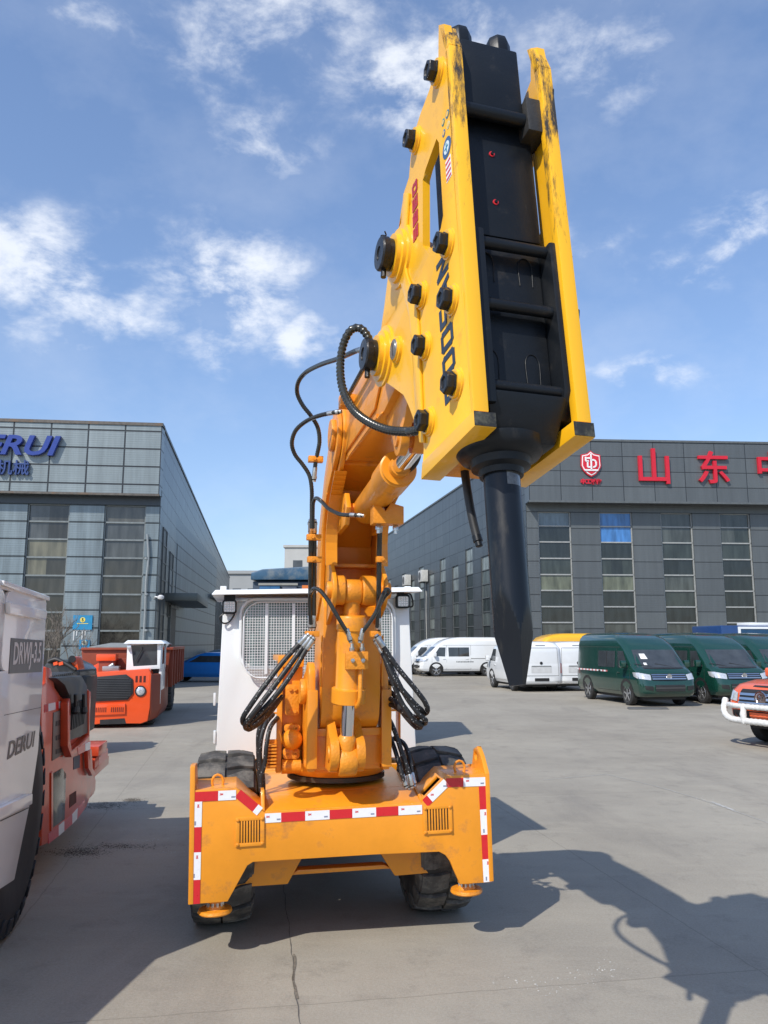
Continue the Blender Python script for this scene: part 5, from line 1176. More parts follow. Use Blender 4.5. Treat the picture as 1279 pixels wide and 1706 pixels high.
bundle([([(627, 1060, 5.1), (640, 1080, 5.1), (662, 1112, 5.1), (690, 1146, 5.1), (708, 1170, 5.12), (712, 1184, 5.15), (704, 1188, 5.25), (688, 1170, 5.4), (664, 1146, 5.55), (645, 1136, 5.7), (630, 1134, 5.8)], .0165),
        ([(630, 1064, 5.12), (641, 1086, 5.12), (655, 1120, 5.12), (676, 1160, 5.12), (698, 1190, 5.12), (709, 1200, 5.15), (704, 1206, 5.22), (688, 1196, 5.35), (664, 1166, 5.5), (646, 1150, 5.65), (630, 1146, 5.8)], .0165),
        ([(625, 1066, 5.14), (638, 1088, 5.14), (650, 1124, 5.14), (666, 1165, 5.14), (688, 1200, 5.14), (702, 1208, 5.17), (694, 1212, 5.22), (676, 1194, 5.35), (656, 1168, 5.5), (640, 1162, 5.65), (630, 1160, 5.8)], .0165),
        ([(628, 1070, 5.15), (642, 1098, 5.12), (660, 1136, 5.1), (690, 1172, 5.12), (704, 1186, 5.16), (696, 1196, 5.22), (674, 1188, 5.35), (656, 1176, 5.5), (640, 1172, 5.65), (630, 1172, 5.8)], .0165)])
for pts in ([(455, 1190, 5.75), (443, 1205, 5.65), (435, 1230, 5.6), (433, 1262, 5.6), (438, 1300, 5.6), (438, 1326, 5.6)], [(462, 1196, 5.75), (450, 1212, 5.6), (444, 1240, 5.55), (441, 1270, 5.55), (434, 1300, 5.55), (436, 1322, 5.55)],
            [(452, 1186, 5.8), (440, 1196, 5.7), (431, 1218, 5.66), (430, 1250, 5.66), (432, 1290, 5.66), (434, 1318, 5.66)]):
    hose('sleeved_hose', pts, .0155, sleeve_m, fit=(0, 0))
for pts in ([(632, 1176, 5.8), (643, 1190, 5.7), (655, 1212, 5.6), (666, 1245, 5.6), (676, 1280, 5.6), (681, 1312, 5.6)], [(634, 1186, 5.8), (648, 1200, 5.65), (660, 1225, 5.6), (672, 1262, 5.58), (682, 1290, 5.58), (686, 1310, 5.58)],
            [(655, 1230, 5.75), (672, 1238, 5.7), (682, 1262, 5.66), (686, 1290, 5.62), (690, 1308, 5.6)], [(632, 1196, 5.85), (646, 1220, 5.7), (658, 1250, 5.6), (668, 1285, 5.55), (676, 1310, 5.55)]):
    hose('sleeved_hose', pts, .0155, sleeve_m, fit=(0, 1))
# short hose hanging from the hammer
h_ = hose('hanging_hose', [(772, 760, 2.9), (774, 785, 2.9), (778, 815, 2.88), (784, 850, 2.86), (790, 878, 2.85), (795, 897, 2.84)], .0155, hose_m, parent=hammer, fit=(0, 0), n=14)
a, b = T(795, 897, 2.84), T(799, 912, 2.83); d = b - a; q = MB(); q.lathe(a, d, [(-.01, .0175), (.012, .0175), (.014, .013), (.03, .013), (.032, .009)], 12); q.build('nipple', blackp, h_)

# ================================================================== VEHICLES
def plan(xf, xr, hw, r, n=5, crown=0.0):
    """rounded rectangle outline, x forward, counter-clockwise from rear right"""
    out = []
    for cx_, cy_, a0 in ((xr + r, -hw + r, 180), (xf - r, -hw + r, 270), (xf - r, hw - r, 0), (xr + r, hw - r, 90)):
        for k in range(n + 1):
            a = R_(a0 + 90 * k / n); x = cx_ + r * math.cos(a); y = cy_ + r * math.sin(a)
            out.append((x, y))
    return [(x + (crown * (1 - (y / hw) ** 2) if x > (xf + xr) / 2 else 0), y) for x, y in out]
class Body:
    """stack of (z, x_front, x_rear, half width, corner radius)"""
    def __init__(s, L, crown=.06): s.L = L; s.crown = crown
    def at(s, z):
        L = s.L
        if z <= L[0][0]: return L[0][1:]
        for a, b in zip(L, L[1:]):
            if a[0] <= z <= b[0]:
                t = (z - a[0]) / (b[0] - a[0]); return tuple(p + (q - p) * t for p, q in zip(a[1:], b[1:]))
        return L[-1][1:]
    def mesh(s, q):
        zs = []
        for a, b in zip(s.L, s.L[1:]):
            for k in range(3): zs.append(a[0] + (b[0] - a[0]) * k / 3)
        zs.append(s.L[-1][0]); prev = None
        for z in zs:
            xf, xr, hw, r = s.at(z); R = [q.pt((x, y, z)) for x, y in plan(xf, xr, hw, r, 5, s.crown)]
            if prev:
                n = len(R)
                for i in range(n): q.face((prev[i], prev[(i + 1) % n], R[(i + 1) % n], R[i]))
            else: q.face(R[::-1])
            prev = R
        q.face(prev); return q
    def X(s, y, z, front=True):
        xf, xr, hw, r = s.at(z); a = abs(y); d = 0
        if a > hw - r: d = r - math.sqrt(max(0, r * r - min(r, a - (hw - r)) ** 2))
        return (xf - d + s.crown * (1 - (y / hw) ** 2)) if front else xr + d
    def side(s, q, poly, sg, off=.008, n=6):
        """panel on the side: poly = 4 corners (x,z): bl, br, tr, tl"""
        bl, br, tr, tl = [V(p) for p in poly]; G = []
        for i in range(n + 1):
            row = []
            for j in range(n + 1):
                t, u = i / n, j / n; p = (bl * (1 - u) + br * u) * (1 - t) + (tl * (1 - u) + tr * u) * t
                xf, xr, hw, r = s.at(p.y); x = p.x; d = 0
                if x > xf - r: d = r - math.sqrt(max(0, r * r - min(r, x - (xf - r)) ** 2))
                if x < xr + r: d = r - math.sqrt(max(0, r * r - min(r, (xr + r) - x) ** 2))
                row.append(q.pt((x, sg * (hw - d + off), p.y)))
            G.append(row)
        for i in range(n):
            for j in range(n): q.face((G[i][j], G[i][j + 1], G[i + 1][j + 1], G[i + 1][j]))
        return q
    def end(s, q, poly, front=True, off=.008, n=8):
        """panel on the front or rear: poly = 4 corners (y,z)"""
        bl, br, tr, tl = [V(p) for p in poly]; G = []; f = 1 if front else -1
        for i in range(n + 1):
            row = []
            for j in range(n + 1):
                t, u = i / n, j / n; p = (bl * (1 - u) + br * u) * (1 - t) + (tl * (1 - u) + tr * u) * t
                row.append(q.pt((s.X(p.x, p.y, front) + f * off, p.x, p.y)))
            G.append(row)
        for i in range(n):
            for j in range(n): q.face((G[i][j], G[i][j + 1], G[i + 1][j + 1], G[i + 1][j]))
        return q
glass_v = pm('vehicle_glass', (.045, .052, .058), .05, 0, var=.4, vs=2, spec=.8)
tyre_v = pm('car_tyre', (.022, .022, .022), .8, 0, var=.3, vs=20)
alloy = pm('alloy_rim', (.55, .56, .57), .25, .85, var=.1)
trim_k = pm('black_trim', (.02, .02, .021), .5, 0, var=.2)
chrm = pm('bright_trim', (.7, .7, .72), .12, 1, var=.05)
lampw = pm('headlamp_clear', (.62, .64, .66), .08, .4, var=.3, vs=30, coat=1)
lampr = pm('tail_lamp_red', (.45, .01, .015), .15, 0, var=.2, vs=30, coat=1)
def wheel_v(parent, x, y, R=.335, w=.2):
    s = 1 if y > 0 else -1; q = MB()
    q.lathe((x, y - s * w, R), (0, s, 0), [(0, R * .6), (.0, R * .94), (.02, R), (w - .03, R), (w - .005, R * .94), (w, R * .72), (w - .01, R * .66)], 36); t = q.build('wheel', tyre_v, parent)
    q = MB(); q.lathe((x, y - s * w, R), (0, s, 0), [(w - .05, R * .2), (w - .03, R * .6), (w - .002, R * .64), (w + .002, R * .68), (w - .008, R * .70)], 30, caps=False)
    q.lathe((x, y - s * w, R), (0, s, 0), [(w - .06, R * .62), (w - .055, .01)], 24)
    q.build('rim', pm('rim_shadow', (.05, .05, .05), .5), t)
    q = MB()
    for k in range(5):
        a = 2 * math.pi * k / 5 + .3; c, d = math.cos(a), math.sin(a); p = lambda r_, o, yy: (x + c * r_ - d * o, y + s * yy, R + d * r_ + c * o)
        q.hexa([p(.02, -.03, -.03), p(R * .66, -.035, -.03), p(R * .66, .035, -.03), p(.02, .03, -.03)], [p(.02, -.022, .0), p(R * .66, -.028, -.006), p(R * .66, .028, -.006), p(.02, .022, .0)])
    q.lathe((x, y - s * .02, R), (0, s, 0), [(0, .07), (.022, .065), (.026, .03)], 16)
    q.lathe((x, y - s * w, R), (0, s, 0), [(w - .02, R * .64), (w - .0, R * .66), (w + .003, R * .70), (w - .015, R * .72)], 30, caps=False)
    q.build('spokes', alloy, t); return t
def van(label, paint, x, y, rot, roof='high', wb=2.9, glass_side=True, group='vans parked in the yard', stripe=False, name='panel_van', text=False, roof_paint=None, sticker=False, rearwin=False):
    root = thing(name, label, 'van', (0, 0, 0), 0, group)
    Ln = wb + 1.95; xr0 = 0.; zr = 2.25 if roof == 'high' else 1.96
    xs = Ln
    Ls = [(.30, xs - .12, .06, .84, .18), (.42, xs - .01, .0, .90, .22), (.62, xs + .0, 0, .925, .24), (.85, xs - .05, .0, .93, .24), (1.0, xs - .14, .0, .93, .25), (1.10, xs - .26, .01, .925, .26), (1.18, xs - .43, .01, .92, .26), (1.72, xs - 1.02, .04, .88, .24)]
    if roof == 'high': Ls += [(1.86, xs - 1.20, .05, .87, .25), (2.05, xs - 1.52, .08, .835, .27), (2.16, xs - 1.82, .13, .77, .30), (2.23, xs - 2.15, .22, .66, .34), (2.26, xs - 2.6, .5, .4, .3)]
    else: Ls += [(1.82, xs - 1.18, .08, .82, .28), (1.91, xs - 1.4, .14, .74, .3), (1.955, xs - 1.7, .26, .6, .32), (1.975, xs - 2.0, .5, .4, .3)]
    B = Body(Ls, .05); q = B.mesh(MB()); body = q.build('body', paint, root, ang=50)
    xw = (.98, .98 + wb)
    # windscreen
    q = MB(); B.end(q, [(-.80, 1.17), (.80, 1.17), (.70, 1.70), (-.70, 1.70)]); ws = q.build('windscreen', glass_v, root)
    q = MB(); B.end(q, [(-.86, 1.13), (.86, 1.13), (.86, 1.17), (-.86, 1.17)], off=.006); q.build('cowl', trim_k, root)
    for s in (-.35, .3): q = MB(); q.tube([(B.X(s, 1.2) + .02, s, 1.19), (B.X(s, 1.25) + .02, s - .28, 1.245), (B.X(s - .45, 1.28) + .02, s - .5, 1.28)], .009, 5); q.build('wiper', trim_k, ws)
    if sticker:
        q = MB(); B.end(q, [(-.56, 1.42), (-.34, 1.42), (-.36, 1.58), (-.54, 1.58)], off=.012, n=2); q.build('sticker', pm('paper_white', (.7, .7, .68), .6), ws)
        q = MB(); B.end(q, [(-.56, 1.24), (-.46, 1.24), (-.46, 1.31), (-.56, 1.31)], off=.012, n=2); q.build('sticker', MATS['paper_white'], ws)
    for s in (1, -1):
        # cab window with frame, side windows, doors seams
        q = MB(); B.side(q, [(xs - 1.50, 1.14), (xs - .82, 1.17), (xs - 1.16, 1.66), (xs - 1.54, 1.66)], s); q.build('side_window', glass_v, root)
        if glass_side:
            q = MB(); B.side(q, [(xs - 2.95, 1.14), (xs - 1.72, 1.14), (xs - 1.70, 1.66), (xs - 2.95, 1.66)], s); w_ = q.build('side_window', glass_v, root)
            q = MB(); B.side(q, [(xs - 2.35, 1.14), (xs - 2.31, 1.14), (xs - 2.31, 1.66), (xs - 2.35, 1.66)], s, .012, 2); q.build('pillar', trim_k, w_)
        q = MB()
        for (a, b, z0, z1) in ((xs - 1.60, xs - 1.59, .42, 1.78), (xs - 3.05, xs - 3.04, .42, 1.78), (xs - .72, xs - .71, .55, 1.1), (xs - 3.06, xs - .72, .405, .415), (.25, xs - 1.4, 1.775, 1.785), (.28, xs - 3.05, 1.0, 1.03)):
            B.side(q, [(a, z0), (b, z0), (b, z1), (a, z1)], s, .004, 3)
        q.build('door_seam', pm('seam_dark', (.06, .06, .06), .7), root)
        for a in (xs - 1.52, xs - 2.9): q = MB(); q.box(a, a + .16, s * .93, s * .955, .98, 1.02); q.build('door_handle', paint, root, bevel=.006)
        q = MB(); q.prism([(xs - .88 + X, s * .98, 1.24 + Z) for X, Z in rrect(-.06, .10, -.10, .13, .05)], (0, s * .17, 0)); m_ = q.build('mirror', paint, root, bevel=.02)
        q = MB(); q.box(xs - .90, xs - .82, min(s * .90, s * 1.0), max(s * .90, s * 1.0), 1.16, 1.22); q.build('mirror_arm', trim_k, m_)
        # headlamp wraps round the corner
        q = MB(); B.end(q, [(s * .60, .80), (s * .905, .84), (s * .905, 1.02), (s * .58, .96)], off=.014, n=6); B.side(q, [(xs - .42, .90), (xs - .19, .84), (xs - .22, 1.02), (xs - .50, 1.02)], s, .012, 4); q.build('headlight', lampw, root)
        q = MB(); B.end(q, [(s * .55, .50), (s * .78, .52), (s * .80, .64), (s * .56, .62)], off=.01, n=3); q.build('fog_lamp_recess', trim_k, root)
        q = MB(); B.end(q, [(s * .80, .72), (s * .91, .72), (s * .90, 1.12), (s * .82, 1.12)], False, .012, 4); q.build('tail_lamp', lampr, root)
        for a in xw:
            q = MB(); pts = [(a + .43 * math.cos(t), .40 + .42 * math.sin(t)) for t in [R_(-14 + i * 208 / 16) for i in range(17)]]
            c = q.pt((a, s * (B.at(.4)[2] + .006), .36)); ids = [q.pt((X, s * (B.at(Z)[2] + .006), Z)) for X, Z in pts]
            for i in range(16): q.face((c, ids[i], ids[i + 1]))
            q.build('wheel_arch', trim_k, root)
    for a in xw:
        for s in (1, -1): wheel_v(root, a, s * .915)
    # grille with bars and round badge
    q = MB(); B.end(q, [(-.56, .80), (.56, .80), (.56, .99), (-.56, .99)], off=.010); gr_ = q.build('grille', trim_k, root)
    for z in (.84, .90, .96): q = MB(); B.end(q, [(-.55, z - .014), (.55, z - .014), (.55, z + .014), (-.55, z + .014)], off=.026); q.build('grille_bar', chrm, gr_)
    q = MB(); q.lathe((B.X(0, .9) + .02, 0, .90), (1, 0, 0), [(0, .085), (.02, .085), (.02, .068), (.014, .06)], 20); bd = q.build('badge', chrm, gr_)
    q = MB(); xx = B.X(0, .9) + .042
    for s in (-1, 1): q.prism([(xx, s * .008, .86), (xx, s * .045, .94), (xx, s * .022, .94), (xx, s * .002, .90)], (.004, 0, 0))
    q.build('badge_mark', chrm, bd)
    q = MB(); B.end(q, [(-.48, .48), (.48, .48), (.48, .66), (-.48, .66)], off=.008); q.build('lower_intake', trim_k, root)
    q = MB(); B.end(q, [(-.48, .56), (.48, .56), (.48, .58), (-.48, .58)], off=.012); q.build('intake_bar', pm('grey_trim', (.1, .1, .1), .5), root)
    # rear: door, plate recess, badge, bumper
    q = MB()
    for r_ in ([(-.72, .62), (.72, .62), (.72, .635), (-.72, .635)], [(-.72, .62), (-.71, .62), (-.68, 1.72), (-.69, 1.72)], [(.71, .62), (.72, .62), (.69, 1.72), (.68, 1.72)], [(-.69, 1.71), (.69, 1.71), (.69, 1.725), (-.69, 1.725)]): B.end(q, r_, False, .006)
    q.build('tailgate_seam', MATS['seam_dark'], root)
    q = MB(); B.end(q, [(-.42, .74), (.42, .74), (.42, .98), (-.42, .98)], False, .007); q.build('plate_recess', pm('recess_grey', (.55, .56, .56), .5), root)
    q = MB(); B.end(q, [(-.42, .98), (.42, .98), (.40, 1.02), (-.40, 1.02)], False, .014); q.build('tailgate_handle', pm('grey_trim2', (.22, .23, .23), .4), root)
    q = MB(); q.lathe((B.X(0, 1.1, False) - .006, 0, 1.12), (-1, 0, 0), [(0, .06), (.012, .06), (.014, .03)], 18); q.build('badge', trim_k, root)
    q = MB(); B.end(q, [(-.88, .34), (.88, .34), (.90, .58), (-.90, .58)], False, .035); bp_ = q.build('rear_bumper', paint, root)
    q = MB(); B.end(q, [(-.30, .42), (.30, .42), (.30, .54), (-.30, .54)], False, .042, 2); q.build('bumper_recess', trim_k, bp_)
    q = MB(); B.end(q, [(-.2, zr - .16), (.2, zr - .16), (.2, zr - .13), (-.2, zr - .13)], False, .012, 2); q.build('high_brake_lamp', pm('lamp_grey', (.2, .2, .22), .3), root)
    if rearwin: q = MB(); B.end(q, [(-.62, 1.2), (.62, 1.2), (.58, 1.66), (-.58, 1.66)], False, .01); q.build('rear_window', glass_v, root)
    if stripe:
        for s in (1, -1):
            for k in range(9):
                q = MB(); a = .18 + k * .27; B.side(q, [(a, .985), (a + .14, .985), (a + .14, 1.035), (a, 1.035)], s, .010, 2); q.build('stripe', white_t, root)
                q = MB(); a += .14; B.side(q, [(a, .985), (a + .13, .985), (a + .13, 1.035), (a, 1.035)], s, .010, 2); q.build('stripe', pm('stripe_pink', (.5, .16, .16), .4), root)
    if text:
        for s in (1, -1):
            q = MB(); 
            for k, (a, w_) in enumerate(((0, .08), (.11, .05), (.18, .06), (.27, .07), (.36, .05), (.43, .05), (.5, .07), (.60, .06), (.69, .07), (.79, .06), (.88, .07), (.98, .05))): B.side(q, [(xs - 3.2 + a, .80), (xs - 3.2 + a + w_, .80), (xs - 3.2 + a + w_, .86 + .02 * (k % 2)), (xs - 3.2 + a, .86)], s, .006, 1)
            q.build('side_inscription', pm('ink_grey', (.12, .13, .13), .6), root)
    if roof_paint:
        Lr = [l for l in Ls if l[0] >= 1.72]; Lr = [(z + (.13 if z > 1.9 else 0), a + .006, b - .006, c + .006, d) for z, a, b, c, d in Lr]; q = Body(Lr, .05).mesh(MB()); q.build('roof', roof_paint, root, ang=50)
    q = MB(); q.box(.3, xs - .4, -.7, .7, .2, .34); q.build('underbody', trim_k, root)
    root.location = (x, y, 0); root.rotation_euler = (0, 0, rot); root['half'] = 0; del root['half']
    return root, (lambda lx, ly: None)
def place_from_wheel(px_, py_, lx, ly, rot):
    g = gnd(px_, py_); c, s = math.cos(rot), math.sin(rot); return g.x - (lx * c - ly * s), g.y - (lx * s + ly * c)
green = pm('deep_green_paint', (.006, .042, .030), .16, 0, var=.05, vs=2, coat=.9)
vwhite = pm('van_white', (.72, .74, .75), .2, 0, var=.04, vs=2, coat=.6)
yroof = pm('van_yellow', (.78, .42, .02), .25, 0, var=.04, coat=.5)
toC = R_(-80); away = R_(100); left = R_(190)
x, y = place_from_wheel(1050, 1175, 3.88, -.82, toC)
van('dark green van with a red and white side stripe and paper on its windscreen', green, x, y, toC, 'high', glass_side=True, group='dark green vans', stripe=True, sticker=True)
x, y = place_from_wheel(1174, 1172, 3.88, -.82, toC)
van('dark green van parked between the striped green van and the orange pickup', green, x, y, toC, 'high', group='dark green vans')
v3 = V((x, y, 0)) + V((math.cos(R_(10)), math.sin(R_(10)), 0)) * 2.55 + V((-math.sin(R_(10)), math.cos(R_(10)), 0)) * .9
van('dark green van at the right edge, mostly hidden behind the orange pickup', green, v3.x, v3.y, toC, 'high', group='dark green vans')
g = gnd(903, 1153); x, y = g.x, g.y
van('low roofed white van seen from behind, right behind the chisel tip', vwhite, x, y, away, 'low', wb=2.6, glass_side=False, group='white vans')
g = gnd(965, 1152)
van('white van seen from behind, between the chisel tip van and the striped green van', vwhite, g.x, g.y, away, 'low', wb=2.6, glass_side=False, group='white vans')
x, y = place_from_wheel(727, 1127, 4.0, .82, left)
van('long white high roofed van seen from its side with a line of small grey writing', vwhite, x, y, left, 'high', wb=3.05, glass_side=True, group='white vans', text=True)
van('white van half hidden behind the long white van, only its nose showing', vwhite, x - .95, y + 2.6, left, 'high', wb=3.05, group='white vans')
g = T(1010, 1072, 41.5)
van('white van with a yellow high roof parked across behind the white vans', vwhite, g.x, 41.5, left, 'high', wb=3.05, glass_side=False, group=None, roof_paint=yroof, name='yellow_roofed_van')

# ---------- blue box truck behind the green vans
def blue_truck():
    c = T(1240, 1072, 33.5); root = thing('box_truck', 'blue box truck with a white framed window behind the green vans', 'truck', (c.x, c.y, 0), R_(10))
    M = frame((c.x, c.y, 0), R_(10)); bl = pm('truck_blue', (.015, .05, .16), .3, coat=.5)
    q = MB(M); q.box(-1.0, 3.5, 0, 2.2, .9, 2.62); q.build('box_body', bl, root, bevel=.05)
    q = MB(M); z0, z1 = 1.3, 2.48
    q.box(-.25, 3.3, -.04, 0, z1, z1 + .09); q.box(-.25, 3.3, -.04, 0, z0 - .09, z0); q.box(-.25, -.15, -.04, 0, z0, z1); q.box(3.2, 3.3, -.04, 0, z0, z1); q.build('window_frame', white_p, root)
    q = MB(M); q.box(-.15, 3.2, -.02, 0, z0, z1); q.build('window', pm('blue_glass', (.01, .06, .14), .1), root)
    q = MB(M); q.box(-.85, -.45, -.03, 0, 2.0, 2.25); q.build('vent', trim_k, root)
    q = MB(M); q.box(.5, 1.4, .3, 1.2, 2.62, 2.75); q.build('roof_hatch', white_p, root, bevel=.03)
    q = MB(M); q.box(-1.0, 3.4, .2, 2.0, .5, .9); q.build('chassis', trim_k, root)
    for xx in (-.4, 2.6):
        q = MB(M); q.lathe((xx, .1, .42), (0, 1, 0), [(0, .3), (.0, .4), (.03, .42), (.25, .42)], 24); q.build('wheel', tyre_v, root)
blue_truck()

# ---------- orange pickup at the right edge
def pickup():
    th = R_(66); pt = pm('pickup_orange', (.72, .13, .05), .25, coat=.6, var=.05)
    root = thing('pickup', 'orange red pickup with a white wrapped bull bar at the right edge', 'pickup', (0, 0, 0))
    Ls = [(.42, 5.05, .05, .84, .2), (.55, 5.2, 0, .92, .25), (.8, 5.22, 0, .94, .25), (1.0, 5.15, 0, .94, .28), (1.12, 5.0, .02, .92, .3), (1.2, 4.6, .05, .88, .3)]
    B = Body(Ls, .10); B.mesh(q := MB()); q.build('body', pt, root, ang=50)
    C = Body([(1.12, 4.0, 1.7, .86, .15), (1.2, 3.95, 1.7, .86, .15), (1.72, 3.1, 1.95, .72, .15), (1.8, 2.9, 2.05, .66, .2), (1.83, 2.7, 2.2, .5, .2)], .06); C.mesh(q := MB()); q.build('cabin', pt, root, ang=50)
    q = MB(); C.end(q, [(-.78, 1.2), (.78, 1.2), (.68, 1.68), (-.68, 1.68)]); q.build('windscreen', glass_v, root)
    for s in (1, -1):
        q = MB(); C.side(q, [(2.1, 1.22), (3.6, 1.22), (3.1, 1.66), (2.15, 1.66)], s); q.build('side_window', glass_v, root)
        q = MB(); B.end(q, [(s * .58, .82), (s * .93, .86), (s * .92, 1.06), (s * .60, .98)], off=.016, n=6); B.side(q, [(4.75, .90), (4.98, .86), (4.95, 1.05), (4.68, 1.06)], s, .012, 4); q.build('headlight', lampw, root)
        q = MB(); q.prism([(3.75 + X, s * .98, 1.3 + Z) for X, Z in rrect(-.07, .10, -.08, .11, .05)], (0, s * .18, 0)); q.build('mirror', pt, root, bevel=.02)
        for a in (1.1, 4.25):
            q = MB(); pts = [(a + .47 * math.cos(t), .48 + .47 * math.sin(t)) for t in [R_(-20 + i * 220 / 16) for i in range(17)]]
            c = q.pt((a, s * .945, .42)); ids = [q.pt((X, s * .952, Z)) for X, Z in pts]
            for i in range(16): q.face((c, ids[i], ids[i + 1]))
            q.build('wheel_arch', trim_k, root); wheel_v(root, a, s * .95, .38, .25)
    q = MB(); B.end(q, [(-.54, .74), (.54, .74), (.54, 1.05), (-.54, 1.05)], off=.014); gr_ = q.build('grille', trim_k, root)
    for z in (.80, .88, .96): q = MB(); B.end(q, [(-.53, z - .022), (.53, z - .022), (.53, z + .022), (-.53, z + .022)], off=.034); q.build('grille_bar', chrm, gr_)
    q = MB(); q.lathe((B.X(0, .9) + .03, 0, .90), (1, 0, 0), [(0, .13), (.03, .13), (.03, .10), (.02, .09)], 24); bd = q.build('badge', chrm, gr_)
    q = MB(); xx = B.X(0, .9) + .062
    for s in (-1, 1): q.prism([(xx, s * .012, .84), (xx, s * .07, .96), (xx, s * .035, .96), (xx, s * .004, .90)], (.006, 0, 0))
    q.build('badge_mark', chrm, bd)
    q = MB(); B.end(q, [(-.75, .44), (.75, .44), (.75, .66), (-.75, .66)], off=.008); q.build('lower_intake', trim_k, root)
    q = MB(); B.end(q, [(-.26, .50), (.26, .50), (.26, .64), (-.26, .64)], off=.05, n=2); q.build('number_plate', pm('plate_orange', (.75, .14, .05), .4), root)
    q = MB(); B.end(q, [(-.5, 1.09), (.5, 1.09), (.42, 1.12), (-.42, 1.12)], off=-.03); q.build('hood_slot', trim_k, root)
    wrap = pm('white_bubble_wrap', (.66, .66, .64), .45, var=.2, vs=14, bump=.9, bs=22)
    q = MB(); q.tube([(5.16, -.98, .84), (5.28, -.92, .62), (5.38, -.7, .50), (5.42, -.35, .48), (5.43, 0, .48), (5.42, .35, .48), (5.38, .7, .50), (5.28, .92, .62), (5.16, .98, .84)], .055, 12, .14, .05)
    bb = q.build('bull_bar', wrap, root)
    for z, w_ in ((.74, .86),): q = MB(); q.tube([(5.23, -w_, z), (5.39, -.5, z), (5.42, 0, z), (5.39, .5, z), (5.23, w_, z)], .045, 12, .14, .05); q.build('upper_bar', wrap, bb)
    for s in (-.32, .32): q = MB(); q.tube([(5.42, s, .44), (5.44, s, .6), (5.40, s, .78)], .055, 12, .14, .05); q.build('upright', wrap, bb)
    q = MB(); q.box(.3, 4.8, -.7, .7, .3, .45); q.build('underbody', trim_k, root)
    q = MB(); q.box(.1, 1.6, -.8, .8, 1.2, 1.22); q.build('cargo_cover', trim_k, root)
    fwd_ = V((-math.sin(th), -math.cos(th), 0)); c = V((6.92, 15.2, 0)); rot = math.atan2(fwd_.y, fwd_.x); o = V((c.x, c.y, 0)) - fwd_ * 5.3
    root.location = (o.x, o.y, 0); root.rotation_euler = (0, 0, rot)
pickup()
# rubber mat lying in front of the striped van
g0 = gnd(1078, 1181); q = MB(frame(tuple(g0), R_(4))); q.hexa([(-.65, -.25, .004), (.55, -.3, .004), (.7, .25, .004), (-.5, .3, .004)], [(-.63, -.22, .03), (.52, -.27, .025), (.68, .23, .03), (-.48, .27, .04)])
tag(q.build('rubber_mat', pm('mat_grey', (.10, .10, .095), .8, var=.3), bevel=.01), 'flat dark mat lying on the ground before the striped green van', 'mat')

# ---------- blue cars beyond the orange truck
def car(label, paint, x, y, rot):
    root = thing('blue_car', label, 'car', (0, 0, 0), 0, 'blue cars by the left hall')
    B = Body([(.25, 4.3, .1, .80, .3), (.4, 4.45, .0, .88, .35), (.65, 4.45, 0, .89, .38), (.85, 4.2, .03, .88, .4), (.95, 3.6, .08, .85, .4)], .08); B.mesh(q := MB()); q.build('body', paint, root, ang=50)
    C = Body([(.9, 3.35, .25, .80, .3), (1.3, 2.55, .75, .66, .3), (1.42, 2.2, 1.0, .58, .3), (1.46, 1.9, 1.2, .4, .2)], .06); C.mesh(q := MB()); q.build('cabin', paint, root, ang=50)
    q = MB(); C.end(q, [(-.7, .95), (.7, .95), (.58, 1.30), (-.58, 1.30)]); q.build('windscreen', glass_v, root)
    q = MB(); C.end(q, [(-.66, .98), (.66, .98), (.56, 1.30), (-.56, 1.30)], False); q.build('rear_window', glass_v, root)
    for s in (1, -1):
        q = MB(); C.side(q, [(.7, .97), (3.0, .97), (2.45, 1.28), (1.0, 1.28)], s); q.build('side_window', glass_v, root)
        q = MB(); B.end(q, [(s * .45, .60), (s * .85, .64), (s * .85, .76), (s * .5, .72)], off=.01, n=4); q.build('headlight', lampw, root)
        q = MB(); B.end(q, [(s * .45, .66), (s * .85, .66), (s * .85, .80), (s * .45, .80)], False, .01, 4); q.build('tail_lamp', lampr, root)
        for a in (.8, 3.5): wheel_v(root, a, s * .88, .32)
    root.location = (x, y, 0); root.rotation_euler = (0, 0, rot)
cblue = pm('car_blue', (.02, .20, .58), .2, coat=.8, var=.04); cgrey = pm('car_greyblue', (.10, .16, .2), .25, coat=.8)
g = gnd(323, 1136); car('bright blue hatchback between the orange truck and the white cab', cblue, g.x + 2.6, g.y + .2, R_(172))
g = gnd(330, 1117); car('dull grey blue car parked farther back behind the bright blue hatchback', cgrey, g.x + 3.2, g.y + .5, R_(172))

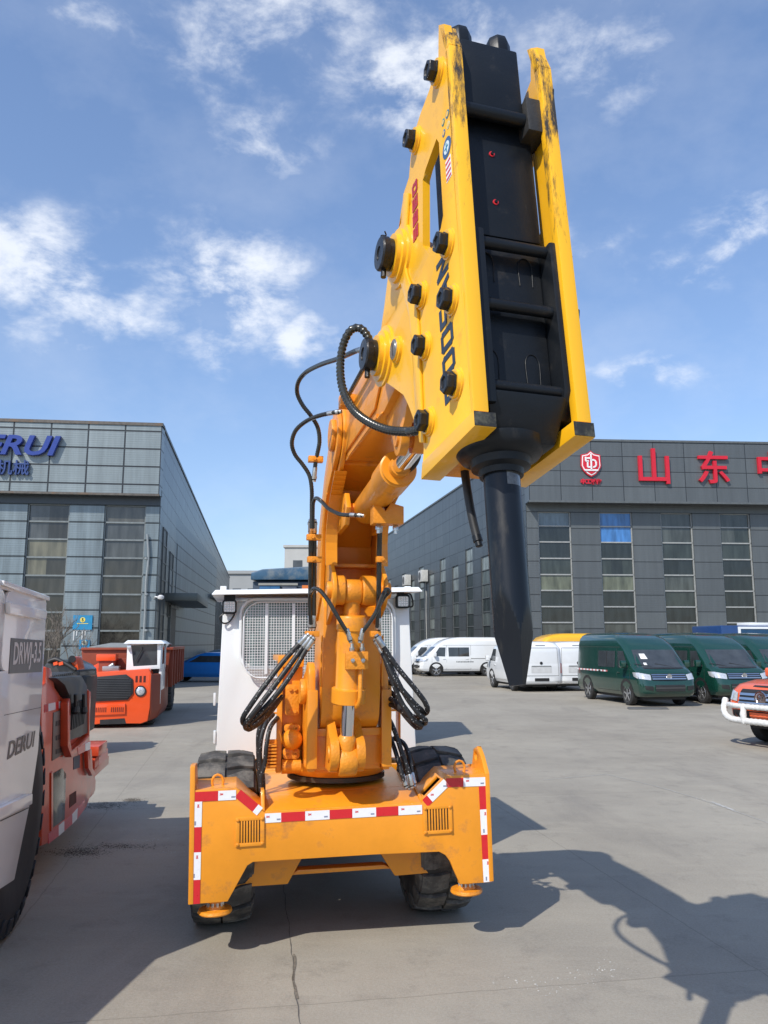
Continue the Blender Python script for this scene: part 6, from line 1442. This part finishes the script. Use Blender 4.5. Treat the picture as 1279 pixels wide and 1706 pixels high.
# ---------- blue truck with rounded canopy right behind the white cab
def canopy_truck():
    Y = 15.0; a, b = T(414, 1072, Y), T(640, 1072, Y); zt = T(430, 948, Y).z; zt2 = T(515, 941, Y).z; root = thing('mining_truck', 'dark blue truck with a rounded canopy behind the white cab roof', 'truck', (a.x, Y, 0))
    bl = pm('faded_blue', (.02, .075, .14), .35, var=.3, vs=3, dirt=(.16, .18, .18), dirt_amt=.6, ds=2, coat=.3); zc = T(430, 966, Y).z
    q = MB(); pr = [(a.x, Y, zc - .0), (a.x + .01, Y, zc + .14), (a.x + .12, Y, zt - .03), (a.x + .22, Y, zt), (b.x - .2, Y, zt + .12), (b.x, Y, zt - .04), (b.x, Y, zc)]; q.prism(pr, (0, 2.6, 0)); q.build('canopy', bl, root, bevel=.03)
    q = MB(); q.box(a.x + .03, b.x - .03, Y + .1, Y + 2.5, .9, zc - .02); q.build('body', pm('body_navy', (.02, .04, .07), .4, var=.3, vs=4), root, bevel=.02)
    for x0, x1, col in ((432, 466, (.02, .10, .22)), (470, 494, (.06, .07, .09))):
        p0, p1 = T(x0, 972, Y), T(x1, 972, Y); q = MB(); q.box(p0.x, p1.x, Y + .02, Y + .1, .95, zc - .1); q.build('side_panel', pm('pan_%d' % x0, col, .3), root, bevel=.01)
        q = MB(); q.box(p0.x - .02, p1.x + .02, Y - .0, Y + .04, zc - .1, zc - .06); q.build('panel_rail', pm('worn_rail', (.25, .25, .22), .5), root)
    p0, p1 = T(503, 972, Y), T(514, 972, Y); q = MB(); q.box(p0.x, p1.x, Y, Y + .08, zc - .28, zc - .1); q.build('marker_lamp', pm('amber_lamp', (.6, .16, .03), .3), root)
    for xx in (a.x + .4, b.x - .4):
        q = MB(); q.lathe((xx, Y + .1, .55), (0, 1, 0), [(0, .3), (0, .5), (.05, .55), (.35, .55), (.4, .5)], 28); q.build('wheel', tyre_v, root)
    q = MB(); q.box(a.x + .1, b.x - .1, Y + .2, Y + 2.3, .45, .9); q.build('chassis', trim_k, root)
canopy_truck()

# ---------- orange underground truck
tor = pm('signal_orange_paint', (.80, .085, .012), .3, 0, var=.06, vs=2, coat=.5, dirt=(.3, .1, .05), dirt_amt=.1)
tbr = pm('primer_red_brown', (.26, .05, .022), .5, 0, var=.15, vs=3)
def mine_truck():
    yw = R_(10); ax_ = V((math.cos(yw), math.sin(yw), 0)); bk_ = V((-math.sin(yw), math.cos(yw), 0)); n = bk_
    c0 = T(250, 1072, 19.0); c0.z = 0; M = frame(tuple(c0), yw)
    root = thing('dump_truck', 'bright orange underground dump truck with a white cab and round headlight', 'truck', tuple(c0), yw)
    Mi = M.inverted(); 
    def Q(x, y, off=0): p = Mi @ onp(x, y, c0 + n * off, n); return (p.x, p.z)
    def q7(l, off=0): return [Q(X / 3.762, 940 + Y / 3.762, off) for X, Y in l]
    # front body: hood outline
    ft = q7([(370, 705), (415, 690), (935, 655), (948, 690), (940, 900), (925, 985), (880, 1000), (640, 1000), (560, 1010), (370, 1010)])
    q = MB(M); q.prism([(x, 0, z) for x, z in ft], (0, 1.3, 0)); bd = q.build('body', tor, root, bevel=.03, seg=3)
    # side chin cut corner on the right of the face
    q = MB(M); q.prism([(ft[3][0] - .01, .02, ft[3][1]), (ft[4][0] - .0, .02, ft[4][1] - .1), (ft[5][0], .02, ft[5][1]), (ft[5][0] + .16, .35, ft[5][1] + .05), (ft[4][0] + .18, .35, ft[4][1] - .1), (ft[3][0] + .17, .35, ft[3][1])], (0, 2.2, 0)); q.build('side_body', tbr, root, bevel=.02)
    gp = q7([(545, 740), (575, 708), (790, 690), (832, 720), (834, 810), (800, 850), (575, 862), (548, 840)])
    q = MB(M); q.prism([(x, -.03, z) for x, z in gp], (0, .03, 0)); gr_ = q.build('grille', trim_k, root, bevel=.006)
    g2 = q7([(560, 745), (582, 722), (785, 704), (820, 730), (820, 805), (792, 836), (582, 848), (562, 835)])
    zs = [p[1] for p in g2]; z0, z1 = min(zs), max(zs); xs_ = [p[0] for p in g2]
    q = MB(M)
    for k in range(12):
        z = z0 + .03 + (z1 - z0 - .04) * k / 12; e = .06 if k in (0, 11) else 0; q.box(min(xs_) + e, max(xs_) - e, -.045, -.031, z, z + .014)
    q.build('louvres', pm('louvre_grey', (.09, .09, .095), .4, .4), gr_, flat=True)
    # headlight
    (hx, hz), = q7([(880, 795)]); q = MB(M); q.lathe((hx, 0, hz), (0, -1, 0), [(0, .125), (.02, .125), (.02, .10), (.012, .095)], 28); hl = q.build('headlight', trim_k, root)
    q = MB(M); q.lathe((hx, -.012, hz), (0, -1, 0), [(0, .095), (.015, .07), (.02, .03)], 24); q.build('lens', lampw, hl)
    for xx in (855, 880, 905):
        (a, zt), (b, zb) = q7([(xx - 6, 700), (xx + 6, 740)]); q = MB(M); q.box(a, b, -.006, 0, zb, zt); q.build('vent_slot', pm('slot_dark', (.08, .01, .005), .7), root)
    b0, b1 = q7([(578, 895), (780, 925)]); q = MB(M); q.prism([(x, -.04, z) for x, z in q7([(565, 880), (785, 872), (785, 938), (570, 948)])], (0, .04, 0)); bs = q.build('step', tor, root, bevel=.006)
    q = MB(M); w_ = (b1[0] - b0[0]) / 17
    for k in range(17):
        if k in (8, 9): continue
        q.box(b0[0] + k * w_, b0[0] + k * w_ + w_ * .45, -.045, -.0405, b1[1], b0[1] - .01)
    q.build('step_slots', MATS['slot_dark'], bs, flat=True)
    q = MB(M); q.prism([(x, -.005, z) for x, z in q7([(625, 975), (780, 965), (790, 1000), (625, 1005)])], (0, .01, 0)); q.build('tow_opening', trim_k, root)
    # cab
    cf = .35
    outl = q7([(798, 495), (975, 483), (1003, 655), (812, 662)], cf); win = q7([(822, 508), (985, 500), (985, 632), (835, 640)], cf)
    q = MB(M); q.prism([(x, cf, z) for x, z in [outl[0], outl[1], (outl[2][0], outl[1][1]), outl[2], outl[3], (outl[0][0], outl[3][1])]], (0, .05, 0), [[(win[0][0], cf, win[0][1]), (win[1][0], cf, win[1][1]), (win[2][0], cf, win[2][1]), (win[3][0], cf, win[3][1])]])
    zt = outl[0][1]; zb = outl[2][1]; xl, xr_ = outl[0][0], outl[2][0]
    q.box(xr_ - .03, xr_ + .03, cf + .05, cf + .1, .5, zt); q.box(xr_ - .03, xr_ + .03, cf + .1, cf + 1.0, zb - .5, zb + .1)
    cb_ = q.build('cab', white_p, root, bevel=.01)
    for xa in (xr_ - .03, xl): q = MB(M); q.box(xa, xa + .06, cf + 1.0, cf + 1.1, zb, zt); q.build('cab_pillar', white_p, cb_, bevel=.008)
    q = MB(M); q.prism([(x, cf + .02, z) for x, z in win], (0, .01, 0)); q.build('windscreen', glass_v, cb_)
    q = MB(M); q.box(xr_ - .01, xr_ + .01, cf + .1, cf + 1.0, zb + .1, zt - .05); q.build('side_window', glass_v, cb_)
    q = MB(M); q.box(xl + .05, xr_ - .05, cf + .1, cf + 1.05, zb - .3, zt - .1); q.build('cab_interior', pm('cab_dark', (.03, .03, .03), .7), cb_)
    q = MB(M); q.hexa([(xl - .08, cf - .12, zt - .01), (xr_ + .1, cf - .12, zt - .01), (xr_ + .12, cf + 1.2, zt - .01), (xl - .08, cf + 1.2, zt - .01)], [(xl, cf, zt + .07), (xr_, cf, zt + .07), (xr_, cf + 1.1, zt + .07), (xl, cf + 1.1, zt + .07)]); q.build('roof', white_p, cb_, bevel=.015)
    p0, p1 = q7([(850, 605), (895, 520)], cf); q = MB(M); q.tube([(p0[0], cf - .02, p0[1]), (p1[0], cf - .02, p1[1])], .012, 6); q.build('wiper', trim_k, cb_)
    for X in (812,): a = q7([(X, 520)], cf)[0]; q = MB(M); q.box(a[0] - .05, a[0] + .04, cf - .08, cf - .02, a[1] - .05, a[1] + .04); q.build('work_lamp', lampw, cb_, bevel=.005)
    # structures left of the cab
    a, b = q7([(603, 565), (722, 605)], .8); q = MB(M); q.box(a[0], b[0], .8, 1.3, b[1], a[1]); q.build('air_cleaner', tor, root, bevel=.01)
    a, b = q7([(618, 600), (712, 690)], .85); q = MB(M); q.box(a[0], b[0], .85, 1.3, b[1], a[1]); q.build('upper_housing', tbr, root, bevel=.01)
    a, b = q7([(712, 590), (792, 690)], 1.3); q = MB(M); q.box(a[0], b[0], 1.3, 1.8, b[1], a[1]); q.build('upper_housing', tbr, root, bevel=.01)
    q = MB(M); q.prism([(x, .9, z) for x, z in q7([(540, 680), (560, 650), (625, 615), (625, 690)], .9)], (0, .5, 0)); q.build('engine_cowl', tor, root, bevel=.01)
    a, b = q7([(640, 640), (742, 668)], .3); q = MB(M); q.box(a[0], b[0], .3, .6, b[1], a[1]); q.cyl(((a[0] + b[0]) / 2 - .05, .45, a[1] - .02), ((a[0] + b[0]) / 2 + .05, .45, a[1] + .04), .05, 10); q.build('filter_box', pm('metal_grey', (.4, .4, .4), .3, .6), root, bevel=.01)
    # skip at the back
    zt_ = T(300, 1082, 22.5).z
    q = MB(M); q.hexa([(-1.75, 2.0, .75), (.22, 2.0, .75), (.28, 6.2, .9), (-1.75, 6.2, .9)], [(-1.85, 1.9, zt_), (.30, 1.9, zt_), (.34, 6.4, zt_ + .03), (-1.85, 6.4, zt_ + .03)]); bd2 = q.build('skip', tbr, root, bevel=.01)
    q = MB(M)
    for yy in (2.1, 2.9, 3.8, 4.7, 5.6, 6.3): q = MB(M); q.box(.26, .37, yy, yy + .1, .8, zt_ + .02); q.build('skip_rib', tbr, bd2, bevel=.01)
    q = MB(M); q.box(-1.85, .38, 1.85, 1.95, zt_, zt_ + .06); q.box(.28, .38, 1.95, 6.4, zt_ + .0, zt_ + .07); q.build('skip_rim', tbr, bd2, bevel=.01)
    q = MB(M); q.prism([(-1.7, 2.0, zt_ + .04), (.2, 2.0, zt_ + .04), (.2, 3.0, zt_ + .14), (.1, 5.0, zt_ + .12), (-1.6, 5.0, zt_ + .14)], (0, 0, .04)); q.build('skip_cover', pm('tarp_grey', (.25, .26, .25), .6, var=.3), bd2)
    for yy, R_w in ((.75, .50), (5.0, .62)):
        for s in (1, 0):
            xx = .0 if s else -1.85
            c = M @ V((xx + (-.05 if s else .2) + (.02 if yy > 3 else -.06), yy, R_w)); tyre(root, c, ax_ * (1 if s else -1), R_w, .40, rubber, 16, tor, lugd=.03)
    q = MB(M); q.box(-1.6, -.1, .3, 6.0, .42, .74); q.build('frame', trim_k, root)
mine_truck()

# ---------- white and red loader on the left
def loader():
    yw = R_(10); ax_ = V((math.cos(yw), math.sin(yw), 0)); bk_ = V((-math.sin(yw), math.cos(yw), 0)); O = V((-2.73, 5.77, 0)); M = frame(tuple(O), yw); Mi = M.inverted()
    c = M @ V((-.9, 1, 0)); root = thing('loader', 'white and red underground loader with DERUI lettering beside a huge tyre', 'loader', (c.x, c.y, 0), yw)
    wp = pm('loader_white', (.82, .79, .77), .3, 0, var=.05, vs=1.5, coat=.7, dirt=(.42, .36, .32), dirt_amt=.15, ds=1.2)
    rp = pm('loader_red', (.62, .07, .022), .32, 0, var=.10, vs=3, coat=.5, dirt=(.16, .06, .05), dirt_amt=.25)
    def Q(x, y, a): p = Mi @ onp(x, y, O + ax_ * a, ax_); return (p.y, p.z)
    def q7(l, a): return [Q(X / 3.762, 940 + Y / 3.762, a) for X, Y in l]
    def q8(l, a): return [Q(X / 3.762, 1240 + Y / 3.762, a) for X, Y in l]
    def slab(name, pts, a, d, mat, parent=root, bevel=.0, holes=()):
        q = MB(M); q.prism([(a, y, z) for y, z in pts], (-d, 0, 0), [[(a, y, z) for y, z in h] for h in holes]); return q.build(name, mat, parent, bevel=bevel)
    A = .34; near = -1.6
    top0 = q7([(0, 92)], A)[0]; tr_ = q7([(295, 200)], A)[0]; rb = q8([(200, 310)], A)[0]; b1 = q8([(90, 850)], A)[0]; b0 = q8([(0, 930)], A)[0]
    ledge = q7([(270, 690)], A)[0]; mid = q7([(240, 1160)], A)[0]
    wz0, wz1 = Q(4, 1118, A)[1], Q(4, 982, A)[1]; wy1 = q7([(30, 300)], A)[0][0]
    hole = rrect(near + .5, wy1, wz0, wz1, .09)
    body = [(near, tr_[1] + .03), (top0[0], tr_[1] + .03), (tr_[0] - .05, tr_[1] + .0), (tr_[0], tr_[1] - .05), (ledge[0] + .0, ledge[1]), (mid[0], mid[1]), (rb[0], rb[1]), (b1[0], b1[1]), (b0[0], b0[1] + .02), (near, b0[1] + .02)]
    cab_ = slab('cab_body', body, A, .04, wp, bevel=.01, holes=[hole])
    q = MB(M); q.box(A - 1.5, A - .041, near, tr_[0] - .02, .9, tr_[1] - .01); 
    slab('cab_core', [(near, 1.52), (tr_[0] - .06, 1.52), (tr_[0] - .03, wz0 - .02), (near, wz0 - .02)], A - .041, 1.5, wp, cab_)
    slab('roof', [(near, wz1 + .04), (wy1 + .05, wz1 + .04), (tr_[0] - .03, wz1 - .2), (tr_[0] - .02, tr_[1] - .03), (tr_[0] - .08, tr_[1] + .01), (near, tr_[1] + .05)], A - .041, 1.6, wp, cab_, .02)
    slab('window', hole, A - .02, .01, glass_v, cab_)
    for y_ in (1028, 1075): z = Q(4, y_, A)[1]; slab('window_bar', [(near + .5, z - .012), (wy1, z - .012), (wy1, z + .012), (near + .5, z + .012)], A - .0, .02, wp, cab_)
    # moulded ledge near the top, panel seams, lower step
    slab('moulding', q7([(62, 235), (300, 290), (290, 352), (66, 312)], A + .03), A + .03, .03, wp, cab_, .012)
    slab('moulding', [q7([(5, 100)], A)[0], tr_, (tr_[0], tr_[1] - .035), (q7([(5, 100)], A)[0][0], q7([(5, 100)], A)[0][1] - .03)], A + .02, .02, wp, cab_, .008)
    for l in ([(24, 945), (258, 895), (258, 898), (24, 948)],): slab('panel_seam', q7(l, A), A + .002, .002, MATS['seam_dark'], cab_)
    slab('step_rail', q8([(0, 400), (205, 308), (203, 375), (0, 475)], A + .04), A + .04, .05, wp, cab_, .008)
    slab('step_shadow_gap', q8([(0, 478), (190, 390), (190, 394), (0, 484)], A + .0), A + .003, .003, MATS['seam_dark'], cab_)
    # name boards
    pl = q7([(66, 462), (268, 478), (258, 675), (52, 686)], A); pb_ = slab('model_board', pl, A + .004, .004, pm('board_dark', (.085, .075, .07), .4), cab_)
    up = V((0, 0, 1)); rt_ = bk_
    def ltext(s, pl_, a, mat, parent, fill=.9, shear=0, bold=.02):
        ys = [p[0] for p in pl_]; zs = [p[1] for p in pl_]; y0, y1 = (pl_[0][0] + pl_[3][0]) / 2, (pl_[1][0] + pl_[2][0]) / 2; z0 = (pl_[2][1] + pl_[3][1]) / 2; z1 = (pl_[0][1] + pl_[1][1]) / 2
        vs, fs = text_geo(s, 1, shear, .02); wd = max(v.x for v in vs) - min(v.x for v in vs); hh = max(v.y for v in vs) - min(v.y for v in vs)
        size = (z1 - z0) * fill / hh; q = MB(); org = M @ V((a, (y0 + y1) / 2, (z0 + z1) / 2 - 0)); cyo = (max(v.y for v in vs) + min(v.y for v in vs)) / 2 * size
        put_text(q, s, org - up * cyo, rt_, up, size, .002, shear=shear, off=bold * size, sx=(y1 - y0) * .84 / (wd * size)); return q.build('lettering', mat, parent, flat=True)
    ltext('DRWJ-3.5', pl, A + .0045, pm('board_letter', (.55, .52, .5), .5), pb_, .84)
    ltext('DERUI', q7([(28, 1100), (228, 1050), (224, 1150), (24, 1228)], A), A + .001, MATS['board_dark'], cab_, .92, .15, .018)
    slab('unseen_front_body', [(-5.2, .35), (-1.62, .35), (-1.62, 1.97), (-2.0, 1.9), (-3.3, 1.05), (-5.2, .9)], -.1, 1.6, wp, cab_, .03)  # unseen front end, inset and tapered to shape its cast shadow
    # tyre
    c = M @ V((.05, -.1, .74)); t_ = tyre(root, c, ax_, .74, .42, pm('big_tyre', (.025, .026, .03), .6, var=.2, vs=5, bump=.1, bs=20), 26, wp)
    c = M @ V((.05, 5.2, .62)); 
    # red rear module
    B = .26
    red = q8([(262, 640), (300, 622), (540, 400), (600, 245), (560, 60)], B) + q7([(565, 1000), (572, 800), (540, 770), (440, 800), (430, 850), (385, 830), (345, 770), (322, 650), (290, 640), (288, 740), (262, 760)], B)
    rb_ = slab('engine_module', red, B, 1.6, rp, bevel=.02)
    # black hood
    hd = q7([(352, 712), (395, 705), (515, 698), (548, 760), (552, 1060), (500, 1085), (440, 1105), (432, 1050), (440, 830), (410, 760)], B + .06)
    h_ = slab('hood', hd, B + .06, 1.4, pm('hood_black', (.03, .031, .032), .45, var=.15, coat=.1), rb_, .02)
    q = MB(M); a, b = q7([(455, 870), (520, 1000)], B + .065)
    for k in range(9): y_ = a[0] + (b[0] - a[0]) * k / 8; q.box(B + .06, B + .075, y_ - .012, y_ + .012, b[1], a[1])
    q.build('louvres', MATS['hood_black'], h_)
    q = MB(M)
    tz = max(p[1] for p in hd)
    for k in range(12): y_ = hd[0][0] + .1 + (hd[2][0] - hd[0][0] - .2) * k / 11; q.box(B - .6, B - .0, y_ - .02, y_ + .02, tz - .01, tz + .012)
    q.build('hood_ribs', MATS['hood_black'], h_, bevel=.003)
    for X in (472, 524): p = q7([(X, 815), (X, 910)], B + .09); q = MB(M); q.tube([(B + .09, p[0][0], p[0][1]), (B + .09, p[1][0], p[1][1])], .015, 8); q.lathe((B + .09, p[1][0], p[1][1] - .04), (0, 0, 1), [(0, .02), (.02, .035), (.06, .03)], 10); q.build('latch', trim_k, h_)
    # frame around the hood, panels
    fr_ = q7([(438, 840), (426, 870), (425, 1140), (450, 1210), (540, 1130), (560, 1090), (570, 800), (556, 790), (556, 1070), (520, 1110), (450, 1170), (440, 1110), (442, 860)], B + .07)
    slab('hood_frame', fr_, B + .07, .06, rp, rb_, .006)
    for l, nm, mt in (([(330, 930), (405, 905), (395, 1190), (322, 1232)], 'side_panel', pm('panel_taupe', (.14, .11, .095), .5)),): sp_ = slab(nm, q7(l, B), B + .008, .01, mt, rb_, .003)
    for yy in (985, 1075, 1160): slab('panel_slot', q7([(342, yy), (378, yy - 10), (378, yy + 18), (342, yy + 30)], B), B + .012, .004, trim_k, sp_)
    slab('side_glass', q8([(322, 185), (385, 150), (410, 185), (400, 470), (318, 530)], B), B + .006, .008, pm('olive_glass', (.10, .10, .075), .12, var=.5, vs=2), rb_, .003)
    slab('side_glass_frame', q8([(312, 180), (322, 170), (322, 535), (312, 545)], B), B + .012, .012, rp, rb_)
    slab('hatch', q8([(435, 318), (475, 292), (475, 365), (432, 400)], B), B + .003, .004, MATS['slot_dark'], rb_)
    slab('warning_label', q8([(458, 82), (498, 65), (497, 145), (458, 160)], B), B + .003, .004, pm('label_blue', (.05, .06, .10), .5, var=.6, vs=60), rb_)
    for l, mt in (([(300, 560), (365, 510), (365, 575), (300, 625)], red_t), ([(365, 510), (400, 480), (400, 545), (365, 575)], white_t), ([(400, 480), (450, 440), (450, 500), (400, 545)], red_t), ([(450, 440), (485, 400), (480, 470), (450, 500)], white_t), ([(485, 400), (530, 350), (525, 410), (480, 470)], red_t)):
        slab('reflective_strip', q8(l, B), B + .003, .003, mt, rb_)
    for l, mt in (([(300, 875), (345, 865), (345, 910), (300, 922)], white_t), ([(365, 862), (402, 855), (402, 895), (365, 905)], white_t), ([(275, 880), (300, 875), (300, 922), (275, 930)], red_t), ([(345, 865), (365, 862), (365, 905), (345, 910)], red_t), ([(430, 1150), (480, 1130), (480, 1175), (435, 1195)], red_t), ([(482, 1128), (515, 1110), (515, 1160), (482, 1172)], white_t)):
        slab('reflective_strip', q7(l, B), B + .003 + (.07 if l[0][1] > 1100 else 0), .003, mt, rb_)
    slab('handrail', q8([(515, 40), (540, 30), (548, 150), (570, 190), (545, 198), (520, 150)], B), B + .05, .04, rp, rb_, .01)
    # rear counterweight steps
    q = MB(M); cwz = [(.62, .86), (.56, .74), (.50, .62)]
    y0 = red[3][0] - .05
    for k, (zz, yy) in enumerate(((.84, .55), (.72, .85), (.60, 1.15))):
        q = MB(M); q.box(-1.3, B + .02 - .03 * k, y0, y0 + yy, zz - .10, zz); q.build('rear_step', rp, rb_, bevel=.012)
    q = MB(M); q.box(-1.3, B - .05, y0, y0 + .4, .30, .49); q.build('counterweight', rp, rb_, bevel=.05)
    slab('rear_reflector', [(y0 + .2, .62), (y0 + .8, .62), (y0 + .8, .70), (y0 + .2, .70)], B - .008, .004, red_t, rb_)
    c = M @ V((-.75, 2.6, .5)); tyre(root, c, ax_, .50, .42, MATS['big_tyre'], 20, rp)
    return M, bk_, ax_
loader()

# ---------- black and orange machine arm standing between the loader and the truck
def small_machine():
    c = T(100, 1072, 14.0); c.z = 0
    root = thing('drilling_machine', 'black hooded machine with an orange arm between the red loader and the orange truck', 'machine', tuple(c), R_(10)); M = frame(tuple(c), R_(10))
    def P(x, y, d=0): return T(x, y, 14.0 + d)
    q = MB(); pr = [P(75, 1130), P(73, 1108), P(86, 1099), P(104, 1100), P(122, 1108), P(131, 1116), P(131, 1130)]; q.prism(pr, (0, .9, 0)); q.build('hood', pm('hood_charcoal', (.035, .035, .036), .35, coat=.3), root, bevel=.04, seg=3)
    q = MB(); q.tube([P(80, 1103, -.05), P(92, 1098, -.05), P(110, 1106, -.05), P(126, 1116, -.05)], .035, 10); q.build('rail', trim_k, root)
    q = MB(); q.prism([P(120, 1094), P(126, 1094), P(131, 1116), P(124, 1117), P(117, 1102)], (0, .3, 0)); q.build('arm', tor, root, bevel=.02)
    q = MB(); q.cyl(P(120, 1098, -.05), P(120, 1098, .35), .06, 14); q.build('arm_pin', trim_k, root)
    for x in (88, 97): q = MB(); q.prism([P(x, 1104, -.1), P(x + 7, 1102, -.1), P(x + 8, 1107, -.1), P(x + 1, 1109, -.1)], (0, .1, 0)); q.build('bracket', tor, root)
    q = MB(M); q.box(-.5, .45, .1, 1.2, .35, 1.35); q.build('body', trim_k, root, bevel=.05)
    for s in (-.45, -.1): q = MB(M); q.lathe((s, .5, .4), (0, 1, 0), [(0, .3), (0, .38), (.03, .4), (.3, .4)], 20); q.build('wheel', tyre_v, root)
small_machine()

# ---------- leafless shrub before the left hall
def shrub():
    Y = 30.0; c = T(92, 1100, Y); root = thing('bare_shrub', 'leafless twiggy shrub against the left hall beside the blue signs', 'shrub', (c.x, c.y, 0)); rnd = random.Random(3)
    q = MB(); tips = []
    def grow(p, d, L_, r, lv):
        n = 4; pts = [p]
        for k in range(n):
            d = (d + V((rnd.uniform(-.18, .18), rnd.uniform(-.18, .18), rnd.uniform(-.08, .14)))).normalized(); p = p + d * (L_ / n); pts.append(p)
        q.tube(pts, r, 5 if lv < 2 else 3, step=L_ / n)
        if lv < 4:
            for k in range(3 if lv < 3 else 4):
                dd = (d + V((rnd.uniform(-.75, .75), rnd.uniform(-.75, .75), rnd.uniform(-.2, .6)))).normalized(); grow(pts[rnd.choice((2, 3, 4))], dd, L_ * .68, max(r * .58, .006), lv + 1)
    for k in range(5): grow(V((c.x + rnd.uniform(-.5, .5), c.y + rnd.uniform(-.3, .3), 0)), V((rnd.uniform(-.35, .35), rnd.uniform(-.2, .2), 1)).normalized(), 1.35, .035, 0)
    q.build('branches', pm('dry_twig', (.16, .14, .12), .9, var=.3, vs=20), root)
shrub()
